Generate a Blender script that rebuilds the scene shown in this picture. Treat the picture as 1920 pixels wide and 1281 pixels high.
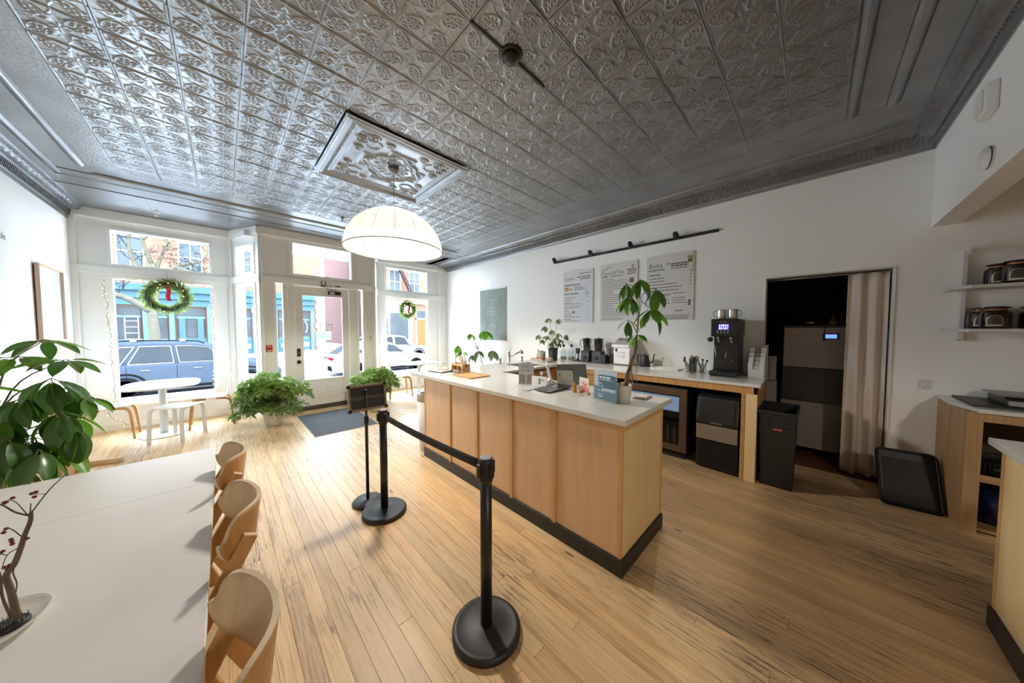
import bpy, bmesh, math, random
import numpy as np
from mathutils import Vector, Matrix, Quaternion

random.seed(7)
for o in list(bpy.data.objects):
    bpy.data.objects.remove(o)
SC = bpy.context.scene
COL = SC.collection
PI = math.pi

# ------------------------------------------------------------------ camera
cam_d = bpy.data.cameras.new('camera')
cam = bpy.data.objects.new('camera', cam_d)
COL.objects.link(cam)
_yaw, _pit = math.radians(44.431), math.radians(2.395)
_f = Vector((math.sin(_yaw) * math.cos(_pit), math.cos(_yaw) * math.cos(_pit), -math.sin(_pit)))
cam.location = (0, 0, 1.53125)
cam.rotation_euler = _f.to_track_quat('-Z', 'Y').to_euler()
cam_d.sensor_width = 36.0
cam_d.lens = 36.0 * 552.36 / 1920.0
cam_d.clip_start = 0.05
cam_d.clip_end = 300
SC.camera = cam

# ------------------------------------------------------------------ sky: an even overcast winter day
W = bpy.data.worlds.new('overcast_sky')
SC.world = W
W.use_nodes = True
_nt = W.node_tree
_bg = _nt.nodes['Background']
_bg.inputs['Color'].default_value = (0.74, 0.87, 1.0, 1)
_bg.inputs['Strength'].default_value = 13.5
SC.view_settings.view_transform = 'Standard'
SC.view_settings.look = 'None'
SC.view_settings.gamma = 1.0
SC.view_settings.use_curve_mapping = False
SC.view_settings.exposure = 1.42
SC.cycles.max_bounces = 12
SC.cycles.diffuse_bounces = 8
SC.cycles.transparent_max_bounces = 16
SC.cycles.sample_clamp_indirect = 5.0
SC.cycles.caustics_reflective = False
SC.cycles.caustics_refractive = False


def portal(name, loc, rot, sx, sy):
    l = bpy.data.lights.new(name, 'AREA')
    l.shape = 'RECTANGLE'
    l.size, l.size_y = sx, sy
    l.cycles.is_portal = True
    o = bpy.data.objects.new(name, l)
    COL.objects.link(o)
    o.location = loc
    o.rotation_euler = rot
    return o


# daylight comes in through the shop windows: sampling portals, they give no light of their own
portal('daylight_portal', (-0.645, 7.62, 1.7), (PI / 2, 0, PI), 1.6, 2.9)
portal('daylight_portal', (1.41, 7.62, 1.6), (PI / 2, 0, PI), 2.4, 3.1)
portal('daylight_portal', (3.43, 7.62, 1.7), (PI / 2, 0, PI), 1.6, 2.9)

# ------------------------------------------------------------------ materials
MATS = {}


def nodes_of(name):
    m = bpy.data.materials.new(name)
    m.use_nodes = True
    nt = m.node_tree
    b = nt.nodes['Principled BSDF']
    return m, nt, b


def lin(c):
    return tuple((x / 12.92 if x <= 0.04045 else ((x + 0.055) / 1.055) ** 2.4) for x in c)


def hx(h):
    h = h.lstrip('#')
    return lin(tuple(int(h[i:i + 2], 16) / 255 for i in (0, 2, 4)))


def mat(name, col, rough=0.5, metal=0.0, var=0.06, scale=6.0, bump=0.0, bscale=80.0, spec=0.5, emit=None, estr=0.0,
        coat=0.0, objvar=0.0, trans=0.0):
    """plain procedural material: base colour with soft noise variation and optional fine bump"""
    if name in MATS:
        return MATS[name]
    m, nt, b = nodes_of(name)
    N, L = nt.nodes.new, nt.links.new
    tc = N('ShaderNodeTexCoord')
    nz = N('ShaderNodeTexNoise')
    nz.inputs['Scale'].default_value = scale
    nz.inputs['Detail'].default_value = 4
    L(tc.outputs['Object'], nz.inputs['Vector'])
    mx = N('ShaderNodeMix')
    mx.data_type = 'RGBA'
    a = tuple(max(0, c * (1 - var)) for c in col)
    d = tuple(min(1, c * (1 + var)) for c in col)
    mx.inputs[6].default_value = (*a, 1)
    mx.inputs[7].default_value = (*d, 1)
    L(nz.outputs['Fac'], mx.inputs[0])
    last = mx.outputs[2]
    if objvar:
        oi = N('ShaderNodeObjectInfo')
        mr = N('ShaderNodeMapRange')
        mr.inputs[3].default_value = 1 - objvar
        mr.inputs[4].default_value = 1 + objvar
        L(oi.outputs['Random'], mr.inputs[0])
        hs = N('ShaderNodeHueSaturation')
        L(mr.outputs[0], hs.inputs['Value'])
        L(last, hs.inputs['Color'])
        last = hs.outputs[0]
    L(last, b.inputs['Base Color'])
    b.inputs['Roughness'].default_value = rough
    b.inputs['Metallic'].default_value = metal
    b.inputs['Specular IOR Level'].default_value = spec
    b.inputs['Coat Weight'].default_value = coat
    if trans:
        b.inputs['Transmission Weight'].default_value = trans
    if bump:
        n2 = N('ShaderNodeTexNoise')
        n2.inputs['Scale'].default_value = bscale
        n2.inputs['Detail'].default_value = 3
        L(tc.outputs['Object'], n2.inputs['Vector'])
        bp = N('ShaderNodeBump')
        bp.inputs['Strength'].default_value = bump
        bp.inputs['Distance'].default_value = 0.004
        L(n2.outputs['Fac'], bp.inputs['Height'])
        L(bp.outputs[0], b.inputs['Normal'])
    if emit:
        b.inputs['Emission Color'].default_value = (*emit, 1)
        b.inputs['Emission Strength'].default_value = estr
    MATS[name] = m
    return m


def wood(name, c0, c1, c2, along='Z', grain=26.0, stretch=0.05, rough=0.45, coords='Object', objvar=0.0, bump=0.05):
    """wood with a stretched grain; `along` is the grain axis"""
    if name in MATS:
        return MATS[name]
    m, nt, b = nodes_of(name)
    N, L = nt.nodes.new, nt.links.new
    if coords == 'World':
        tc = N('ShaderNodeNewGeometry')
        src = tc.outputs['Position']
    else:
        tc = N('ShaderNodeTexCoord')
        src = tc.outputs['Object']
    mp = N('ShaderNodeMapping')
    s = [grain] * 3
    s['XYZ'.index(along)] = grain * stretch
    mp.inputs['Scale'].default_value = s
    L(src, mp.inputs['Vector'])
    oi = N('ShaderNodeObjectInfo')
    ad = N('ShaderNodeVectorMath')
    ad.operation = 'MULTIPLY_ADD'
    L(oi.outputs['Random'], ad.inputs[0])
    ad.inputs[1].default_value = (37, 91, 53)
    L(mp.outputs[0], ad.inputs[2])
    nz = N('ShaderNodeTexNoise')
    nz.inputs['Scale'].default_value = 1.0
    nz.inputs['Detail'].default_value = 6
    nz.inputs['Roughness'].default_value = 0.62
    nz.inputs['Distortion'].default_value = 0.8
    L(ad.outputs[0], nz.inputs['Vector'])
    cr = N('ShaderNodeValToRGB')
    cr.color_ramp.elements[0].position = 0.3
    cr.color_ramp.elements[0].color = (*c0, 1)
    cr.color_ramp.elements[1].position = 0.72
    cr.color_ramp.elements[1].color = (*c2, 1)
    e = cr.color_ramp.elements.new(0.5)
    e.color = (*c1, 1)
    L(nz.outputs['Fac'], cr.inputs[0])
    last = cr.outputs[0]
    if objvar:
        mr = N('ShaderNodeMapRange')
        mr.inputs[3].default_value = 1 - objvar
        mr.inputs[4].default_value = 1 + objvar
        L(oi.outputs['Random'], mr.inputs[0])
        hs = N('ShaderNodeHueSaturation')
        L(mr.outputs[0], hs.inputs['Value'])
        L(last, hs.inputs['Color'])
        last = hs.outputs[0]
    L(last, b.inputs['Base Color'])
    b.inputs['Roughness'].default_value = rough
    if bump:
        bp = N('ShaderNodeBump')
        bp.inputs['Strength'].default_value = bump
        bp.inputs['Distance'].default_value = 0.002
        L(nz.outputs['Fac'], bp.inputs['Height'])
        L(bp.outputs[0], b.inputs['Normal'])
    MATS[name] = m
    return m


def glassmat(name, tint=(0.97, 0.985, 0.98), gloss=0.9, rough=0.02, f0=0.03, f1=0.7):
    """thin clear sheet: lets light straight through, reflects by fresnel"""
    if name in MATS:
        return MATS[name]
    m = bpy.data.materials.new(name)
    m.use_nodes = True
    nt = m.node_tree
    nt.nodes.clear()
    N, L = nt.nodes.new, nt.links.new
    out = N('ShaderNodeOutputMaterial')
    tr = N('ShaderNodeBsdfTransparent')
    tr.inputs[0].default_value = (*tint, 1)
    gl = N('ShaderNodeBsdfGlossy')
    gl.inputs['Roughness'].default_value = rough
    gl.inputs['Color'].default_value = (gloss, gloss, gloss, 1)
    lw = N('ShaderNodeLayerWeight')
    lw.inputs['Blend'].default_value = 0.5
    pw = N('ShaderNodeMath')
    pw.operation = 'POWER'
    L(lw.outputs['Facing'], pw.inputs[0])
    pw.inputs[1].default_value = 5.0
    fr = N('ShaderNodeMath')
    fr.operation = 'MULTIPLY_ADD'
    L(pw.outputs[0], fr.inputs[0])
    fr.inputs[1].default_value = f1
    fr.inputs[2].default_value = f0
    mx = N('ShaderNodeMixShader')
    L(fr.outputs[0], mx.inputs[0])
    L(tr.outputs[0], mx.inputs[1])
    L(gl.outputs[0], mx.inputs[2])
    L(mx.outputs[0], out.inputs[0])
    MATS[name] = m
    return m


def leafmat(name, c, trans=0.35, rough=0.42, objvar=0.18):
    m, nt, b = nodes_of(name)
    N, L = nt.nodes.new, nt.links.new
    tc = N('ShaderNodeTexCoord')
    nz = N('ShaderNodeTexNoise')
    nz.inputs['Scale'].default_value = 12
    L(tc.outputs['Object'], nz.inputs['Vector'])
    cr = N('ShaderNodeValToRGB')
    cr.color_ramp.elements[0].color = (*[x * 0.72 for x in c], 1)
    cr.color_ramp.elements[1].color = (*[min(1, x * 1.25) for x in c], 1)
    L(nz.outputs['Fac'], cr.inputs[0])
    oi = N('ShaderNodeObjectInfo')
    mr = N('ShaderNodeMapRange')
    mr.inputs[3].default_value, mr.inputs[4].default_value = 1 - objvar * 1.6, 1 + objvar
    L(oi.outputs['Random'], mr.inputs[0])
    hs_ = N('ShaderNodeHueSaturation')
    L(mr.outputs[0], hs_.inputs['Value'])
    L(cr.outputs[0], hs_.inputs['Color'])
    L(hs_.outputs[0], b.inputs['Base Color'])
    b.inputs['Roughness'].default_value = rough
    tl = N('ShaderNodeBsdfTranslucent')
    br_ = N('ShaderNodeHueSaturation')
    br_.inputs['Value'].default_value = 1.9
    br_.inputs['Saturation'].default_value = 1.1
    L(hs_.outputs[0], br_.inputs['Color'])
    L(br_.outputs[0], tl.inputs['Color'])
    mx = N('ShaderNodeMixShader')
    mx.inputs[0].default_value = trans
    L(b.outputs[0], mx.inputs[1])
    L(tl.outputs[0], mx.inputs[2])
    out = [n for n in nt.nodes if n.type == 'OUTPUT_MATERIAL'][0]
    L(mx.outputs[0], out.inputs[0])
    MATS[name] = m
    return m


# ------------------------------------------------------------------ geometry helpers
class MB:
    """collects shapes into one mesh"""

    def __init__(s):
        s.v, s.f, s.sm = [], [], []

    def add(s, vs, fs, smooth=False, M=None):
        k = len(s.v)
        if M is not None:
            vs = [M @ Vector(v) for v in vs]
        s.v += [tuple(v) for v in vs]
        s.f += [tuple(i + k for i in f) for f in fs]
        s.sm += [smooth] * len(fs)
        return s

    def box(s, x0, x1, y0, y1, z0, z1, M=None):
        vs = [(x0, y0, z0), (x1, y0, z0), (x1, y1, z0), (x0, y1, z0), (x0, y0, z1), (x1, y0, z1), (x1, y1, z1), (x0, y1, z1)]
        fs = [(0, 3, 2, 1), (4, 5, 6, 7), (0, 1, 5, 4), (1, 2, 6, 5), (2, 3, 7, 6), (3, 0, 4, 7)]
        return s.add(vs, fs, False, M)

    def bar(s, a, b, w, h, up=(0, 0, 1)):
        """rectangular bar from a to b, width w (sideways), height h (towards up)"""
        a, b = Vector(a), Vector(b)
        d = (b - a)
        L = d.length
        d.normalize()
        u = Vector(up)
        side = d.cross(u)
        if side.length < 1e-5:
            side = d.cross(Vector((1, 0, 0)))
        side.normalize()
        u = side.cross(d).normalized()
        vs = []
        for t in (0, L):
            for sx, sz in ((-1, -1), (1, -1), (1, 1), (-1, 1)):
                vs.append(a + d * t + side * (sx * w / 2) + u * (sz * h / 2))
        return s.add(vs, [(0, 1, 2, 3), (7, 6, 5, 4), (0, 4, 5, 1), (1, 5, 6, 2), (2, 6, 7, 3), (3, 7, 4, 0)])

    def lathe(s, prof, n=24, c=(0, 0, 0), sx=1, sy=1, cap=True, M=None):
        """prof: list of (r, z)"""
        vs, fs = [], []
        for r, z in prof:
            for i in range(n):
                a = 2 * PI * i / n
                vs.append((c[0] + r * math.cos(a) * sx, c[1] + r * math.sin(a) * sy, c[2] + z))
        for j in range(len(prof) - 1):
            for i in range(n):
                k = (i + 1) % n
                fs.append((j * n + i, j * n + k, (j + 1) * n + k, (j + 1) * n + i))
        s.add(vs, fs, True, M)
        if cap:
            b = len(s.v) - len(vs)
            s.f += [tuple(b + i for i in reversed(range(n))), tuple(b + (len(prof) - 1) * n + i for i in range(n))]
            s.sm += [False, False]
        return s

    def tube(s, pts, r, n=8, cap=True):
        """round tube along points; r a number or a list"""
        pts = [Vector(p) for p in pts]
        rs = r if isinstance(r, (list, tuple)) else [r] * len(pts)
        vs, fs = [], []
        nrm = None
        for i, p in enumerate(pts):
            if i == 0:
                d = pts[1] - p
            elif i == len(pts) - 1:
                d = p - pts[i - 1]
            else:
                d = (pts[i + 1] - p).normalized() + (p - pts[i - 1]).normalized()
            d.normalize()
            if nrm is None:
                nrm = d.orthogonal().normalized()
            else:
                nrm = (nrm - d * nrm.dot(d))
                if nrm.length < 1e-6:
                    nrm = d.orthogonal()
                nrm.normalize()
            bn = d.cross(nrm)
            for k in range(n):
                a = 2 * PI * k / n
                vs.append(p + (nrm * math.cos(a) + bn * math.sin(a)) * rs[i])
        for j in range(len(pts) - 1):
            for k in range(n):
                q = (k + 1) % n
                fs.append((j * n + k, j * n + q, (j + 1) * n + q, (j + 1) * n + k))
        s.add(vs, fs, True)
        if cap:
            b = len(s.v) - len(vs)
            s.f += [tuple(b + i for i in reversed(range(n))), tuple(b + (len(pts) - 1) * n + i for i in range(n))]
            s.sm += [False, False]
        return s

    def prism(s, outline, a0, a1, axis='z', M=None, smooth=False):
        """extrude a 2D outline (ccw) between a0 and a1 along axis"""
        n = len(outline)
        P = {'z': lambda p, t: (p[0], p[1], t), 'y': lambda p, t: (p[0], t, p[1]), 'x': lambda p, t: (t, p[0], p[1])}[axis]
        vs = [P(p, a0) for p in outline] + [P(p, a1) for p in outline]
        fs = [tuple(reversed(range(n))), tuple(range(n, 2 * n))]
        k0 = len(s.f)
        s.add(vs, fs, False, M)
        b = len(s.v) - len(vs)
        for i in range(n):
            j = (i + 1) % n
            s.f.append((b + i, b + j, b + n + j, b + n + i))
            s.sm.append(smooth)
        return s

    def grid(s, P, nu, nv, smooth=True, close_u=False):
        """surface from P(i,j) for i in 0..nu, j in 0..nv"""
        vs = [P(i, j) for i in range(nu + 1) for j in range(nv + 1)]
        w = nv + 1
        fs = [(i * w + j, (i + 1) * w + j, (i + 1) * w + j + 1, i * w + j + 1) for i in range(nu) for j in range(nv)]
        return s.add(vs, fs, smooth)

    def ball(s, c, r, n=10, m=6, sz=1.0):
        prof = [(max(1e-4, r * math.sin(PI * k / m)), -r * sz * math.cos(PI * k / m)) for k in range(m + 1)]
        return s.lathe(prof, n, c)

    def mesh(s, name, m=None):
        me = bpy.data.meshes.new(name)
        me.from_pydata(s.v, [], s.f)
        me.polygons.foreach_set('use_smooth', s.sm)
        if m is not None:
            me.materials.append(m)
        me.update()
        return me

    def build(s, name, m, parent=None, bevel=0.0, seg=2, recalc=True, solid=0.0):
        me = s.mesh(name, m)
        if recalc:
            bm = bmesh.new()
            bm.from_mesh(me)
            bmesh.ops.recalc_face_normals(bm, faces=bm.faces)
            bm.to_mesh(me)
            bm.free()
        o = bpy.data.objects.new(name, me)
        COL.objects.link(o)
        if parent is not None:
            o.parent = parent
        if solid:
            md = o.modifiers.new('thickness', 'SOLIDIFY')
            md.thickness = solid
            md.offset = 0
        if bevel:
            md = o.modifiers.new('bevel', 'BEVEL')
            md.width = bevel
            md.segments = seg
            md.limit_method = 'ANGLE'
            md.angle_limit = math.radians(40)
        return o


def tag(o, label=None, cat=None, group=None, kind=None):
    if label:
        o['label'] = label
    if cat:
        o['category'] = cat
    if group:
        o['group'] = group
    if kind:
        o['kind'] = kind
    return o


def thing(name, label, cat, loc=(0, 0, 0), rz=0.0, group=None, kind=None):
    o = bpy.data.objects.new(name, None)
    o.empty_display_size = 0.1
    COL.objects.link(o)
    o.location = loc
    o.rotation_euler = (0, 0, rz)
    return tag(o, label, cat, group, kind)


def dup(o, parent=None, loc=None, rz=None, label=None):
    c = o.copy()
    COL.objects.link(c)
    c.parent = parent
    if loc is not None:
        c.location = loc
    if rz is not None:
        c.rotation_euler = (0, 0, rz)
    if label:
        c['label'] = label
    for ch in [k for k in bpy.data.objects if k.parent == o]:
        dup(ch, c)
    return c


def inst(me, name, parent, M):
    o = bpy.data.objects.new(name, me)
    COL.objects.link(o)
    o.parent = parent
    o.matrix_basis = M
    return o


def rrect(w, h, r, n=5, cx=0, cy=0):
    """rounded rectangle outline, ccw"""
    pts = []
    for sx, sy, a0 in ((1, 1, 0), (-1, 1, 90), (-1, -1, 180), (1, -1, 270)):
        for k in range(n + 1):
            a = math.radians(a0 + 90 * k / n)
            pts.append((cx + sx * (w / 2 - r) + r * math.cos(a), cy + sy * (h / 2 - r) + r * math.sin(a)))
    return pts


def sellipse(a, b, e=2.6, n=40, cx=0, cy=0):
    pts = []
    for k in range(n):
        t = 2 * PI * k / n
        c, s = math.cos(t), math.sin(t)
        pts.append((cx + a * math.copysign(abs(c) ** (2 / e), c), cy + b * math.copysign(abs(s) ** (2 / e), s)))
    return pts


def text_mesh(name, body, size, m, parent, M, extrude=0.0006, align='LEFT', spacing=1.0):
    cu = bpy.data.curves.new(name, 'FONT')
    cu.body = body
    cu.size = size
    cu.extrude = extrude
    cu.align_x = align
    cu.space_character = spacing
    cu.resolution_u = 3
    t = bpy.data.objects.new(name + '_curve', cu)
    COL.objects.link(t)
    bpy.context.view_layer.update()
    dg = bpy.context.evaluated_depsgraph_get()
    me = bpy.data.meshes.new_from_object(t.evaluated_get(dg))
    bpy.data.objects.remove(t)
    me.materials.clear()
    me.materials.append(m)
    o = bpy.data.objects.new(name, me)
    COL.objects.link(o)
    o.parent = parent
    o.matrix_basis = M
    return o


def frameM(origin, ux, uy, uz):
    """matrix with given origin and axes"""
    M = Matrix.Identity(4)
    for i, a in enumerate((ux, uy, uz)):
        for r in range(3):
            M[r][i] = a[r]
    for r in range(3):
        M[r][3] = origin[r]
    return M


def spline(pts, n=8):
    """catmull-rom through points"""
    P = [Vector(p) for p in pts]
    P = [P[0] * 2 - P[1]] + P + [P[-1] * 2 - P[-2]]
    out = []
    for i in range(1, len(P) - 2):
        for k in range(n):
            t = k / n
            a, b, c, d = P[i - 1], P[i], P[i + 1], P[i + 2]
            out.append(0.5 * ((2 * b) + (c - a) * t + (2 * a - 5 * b + 4 * c - d) * t * t + (3 * b - a - 3 * c + d) * t ** 3))
    out.append(P[-2])
    return out

# ================================================================== THE SETTING
XL, XR, YW, YDR, ZC = -1.51, 4.594, 7.35, 6.62, 3.281
YB, YBACK = -0.721, -4.6

M_wall = mat('white_plaster', (0.88, 0.87, 0.85), 0.75, var=0.015, scale=2.0, bump=0.08, bscale=140)
M_trim = mat('white_trim_paint', (0.83, 0.82, 0.79), 0.4, var=0.015, scale=3.0)
M_frame = mat('bright_window_frame', (0.88, 0.88, 0.87), 0.35, var=0.01)
M_glass = glassmat('window_glass', (0.96, 0.975, 0.97), 0.9, 0.0, 0.0, 0.25)
M_black = mat('black_plastic', (0.012, 0.012, 0.013), 0.42, var=0.1)
M_dark = mat('dark_void', (0.02, 0.018, 0.016), 0.8)


def struct(name, mb, m, parent=None, bevel=0.0, label=None):
    o = mb.build(name, m, parent, bevel)
    if parent is None:
        tag(o, label, None, None, 'structure')
    return o


# ---------------------------------------------------------------- floor boards
def floor_material():
    m, nt, b = nodes_of('worn_pine_boards')
    N, L = nt.nodes.new, nt.links.new
    geo = N('ShaderNodeNewGeometry')
    oi = N('ShaderNodeObjectInfo')

    def mapped(sc, off):
        mp = N('ShaderNodeMapping')
        mp.inputs['Scale'].default_value = sc
        L(geo.outputs['Position'], mp.inputs['Vector'])
        ad = N('ShaderNodeVectorMath')
        ad.operation = 'MULTIPLY_ADD'
        L(oi.outputs['Random'], ad.inputs[0])
        ad.inputs[1].default_value = off
        L(mp.outputs[0], ad.inputs[2])
        return ad.outputs[0]

    def noise(vec, det=5, dist=0.0, rough=0.55, sc=1.0):
        n = N('ShaderNodeTexNoise')
        n.inputs['Scale'].default_value = sc
        n.inputs['Detail'].default_value = det
        n.inputs['Roughness'].default_value = rough
        n.inputs['Distortion'].default_value = dist
        L(vec, n.inputs['Vector'])
        return n.outputs['Fac']

    def ramp(fac, stops):
        r = N('ShaderNodeValToRGB')
        r.color_ramp.elements[0].position, r.color_ramp.elements[0].color = stops[0][0], (*stops[0][1], 1)
        r.color_ramp.elements[1].position, r.color_ramp.elements[1].color = stops[-1][0], (*stops[-1][1], 1)
        for p, c in stops[1:-1]:
            r.color_ramp.elements.new(p).color = (*c, 1)
        L(fac, r.inputs[0])
        return r.outputs[0]

    def mix(fac, a, b_, mode='MIX'):
        x = N('ShaderNodeMix')
        x.data_type = 'RGBA'
        x.blend_type = mode
        for sock, v in ((x.inputs[0], fac), (x.inputs[6], a), (x.inputs[7], b_)):
            if hasattr(v, 'is_linked'):
                L(v, sock)
            elif isinstance(v, tuple):
                sock.default_value = (*v, 1)
            else:
                sock.default_value = v
        return x.outputs[2]

    def math_(op, a, b_):
        x = N('ShaderNodeMath')
        x.operation = op
        for sock, v in ((x.inputs[0], a), (x.inputs[1], b_)):
            if hasattr(v, 'is_linked'):
                L(v, sock)
            else:
                sock.default_value = v
        return x.outputs[0]

    g1 = noise(mapped((34, 1.5, 1), (57, 23, 11)), 6, 1.6)
    col = ramp(g1, [(0.28, (0.52, 0.32, 0.155)), (0.46, (0.68, 0.475, 0.26)), (0.62, (0.73, 0.54, 0.31)), (0.8, (0.62, 0.40, 0.20))])
    # fine dark growth lines
    g2 = noise(mapped((120, 2.2, 1), (31, 77, 5)), 3, 0.6)
    ln = ramp(g2, [(0.58, (0, 0, 0)), (0.7, (1, 1, 1))])
    col = mix(math_('MULTIPLY', ln, 0.55), col, (0.30, 0.16, 0.065))
    # tone of each board
    tone = ramp(oi.outputs['Random'], [(0.0, (0.80, 0.76, 0.70)), (0.35, (1.0, 0.98, 0.95)), (0.7, (1.08, 1.02, 0.92)), (1.0, (0.93, 0.84, 0.74))])
    col = mix(1.0, col, tone, 'MULTIPLY')
    # grey worn traffic patches and black scratched grain, stains with a shape of their own
    big = noise(mapped((0.9, 0.55, 1), (0, 0, 0)), 2, 0.4)
    patch = ramp(big, [(0.44, (0, 0, 0)), (0.62, (1, 1, 1))])
    scr = noise(mapped((75, 4.0, 1), (13, 3, 0)), 5, 0.8, 0.65)
    scrm = ramp(scr, [(0.52, (0, 0, 0)), (0.60, (1, 1, 1))])
    wear = math_('MULTIPLY', patch, scrm)
    col = mix(math_('MULTIPLY', patch, 0.25), col, (0.36, 0.27, 0.18))
    col = mix(math_('MULTIPLY', wear, 0.8), col, (0.07, 0.05, 0.035))
    # knots
    vo = N('ShaderNodeTexVoronoi')
    vo.inputs['Scale'].default_value = 1.0
    L(mapped((7.5, 2.1, 1), (91, 37, 0)), vo.inputs['Vector'])
    kn = ramp(vo.outputs['Distance'], [(0.055, (1, 1, 1)), (0.1, (0, 0, 0))])
    col = mix(math_('MULTIPLY', kn, 0.85), col, (0.12, 0.055, 0.025))
    L(col, b.inputs['Base Color'])
    rr = N('ShaderNodeMapRange')
    rr.inputs[3].default_value, rr.inputs[4].default_value = 0.34, 0.56
    L(g1, rr.inputs[0])
    L(rr.outputs[0], b.inputs['Roughness'])
    bp = N('ShaderNodeBump')
    bp.inputs['Strength'].default_value = 0.12
    bp.inputs['Distance'].default_value = 0.002
    L(g2, bp.inputs['Height'])
    L(bp.outputs[0], b.inputs['Normal'])
    return m


M_floor = floor_material()
fl = struct('floor', MB().box(XL - 0.1, XR + 0.02, YBACK, YW + 0.05, -0.09, -0.012), mat('dark_subfloor', (0.05, 0.035, 0.022), 0.9),
            label='worn pale pine board floor')
# one shared chamfered board, unit long and wide, scaled per board
pb = MB()
c_, h_ = 0.011, 0.0119
vs = [(0, 0, -h_), (1, 0, -h_), (1, 1, -h_), (0, 1, -h_), (0, 0, -0.0012), (1, 0, -0.0012), (1, 1, -0.0012), (0, 1, -0.0012),
      (c_, 0.0004, 0), (1 - c_, 0.0004, 0), (1 - c_, 0.9996, 0), (c_, 0.9996, 0)]
fs = [(0, 1, 5, 4), (1, 2, 6, 5), (2, 3, 7, 6), (3, 0, 4, 7), (4, 5, 9, 8), (5, 6, 10, 9), (6, 7, 11, 10), (7, 4, 8, 11), (8, 9, 10, 11), (3, 2, 1, 0)]
plank_me = pb.add(vs, fs).mesh('plank', M_floor)
pw = 0.0782
rf = random.Random(3)
x = XL
while x < XR - 0.01:
    w = min(pw, XR - x)
    y = -1.5 - rf.random() * 1.2
    while y < YW:
        ln = rf.uniform(2.3, 3.9)
        y1 = min(YW, y + ln)
        if YW - y1 < 0.5:
            y1 = YW
        inst(plank_me, 'plank', fl, Matrix.Translation((x + 0.0006, y + 0.0004, 0)) @ Matrix.Diagonal((w - 0.0007, y1 - y - 0.0008, 1, 1)))
        y = y1
    x += pw
# floor of the back room and behind the camera
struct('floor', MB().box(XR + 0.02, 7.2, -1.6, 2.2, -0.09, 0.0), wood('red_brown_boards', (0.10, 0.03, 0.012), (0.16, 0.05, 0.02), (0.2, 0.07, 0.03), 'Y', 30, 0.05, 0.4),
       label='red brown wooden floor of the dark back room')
struct('floor', MB().box(XL - 0.1, XR + 0.02, YBACK, -2.7, -0.0119, 0.0), wood('pine_floor_rear', (0.42, 0.24, 0.11), (0.58, 0.37, 0.18), (0.64, 0.44, 0.24), 'Y', 30, 0.05, 0.45),
       label='pine floor behind the camera')


# ---------------------------------------------------------------- walls
def panel(mb, a, b, z0, z1, holes, t0, t1):
    """upright panel from plan point a to b, between heights z0,z1, thickness offsets t0..t1 to the left of a->b; holes (u0,u1,v0,v1)"""
    a, b = Vector((a[0], a[1], 0)), Vector((b[0], b[1], 0))
    d = (b - a)
    Ln = d.length
    d.normalize()
    n = Vector((-d.y, d.x, 0))
    M = frameM(a, d, n, (0, 0, 1))
    us = sorted({0, Ln, *[h[0] for h in holes], *[h[1] for h in holes]})
    zs = sorted({z0, z1, *[h[2] for h in holes], *[h[3] for h in holes]})
    for i in range(len(us) - 1):
        run = None
        for j in range(len(zs) - 1):
            cu, cz = (us[i] + us[i + 1]) / 2, (zs[j] + zs[j + 1]) / 2
            hole = any(h[0] < cu < h[1] and h[2] < cz < h[3] for h in holes)
            if not hole:
                if run is None:
                    run = [zs[j], zs[j + 1]]
                else:
                    run[1] = zs[j + 1]
            if hole or j == len(zs) - 2:
                if run:
                    mb.box(us[i], us[i + 1], t0, t1, run[0], run[1], M)
                run = None
    return M, Ln


wl = MB()
wl.box(XL - 0.15, XL, YBACK, YW + 0.3, 0, ZC + 0.1)
struct('wall_left', wl, M_wall, label='white plaster side wall with the framed picture')
wr = MB()
panel(wr, (XR, YBACK), (XR, YW + 0.2), 0, ZC + 0.1, [(-0.53 - YBACK, 0.40 - YBACK, -1, 2.125)], -0.13, 0)
struct('wall_right', wr, M_wall, label='white plaster wall behind the service counter')
struct('wall_back', MB().box(XL - 0.15, XR + 0.13, YBACK - 0.15, YBACK, 0, ZC + 0.1), mat('rear_wall_paint', (0.55, 0.5, 0.44), 0.8), label='rear wall behind the camera')
struct('wall_bulkhead', MB().box(XL, XR, YB - 0.147, YB, 2.45, ZC + 0.05), M_wall, label='white bulkhead beam crossing the room')
# thin jamb lining of the doorway to the back room
jb = MB()
jb.box(XR - 0.012, XR + 0.142, -0.542, -0.528, 0, 2.137).box(XR - 0.012, XR + 0.142, 0.398, 0.412, 0, 2.137).box(XR - 0.012, XR + 0.142, -0.528, 0.398, 2.123, 2.137)
struct('trim_1', jb, mat('jamb_paint', (0.78, 0.74, 0.69), 0.5), bevel=0.003, label='painted lining of the doorway to the back room')
# back room shell
br = MB()
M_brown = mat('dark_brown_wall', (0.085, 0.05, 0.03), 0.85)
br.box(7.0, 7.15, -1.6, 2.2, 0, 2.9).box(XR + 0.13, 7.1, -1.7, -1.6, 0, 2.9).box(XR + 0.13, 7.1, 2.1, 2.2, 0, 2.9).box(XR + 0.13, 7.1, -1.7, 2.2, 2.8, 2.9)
struct('wall_backroom', br, M_brown, label='dark brown walls of the back room')

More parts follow.
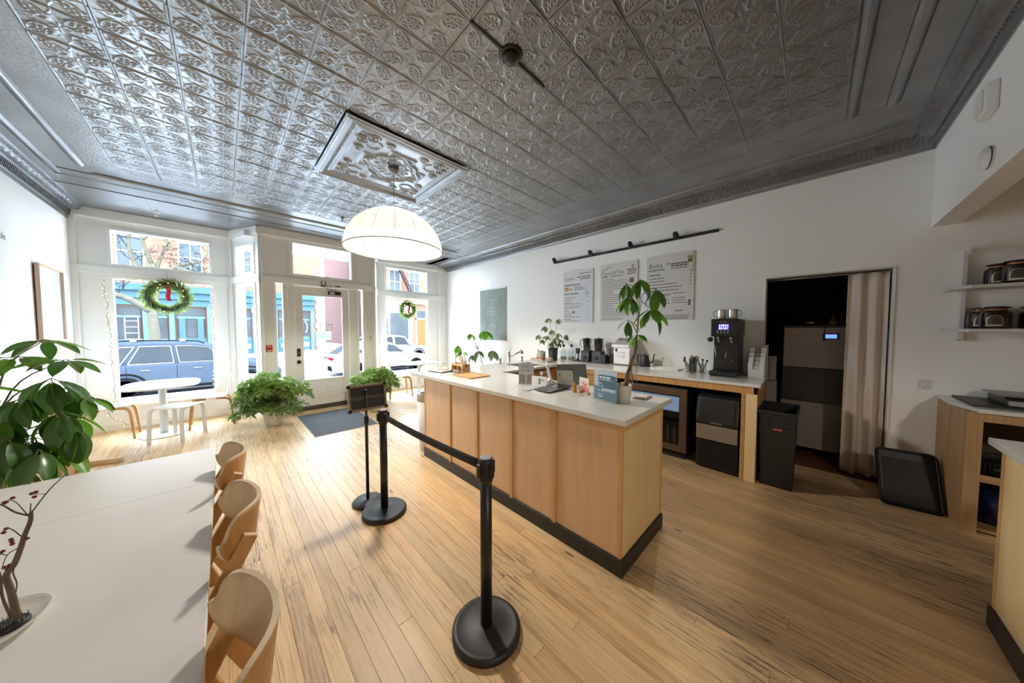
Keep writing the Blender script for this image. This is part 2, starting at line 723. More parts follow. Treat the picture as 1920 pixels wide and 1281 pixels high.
# ---------------------------------------------------------------- shop front
Z1, Z2, Z3, Z4 = 0.40, 2.31, 2.485, 3.03
segs = {
    'left': ((XL, YW), (0.14, YW), [(-1.18 - XL, -0.11 - XL, Z1, Z2), (-1.18 - XL, -0.11 - XL, Z3, Z4)]),
    'splay_l': ((0.14, YW), (0.487, YDR), [(0.15, 0.65, 0.70, 2.33), (0.15, 0.65, 2.5, 3.0)]),
    'door': ((0.487, YDR), (2.335, YDR), [(0.915 - 0.487, 1.92 - 0.487, 2.515, 3.11), (0.944 - 0.487, 1.852 - 0.487, -1, 2.335), (0.665 - 0.487, 0.79 - 0.487, 0.62, 2.36), (2.01 - 0.487, 2.12 - 0.487, 0.62, 2.36)]),
    'splay_r': ((2.335, YDR), (2.66, YW), [(0.15, 0.62, 0.70, 2.33), (0.15, 0.62, 2.5, 3.0)]),
    'right': ((2.66, YW), (XR, YW), [(2.86 - 2.66, 4.0 - 2.66, 0.38, 2.335), (2.86 - 2.66, 4.0 - 2.66, 2.49, 3.07)]),
}
wf = MB()
FR = {}
for k, (a, b, holes) in segs.items():
    FR[k] = panel(wf, a, b, 0, ZC + 0.06, holes, 0, 0.12)
wfo = struct('wall_front', wf, M_trim, label='white painted panelled shop front wall')
# raised trims on the room side (negative side): header band, fascia, stiles, sill skirting
for k, (a, b, holes) in segs.items():
    M, Ln = FR[k]
    t = MB()
    t.box(0, Ln, -0.035, 0, 2.345, 2.455, M)
    t.box(0, Ln, -0.05, 0, 3.145, ZC - 0.004, M)
    t.box(0, Ln, -0.02, 0, 2.455, 2.475, M)
    if k == 'left':
        t.box(0, 0.06, -0.03, 0, 0, 3.145, M).box(Ln - 0.05, Ln, -0.03, 0, 0, 3.145, M)
        t.box(0.06, Ln, -0.05, 0, 0.345, 0.385, M).box(0.06, Ln, -0.02, 0, 0, 0.1, M)
    elif k == 'right':
        t.box(0, 0.05, -0.03, 0, 0, 3.145, M).box(Ln - 0.31, Ln - 0.24, -0.03, 0, 0, 3.145, M).box(Ln - 0.24, Ln, -0.012, 0, 0, 3.145, M)
        t.box(0.05, Ln - 0.31, -0.05, 0, 0.325, 0.365, M).box(0, Ln, -0.02, 0, 0, 0.1, M)
    elif k == 'door':
        t.box(0, 0.03, -0.03, 0, 0, 3.145, M).box(Ln - 0.03, Ln, -0.03, 0, 0, 3.145, M)
        t.box(0.11, 0.125, -0.012, 0, 0.1, 2.34, M).box(0.355, 0.372, -0.012, 0, 0.1, 2.34, M).box(Ln - 0.14, Ln - 0.125, -0.012, 0, 0.1, 2.34, M)
        t.box(0.35, 0.36, -0.012, 0, 2.48, 3.14, M).box(1.5, 1.51, -0.012, 0, 2.48, 3.14, M)
        t.box(0, 0.44, -0.02, 0, 0, 0.14, M).box(1.38, Ln, -0.02, 0, 0, 0.14, M)
    else:
        t.box(0, 0.05, -0.03, 0, 0, 3.145, M).box(Ln - 0.07, Ln, -0.03, 0, 0, 3.145, M).box(0, Ln, -0.02, 0, 0, 0.12, M)
    t.build('trim', M_trim, wfo, 0.004)


def window(name, seg, holes, label, w=0.035, sill=True):
    M, Ln = FR[seg]
    root = thing(name, label, None, tuple(M.translation), 0, kind='structure')
    root.matrix_basis = M
    for (u0, u1, v0, v1) in holes:
        f = MB()
        y0, y1 = -0.014, 0.1
        f.box(u0 - 0.012, u0 + w * 0.7, y0, y1, v0 - 0.012, v1 + 0.012).box(u1 - w * 0.7, u1 + 0.012, y0, y1, v0 - 0.012, v1 + 0.012)
        f.box(u0 + w * 0.7, u1 - w * 0.7, y0, y1, v1 - w * 0.7, v1 + 0.012).box(u0 + w * 0.7, u1 - w * 0.7, y0, y1, v0 - 0.012, v0 + w * 0.7)
        f.build('window_frame', M_frame, root, 0.003)
        g = MB().box(u0 + w * 0.6, u1 - w * 0.6, 0.05, 0.055, v0 + w * 0.6, v1 - w * 0.6)
        g.build('pane', M_glass, root)
    return root


H = {k: v[2] for k, v in segs.items()}
window('window_1', 'left', H['left'], 'large shop window with transom behind the oval white table')
window('window_2', 'splay_l', H['splay_l'], 'narrow angled window beside the door on the picture side')
window('window_3', 'door', [H['door'][0]], 'wide transom window above the entrance door')
window('window_4', 'door', [H['door'][2]], 'slim sidelight window beside the door lock', 0.022)
window('window_5', 'door', [H['door'][3]], 'slim sidelight window at the hinge side of the door', 0.022)
window('window_6', 'splay_r', H['splay_r'], 'narrow angled window at the hinge side of the entrance')
window('window_7', 'right', H['right'], 'large shop window with transom near the service wall')

# entrance door
d1 = thing('door_1', 'white entrance door with tall glass and two bottom panels', None, (0.944, YDR + 0.03, 0), kind='structure')
lf = MB()
lf.box(0.006, 0.112, 0, 0.045, 0.012, 2.33).box(0.79, 0.902, 0, 0.045, 0.012, 2.33).box(0.112, 0.79, 0, 0.045, 2.165, 2.33).box(0.112, 0.79, 0, 0.045, 0.012, 0.57)
lf.build('door_leaf', M_trim, d1, 0.004)
MB().box(0.108, 0.794, 0.02, 0.025, 0.566, 2.169).build('pane', M_glass, d1)
gl = MB()
for (u0, u1, v0, v1) in ((0.112, 0.79, 0.565, 2.17),):
    gl.box(u0, u0 + 0.012, -0.008, 0.02, v0, v1).box(u1 - 0.012, u1, -0.008, 0.02, v0, v1).box(u0, u1, -0.008, 0.02, v1 - 0.012, v1).box(u0, u1, -0.008, 0.02, v0, v0 + 0.012)
gl.build('glazing_bead', M_frame, d1)
for u0, u1 in ((0.14, 0.43), (0.49, 0.77)):
    p = MB()
    for k, (w, dpt) in enumerate(((0.0, 0.006), (0.028, 0.012))):
        p.box(u0 + w, u1 - w, -dpt, 0, 0.20 + w, 0.46 - w)
    p.build('door_panel', M_trim, d1, 0.004)
MB().box(0.0, 0.908, -0.05, 0.06, 0.0, 0.012).box(0.01, 0.9, -0.006, 0.0, 0.016, 0.075).build('threshold', mat('threshold_metal', (0.12, 0.11, 0.1), 0.4, 0.6), d1)
lk = MB().prism(rrect(0.055, 0.155, 0.027, 6, 0.047, 1.10), -0.022, 0, 'y')
lk = lk.build('keypad_lock', M_black, d1, 0.004)
MB().prism(rrect(0.022, 0.03, 0.005, 3, 0.047, 1.09), -0.026, -0.022, 'y').build('keypad_button', mat('grey_button', (0.25, 0.25, 0.25), 0.4), lk)
kn = MB()
kn.lathe([(0.033, 0), (0.033, 0.008), (0.012, 0.012), (0.012, 0.035), (0.026, 0.042), (0.03, 0.055), (0.024, 0.068), (0.004, 0.072)], 20, M=Matrix.Translation((0.047, 0, 0.925)) @ Matrix.Rotation(PI / 2, 4, 'X'))
kn.build('door_knob', M_black, d1)
dc = MB().box(0.535, 0.755, -0.055, 0.0, 2.20, 2.265)
dco = dc.build('door_closer', mat('bronze_metal', (0.045, 0.035, 0.028), 0.35, 0.7), d1, 0.008)
MB().box(0.56, 0.64, -0.058, -0.055, 2.215, 2.25).build('closer_label', mat('pale_label', (0.7, 0.68, 0.6), 0.5), dco)
ar = MB()
ar.bar((0.68, -0.045, 2.285), (0.40, -0.075, 2.345), 0.016, 0.008).bar((0.40, -0.075, 2.35), (0.70, -0.05, 2.372), 0.016, 0.008).box(0.65, 0.745, -0.07, -0.035, 2.36, 2.38)
ar.build('closer_arm', MATS['bronze_metal'], dco)
# the sign hung on the outer side of the glass, read from the street
sg = thing('door_sign', 'pale blue hanging sign on the door glass, lettering facing the street', 'sign', (1.41, YDR + 0.075, 1.32))
M_sblue = leafmat('sign_blue', (0.36, 0.50, 0.75), 0.6, 0.5, 0.0)
MB().box(-0.125, 0.125, 0, 0.008, 0, 0.17).build('sign_board', M_sblue, sg, 0.002)
text_mesh('sign_lettering', 'CLOSED', 0.062, mat('sign_white', (0.12, 0.2, 0.4), 0.5), sg, frameM((0, -0.0008, 0.055), (-1, 0, 0), (0, 0, 1), (0, -1, 0)), align='CENTER')
cdm = MB().tube([(-0.1, 0.004, 0.17), (0, 0.004, 0.235), (0.1, 0.004, 0.17)], 0.0015, 5)
cdm.build('sign_cord', M_dark, sg)
# door decal: white vinyl letter lines on the glass, too small to read
dl = thing('window_decal', 'white vinyl lettering lines on the door glass above the hanging sign', 'decal', (1.42, YDR + 0.0485, 1.42))
rr = random.Random(5)
for r in range(3):
    tm = MB()
    u = -0.13 + 0.02 * (r % 2)
    while u < 0.14:
        w = rr.uniform(0.008, 0.02)
        tm.box(u, u + w, -0.001, 0.0, 0.18 - r * 0.055, 0.18 - r * 0.055 + 0.036)
        u += w + 0.008
    tm.build('decal_line', mat('vinyl_white', (0.9, 0.9, 0.9), 0.5), dl)

# outside soffit of the entrance recess
struct('ceiling', MB().prism([(0.3, YDR + 0.125), (2.5, YDR + 0.125), (2.78, YW + 0.35), (0.02, YW + 0.35)], 3.115, 3.2), mat('soffit_white', (0.75, 0.75, 0.76), 0.6), label='white boarded soffit over the entrance recess')

# ---------------------------------------------------------------- tin ceiling
def tin(name, rough=0.3):
    m, nt, b = nodes_of(name)
    N, L = nt.nodes.new, nt.links.new
    tc = N('ShaderNodeNewGeometry')
    nz = N('ShaderNodeTexNoise')
    nz.inputs['Scale'].default_value = 3.0
    nz.inputs['Detail'].default_value = 6
    L(tc.outputs['Position'], nz.inputs['Vector'])
    cr = N('ShaderNodeValToRGB')
    cr.color_ramp.elements[0].position = 0.3
    cr.color_ramp.elements[0].color = (0.205, 0.21, 0.222, 1)
    cr.color_ramp.elements[1].position = 0.7
    cr.color_ramp.elements[1].color = (0.275, 0.282, 0.297, 1)
    L(nz.outputs['Fac'], cr.inputs[0])
    L(cr.outputs[0], b.inputs['Base Color'])
    b.inputs['Metallic'].default_value = 0.55
    b.inputs['Roughness'].default_value = rough
    b.inputs['Specular IOR Level'].default_value = 0.75
    n2 = N('ShaderNodeTexNoise')
    n2.inputs['Scale'].default_value = 45
    n2.inputs['Detail'].default_value = 3
    L(tc.outputs['Position'], n2.inputs['Vector'])
    bp = N('ShaderNodeBump')
    bp.inputs['Strength'].default_value = 0.1
    bp.inputs['Distance'].default_value = 0.004
    L(n2.outputs['Fac'], bp.inputs['Height'])
    L(bp.outputs[0], b.inputs['Normal'])
    return m


M_tin = tin('grey_painted_tin')


def tin_fine():
    m = M_tin.copy()
    m.name = 'grey_tin_stippled'
    nt = m.node_tree
    bp = [n for n in nt.nodes if n.type == 'BUMP'][0]
    n2 = bp.inputs['Height'].links[0].from_node
    vo = nt.nodes.new('ShaderNodeTexVoronoi')
    vo.inputs['Scale'].default_value = 48
    nt.links.new(nt.nodes['Geometry'].outputs['Position'], vo.inputs['Vector'])
    nt.links.new(vo.outputs['Distance'], bp.inputs['Height'])
    bp.inputs['Strength'].default_value = 0.35
    return m


M_tinf = tin_fine()
ce = struct('ceiling', MB().box(XL, XR, YBACK, YW + 0.12, ZC + 0.006, ZC + 0.12), M_tin, label='dark grey embossed tin ceiling')


def ridge(d, w):
    return np.exp(-(d / w) ** 2)


def tile_h(u, v):
    p, q = np.abs(u - 0.5), np.abs(v - 0.5)
    d, e = (p + q) / math.sqrt(2), np.abs(p - q) / math.sqrt(2)
    h = np.zeros_like(u)
    rho = np.sqrt(((d - 0.385) / 0.215) ** 2 + (e / (0.115 + 0.10 * (0.42 - d))) ** 2)
    h = np.maximum(h, 0.85 * ridge(rho - 1, 0.15))
    inn = rho < 0.95
    for dd, ee, rr_ in ((0.295, 0.058, 0.036), (0.43, 0.05, 0.034)):
        h = np.maximum(h, np.where(inn, 0.9 * ridge(np.hypot((d - dd) * 0.75, e - ee) - rr_, 0.017), 0))
    for dd in (0.36, 0.52):
        h = np.maximum(h, 1.0 * ridge(np.hypot(d - dd, e), 0.022))
    h = np.maximum(h, 0.7 * ridge(e, 0.013) * (d > 0.55) * (d < 0.66))
    for dd, ee in ((0.235, 0.14), (0.47, 0.125)):
        h = np.maximum(h, 0.8 * ridge(np.hypot(d - dd, e - ee), 0.024))
    # arcs from the half points of the edges
    h = np.maximum(h, 0.32 * ridge(np.abs(np.hypot(np.maximum(p, q) - 0.5, np.minimum(p, q) - 0.30) - 0.30), 0.011) * (np.minimum(p, q) < 0.26))
    # crossing ribs in the middle
    h = np.maximum(h, 0.35 * ridge(e, 0.011) * (d < 0.16))
    h = np.maximum(h, 0.5 * ridge(np.minimum(p, q), 0.011) * (np.maximum(p, q) < 0.13))
    # beads along the border
    m = np.maximum(p, q)
    h = np.where(m > 0.462, 0.7 * ridge(m - 0.478, 0.012), h)
    h = np.where(m > 0.4935, 0.0, h)
    h = np.maximum(h, 0.9 * ridge(np.hypot(p - 0.49, q - 0.0), 0.016) + 0.9 * ridge(np.hypot(q - 0.49, p), 0.016))
    return h


def relief(name, hf, lx, ly, nx, ny, amp, m, base=0.0):
    """embossed sheet hanging under z=0, from 0..lx, 0..ly"""
    u = np.linspace(0, 1, nx + 1)
    v = np.linspace(0, 1, ny + 1)
    U, V = np.meshgrid(u, v, indexing='ij')
    Hh = hf(U, V)
    co = np.stack([U * lx, V * ly, base - amp * Hh], -1).reshape(-1, 3)
    idx = np.arange((nx + 1) * (ny + 1)).reshape(nx + 1, ny + 1)
    fc = np.stack([idx[:-1, :-1], idx[:-1, 1:], idx[1:, 1:], idx[1:, :-1]], -1).reshape(-1, 4)
    me = bpy.data.meshes.new(name)
    me.vertices.add(len(co))
    me.vertices.foreach_set('co', co.ravel())
    me.loops.add(fc.size)
    me.loops.foreach_set('vertex_index', fc.ravel())
    me.polygons.add(len(fc))
    me.polygons.foreach_set('loop_start', np.arange(0, fc.size, 4))
    me.polygons.foreach_set('use_smooth', np.ones(len(fc), bool))
    me.materials.append(m)
    me.update(calc_edges=True)
    me.validate()
    return me


TX, TY = 0.3063, 0.309
x0t, y0t = 1.366 - 7 * TX, 1.72 - 6 * TY
tile_me = relief('ceiling_tile', tile_h, TX - 0.001, TY - 0.001, 96, 96, 0.0064, M_tin)
rt = random.Random(11)
for i in range(14):
    for j in range(18):
        if 5 <= i < 9 and 9 <= j < 13:
            continue
        inst(tile_me, 'ceiling_tile', ce, Matrix.Translation((x0t + i * TX + 0.0005, y0t + j * TY + 0.0005, ZC - rt.random() * 0.003)))


def med_h(u, v):
    p, q = u - 0.5, v - 0.5
    m = np.maximum(np.abs(p), np.abs(q))
    h = 0.55 * ridge(m - 0.40, 0.012) + 0.35 * ridge(m - 0.375, 0.008)
    a = np.arctan2(q, p)
    r = np.hypot(p, q)
    # moulded frame
    h = np.maximum(h, np.clip((m - 0.425) / 0.02, 0, 1) * 1.15 + 0.5 * ridge(m - 0.47, 0.012) + 0.35 * ridge(m - 0.447, 0.006))
    h = np.maximum(h, 0.5 * ridge(m - 0.418, 0.005) * (0.5 + 0.5 * np.sign(np.sin((p + q) * 220))))
    # centre cartouche: stepped octagon with rounded lobes
    lob = 0.215 + 0.018 * np.cos(4 * a) + 0.012 * np.cos(8 * a)
    h = np.maximum(h, 0.9 * ridge(r - lob, 0.012))
    h = np.maximum(h, 0.5 * ridge(r - lob * 0.8, 0.01) * (0.6 + 0.4 * np.cos(36 * a)))
    h = np.maximum(h, 0.55 * ridge(r - 0.12 - 0.012 * np.cos(12 * a), 0.012))
    h = np.maximum(h, 0.45 * (r < 0.11) * (0.5 + 0.5 * np.cos(16 * a)) * (r / 0.11))
    sq = np.maximum(np.abs(p + q), np.abs(p - q)) / math.sqrt(2)
    h = np.maximum(h, 0.75 * ridge(m - 0.255, 0.01) * (np.minimum(np.abs(p), np.abs(q)) < 0.1))
    h = np.maximum(h, 0.6 * ridge(np.minimum(np.abs(p), np.abs(q)) - 0.1, 0.008) * (m < 0.26) * (m > 0.19))
    # corner scrolls
    P, Q = np.abs(p), np.abs(q)
    for cx, cy, rr_ in ((0.27, 0.33, 0.042), (0.33, 0.27, 0.042), (0.32, 0.14, 0.026), (0.14, 0.32, 0.026)):
        dd = np.hypot(P - cx, Q - cy)
        h = np.maximum(h, 0.85 * ridge(dd - rr_, 0.008))
        h = np.maximum(h, 0.8 * ridge(dd - rr_ * 0.45, 0.008))
    h = np.maximum(h, 0.7 * ridge(np.hypot(P - 0.345, Q - 0.345), 0.018))
    h = np.maximum(h, 0.5 * ridge(np.abs(np.hypot(P - 0.24, Q - 0.24) - 0.055), 0.008))
    return h


med_me = relief('ceiling_medallion', med_h, 4 * TX - 0.002, 4 * TY - 0.002, 190, 190, 0.024, tin('tin_medallion', 0.34), 0)
o = inst(med_me, 'ceiling_medallion', ce, Matrix.Translation((x0t + 5 * TX + 0.001, y0t + 9 * TY + 0.001, ZC)))
o['label'] = 'square embossed ceiling medallion with scroll corners around the lamp'


# border: flat stippled panels, mouldings and cornices
STRIP_N = [0]


def strip(name, x0, x1, y0, y1, m, z=ZC):
    STRIP_N[0] += 1
    dz = 0.0003 * (STRIP_N[0] % 14)
    return MB().box(x0, x1, y0, y1, z - 0.001 - dz, z + 0.0052 - dz).build(name, m, ce)


def run(prof, a, b, name, m, inward):
    """moulding with profile [(distance from the line, drop)] along plan line a->b; inward = unit vector for distance"""
    mb = MB()
    a, b = Vector((*a, 0)), Vector((*b, 0))
    n = Vector((*inward, 0))
    P = [a, b]
    mb.grid(lambda i, j: P[i] + n * prof[j][0] + Vector((0, 0, ZC - prof[j][1])), 1, len(prof) - 1, False)
    return mb.build(name, m, ce, recalc=False)


def torus_prof(w, d, n=7, lip=0.0):
    return [(w * k / n, lip + d * math.sin(PI * k / n)) for k in range(n + 1)]


xf0, xf1, yf0, yf1 = x0t, x0t + 14 * TX, y0t, y0t + 18 * TY
# right of the field
for j in range(9):
    strip('border_panel', xf1, 3.754, yf0 + j * 2 * TY + 0.001, yf0 + (j + 1) * 2 * TY - 0.001, M_tinf)
strip('border_panel', 3.77, 3.92, YB, YW, M_tinf)
strip('border_panel', 3.93, 4.07, YB, YW, M_tin)
run([(0, 0), (0.004, 0.006), (0.02, 0.008), (0.024, 0)], (3.75, YB), (3.75, YW), 'moulding', M_tin, (1, 0))
run([(0, 0), (0.003, 0.005), (0.012, 0.005), (0.016, 0)], (3.916, YB), (3.916, YW), 'moulding', M_tin, (1, 0))
# left of the field
for j in range(9):
    strip('border_panel', -1.0, xf0, yf0 + j * 2 * TY + 0.001, yf0 + (j + 1) * 2 * TY - 0.001, M_tinf)
run(torus_prof(0.06, 0.024), (-1.062, YB), (-1.062, 5.5), 'moulding', M_tin, (1, 0))
run([(0, 0), (0.003, 0.006), (0.012, 0.006), (0.015, 0)], (-0.985, YB), (-0.985, 5.45), 'moulding', M_tin, (1, 0))
strip('border_panel', -1.235, -1.07, YB, 5.7, M_tinf)
run(torus_prof(0.055, 0.014), (-1.29, YB), (-1.29, 5.9), 'moulding', M_tin, (1, 0))
strip('border_panel', -1.38, -1.295, YB, YW, M_tin)
# street side of the field
for i in range(7):
    strip('border_panel', xf0 + i * 2 * TX + 0.001, xf0 + (i + 1) * 2 * TX - 0.001, yf1, 5.66, M_tinf)
run(torus_prof(0.06, 0.024), (-1.0, 5.70), (3.85, 5.70), 'moulding', M_tin, (0, 1))
strip('border_panel', XL, XR, 5.765, 5.93, M_tinf)
run(torus_prof(0.05, 0.014), (-1.25, 5.935), (4.1, 5.935), 'moulding', M_tin, (0, 1))
strip('border_panel', -1.3, 4.2, 5.99, 6.27, M_tinf)
run([(0, 0), (0.004, 0.012), (0.03, 0.012), (0.034, 0)], (-1.4, 6.27), (4.22, 6.27), 'moulding', M_tin, (0, 1))
for i in range(8):
    strip('border_panel', -1.40 + i * 0.7025, -1.40 + (i + 1) * 0.7025 - 0.002, 6.31, YW, M_tinf)
# bulkhead side of the field
run(torus_prof(0.06, 0.024), (-1.0, -0.20), (3.75, -0.20), 'moulding', M_tin, (0, 1))
strip('border_panel', -1.2, 3.77, -0.345, -0.205, M_tinf)
run(torus_prof(0.065, 0.016), (-1.25, -0.415), (3.76, -0.415), 'moulding', M_tin, (0, 1))
strip('border_panel', -1.35, 3.76, -0.56, -0.42, M_tin)


def orn(period):
    def f(s, t):
        """egg, scroll and leaf band; s in metres along, t 0..1 across"""
        k = s / period
        fr = (k % 1.0) - 0.5
        x, y = fr * 1.7, t - 0.5
        h = 0.7 * ridge(np.hypot(x + 0.38, y) - 0.26, 0.07)
        h = np.maximum(h, 0.9 * ridge(np.hypot(x + 0.38, y), 0.12))
        a = np.arctan2(y + 0.35, x - 0.36)
        r = np.hypot(x - 0.36, (y + 0.35))
        h = np.maximum(h, (0.55 + 0.45 * np.cos(9 * a)) * np.clip(1 - np.abs(r - 0.42) / 0.38, 0, 1) * (np.abs(x - 0.36) < 0.36))
        h = np.maximum(h, 0.8 * ridge(np.abs(np.hypot(x - 0.85, y) - 0.22), 0.06))
        return h
    return f


def cornice(name, a, b, inward, prof, t0, t1, period, amp, flute, res, label):
    """plain profile with an embossed band between profile points t0 and t1; flutes as small upright bars"""
    A, B = Vector((*a, 0)), Vector((*b, 0))
    d = (B - A)
    Ln = d.length
    d.normalize()
    n = Vector((*inward, 0))
    root = thing(name, None, None, (0, 0, 0))
    root.parent = ce
    mb = MB()
    P3 = lambda s, off, drop: A + d * s + n * off + Vector((0, 0, ZC - drop))
    mb.grid(lambda i, j: P3(i * Ln, *prof[j]), 1, len(prof) - 1, False)
    mb.build('cornice_profile', M_tin, root, recalc=False)
    # band
    p0, p1 = Vector((*t0,)), Vector((*t1,))
    ns, nt_ = int(Ln / res), 14
    S, T = np.meshgrid(np.linspace(0, Ln, ns + 1), np.linspace(0, 1, nt_ + 1), indexing='ij')
    Hh = orn(period)(S, T)
    nn = Vector((p1.y - p0.y, -(p1.x - p0.x)))
    nn.normalize()
    if nn.x < 0:
        nn = -nn
    bulge = 0.016
    bb = MB()
    def pt(i, j):
        t = T[i, j]
        hgt = bulge * math.sin(PI * t) + amp * Hh[i, j] * min(1, 6 * t, 6 * (1 - t))
        off = p0.x + (p1.x - p0.x) * t + nn.x * hgt
        drop = p0.y + (p1.y - p0.y) * t - nn.y * -hgt
        return P3(S[i, j], off, drop)
    bb.grid(pt, ns, nt_, True)
    bo = bb.build('embossed_band', M_tin, root, recalc=False)
    bo['label'] = label
    if flute:
        fb = MB()
        q0, q1 = flute
        k = int(Ln / 0.032)
        for i in range(k):
            s0 = i * 0.032
            a0, a1 = P3(s0 + 0.008, *q0), P3(s0 + 0.008, *q1)
            fb.bar(a0, a1, 0.014, 0.02, n)
        fo = fb.build('flutes', M_tin, root)
        fo['kind'] = 'stuff'
    return root


cornice('cornice', (XR, YB), (XR, YW), (-1, 0),
        [(0, 0.139), (0.012, 0.139), (0.02, 0.125), (0.04, 0.122), (0.045, 0.106), (0.06, 0.099), (0.15, 0.036), (0.158, 0.040), (0.166, 0.032), (0.34, 0.006), (0.346, 0.02), (0.36, 0.022), (0.368, 0.012), (0.374, 0.0), (0.44, -0.005), (0.53, -0.001)],
        (0.166, 0.034), (0.342, 0.010), 0.13, 0.024, ((0.066, 0.098), (0.144, 0.044)), 0.009, 'leaf and scroll band of the cornice over the counters')
cornice('cornice', (XL, YW), (XL, YB), (1, 0),
        [(0, 0.205), (0.008, 0.205), (0.01, 0.165), (0.018, 0.158), (0.036, 0.078), (0.05, 0.068), (0.135, 0.01), (0.15, 0.0)],
        (0.052, 0.066), (0.132, 0.012), 0.12, 0.018, ((0.02, 0.153), (0.035, 0.085)), 0.012, 'leaf and scroll band of the cornice on the picture wall')
cornice('cornice', (XR, YB), (XL, YB), (0, 1),
        [(0, 0.139), (0.012, 0.139), (0.014, 0.11), (0.03, 0.106), (0.034, 0.07), (0.05, 0.062), (0.15, 0.01), (0.16, 0.0)],
        (0.054, 0.06), (0.15, 0.012), 0.13, 0.018, ((0.016, 0.105), (0.034, 0.074)), 0.010, 'leaf and scroll band of the cornice on the bulkhead')

# ================================================================== THE STREET
KX = 0.22      # outside colours darkened to hold down the street's brightness against the room


def ext(name, col, *a, **k):
    k['spec'] = 0.0
    k['coat'] = 0.0
    return mat(name, tuple(c * KX for c in col), *a, **k)


ZS, ZR = -0.45, -0.6           # pavement, roadway
YFAC = 32.0
M_asph = ext('wet_asphalt', (0.6, 0.62, 0.67), 0.5, var=0.2, scale=1.5)
M_pave = ext('snowy_pavement', (1.6, 1.65, 1.75), 0.7, var=0.15, scale=2.0)
M_snow = ext('snow', (3.0, 3.05, 3.2), 0.8, var=0.05, scale=3.0, bump=0.3, bscale=8)


def stuffless(name, mb, m, label):
    o = mb.build(name, m)
    return tag(o, label, None, None, 'structure')


stuffless('ground', MB().box(-45, 60, YW + 0.14, 13.9, ZS - 0.3, ZS), M_pave, 'snow dusted pavement outside the shop')
stuffless('ground', MB().box(-45, 60, 13.9, 27.5, ZR - 0.3, ZR), M_asph, 'wet grey street')
stuffless('ground', MB().box(-45, 60, 27.5, 90, ZS - 0.3, ZS), M_pave, 'far pavement across the street')
struct('floor', MB().prism([(0.62, YDR + 0.12), (2.2, YDR + 0.12), (2.55, YW + 0.25), (0.27, YW + 0.25)], ZS, -0.02), M_pave, label='snowy threshold slab of the entrance recess')


def snowbank(name, x0, x1, yc, hw, h, label, seed, z0):
    r = random.Random(seed)
    ph = [r.uniform(0, 6) for _ in range(6)]

    def P(i, j):
        x = x0 + (x1 - x0) * i / 60
        t = j / 10 * 2 - 1
        e = min(1, (x - x0) / 0.5, (x1 - x) / 0.5)
        hh = h * max(0, e) ** 0.7 * (0.75 + 0.18 * math.sin(x * 2.1 + ph[0]) + 0.12 * math.sin(x * 5.3 + ph[1]))
        return (x, yc + t * hw * (1 + 0.1 * math.sin(x * 3 + ph[2])), z0 + hh * (1 - t * t) - 0.02)
    o = MB().grid(P, 60, 10).build(name, M_snow, recalc=False)
    return tag(o, label, 'snow', None, 'stuff')


snowbank('snow_bank', -6, 1.9, 12.6, 0.8, 0.16, 'ridge of ploughed snow beside the dark blue car', 1, ZS)
snowbank('snow_bank', 3.6, 12, 12.9, 0.7, 0.14, 'ridge of ploughed snow beside the white car', 2, ZS)
snowbank('snow_bank', 4.0, 9.0, 26.6, 1.2, 0.95, 'heap of snow at the far kerb seen through the door', 3, ZR)


# added out-of-view overhang: keeps steep sky light off the window area
struct('sky_overhang', MB().box(-2.2, 5.4, YW + 0.12, 8.55, 3.33, 3.55).box(-2.2, 5.4, YW + 0.12, 8.65, 3.55, 3.62), M_pave, label='unseen overhang added above the shop windows to block steep sky light')
# ---------------------------------------------------------------- parked cars
M_tire = ext('tyre_rubber', (0.02, 0.02, 0.022), 0.8)
M_rim = ext('alloy_rim', (0.35, 0.36, 0.38), 0.35, 0.6)
M_cglass = ext('car_glass', (0.09, 0.10, 0.115), 0.4, var=0.3, scale=1.0, spec=0.9)
M_chrome = ext('car_chrome', (0.6, 0.62, 0.64), 0.2, 0.9)


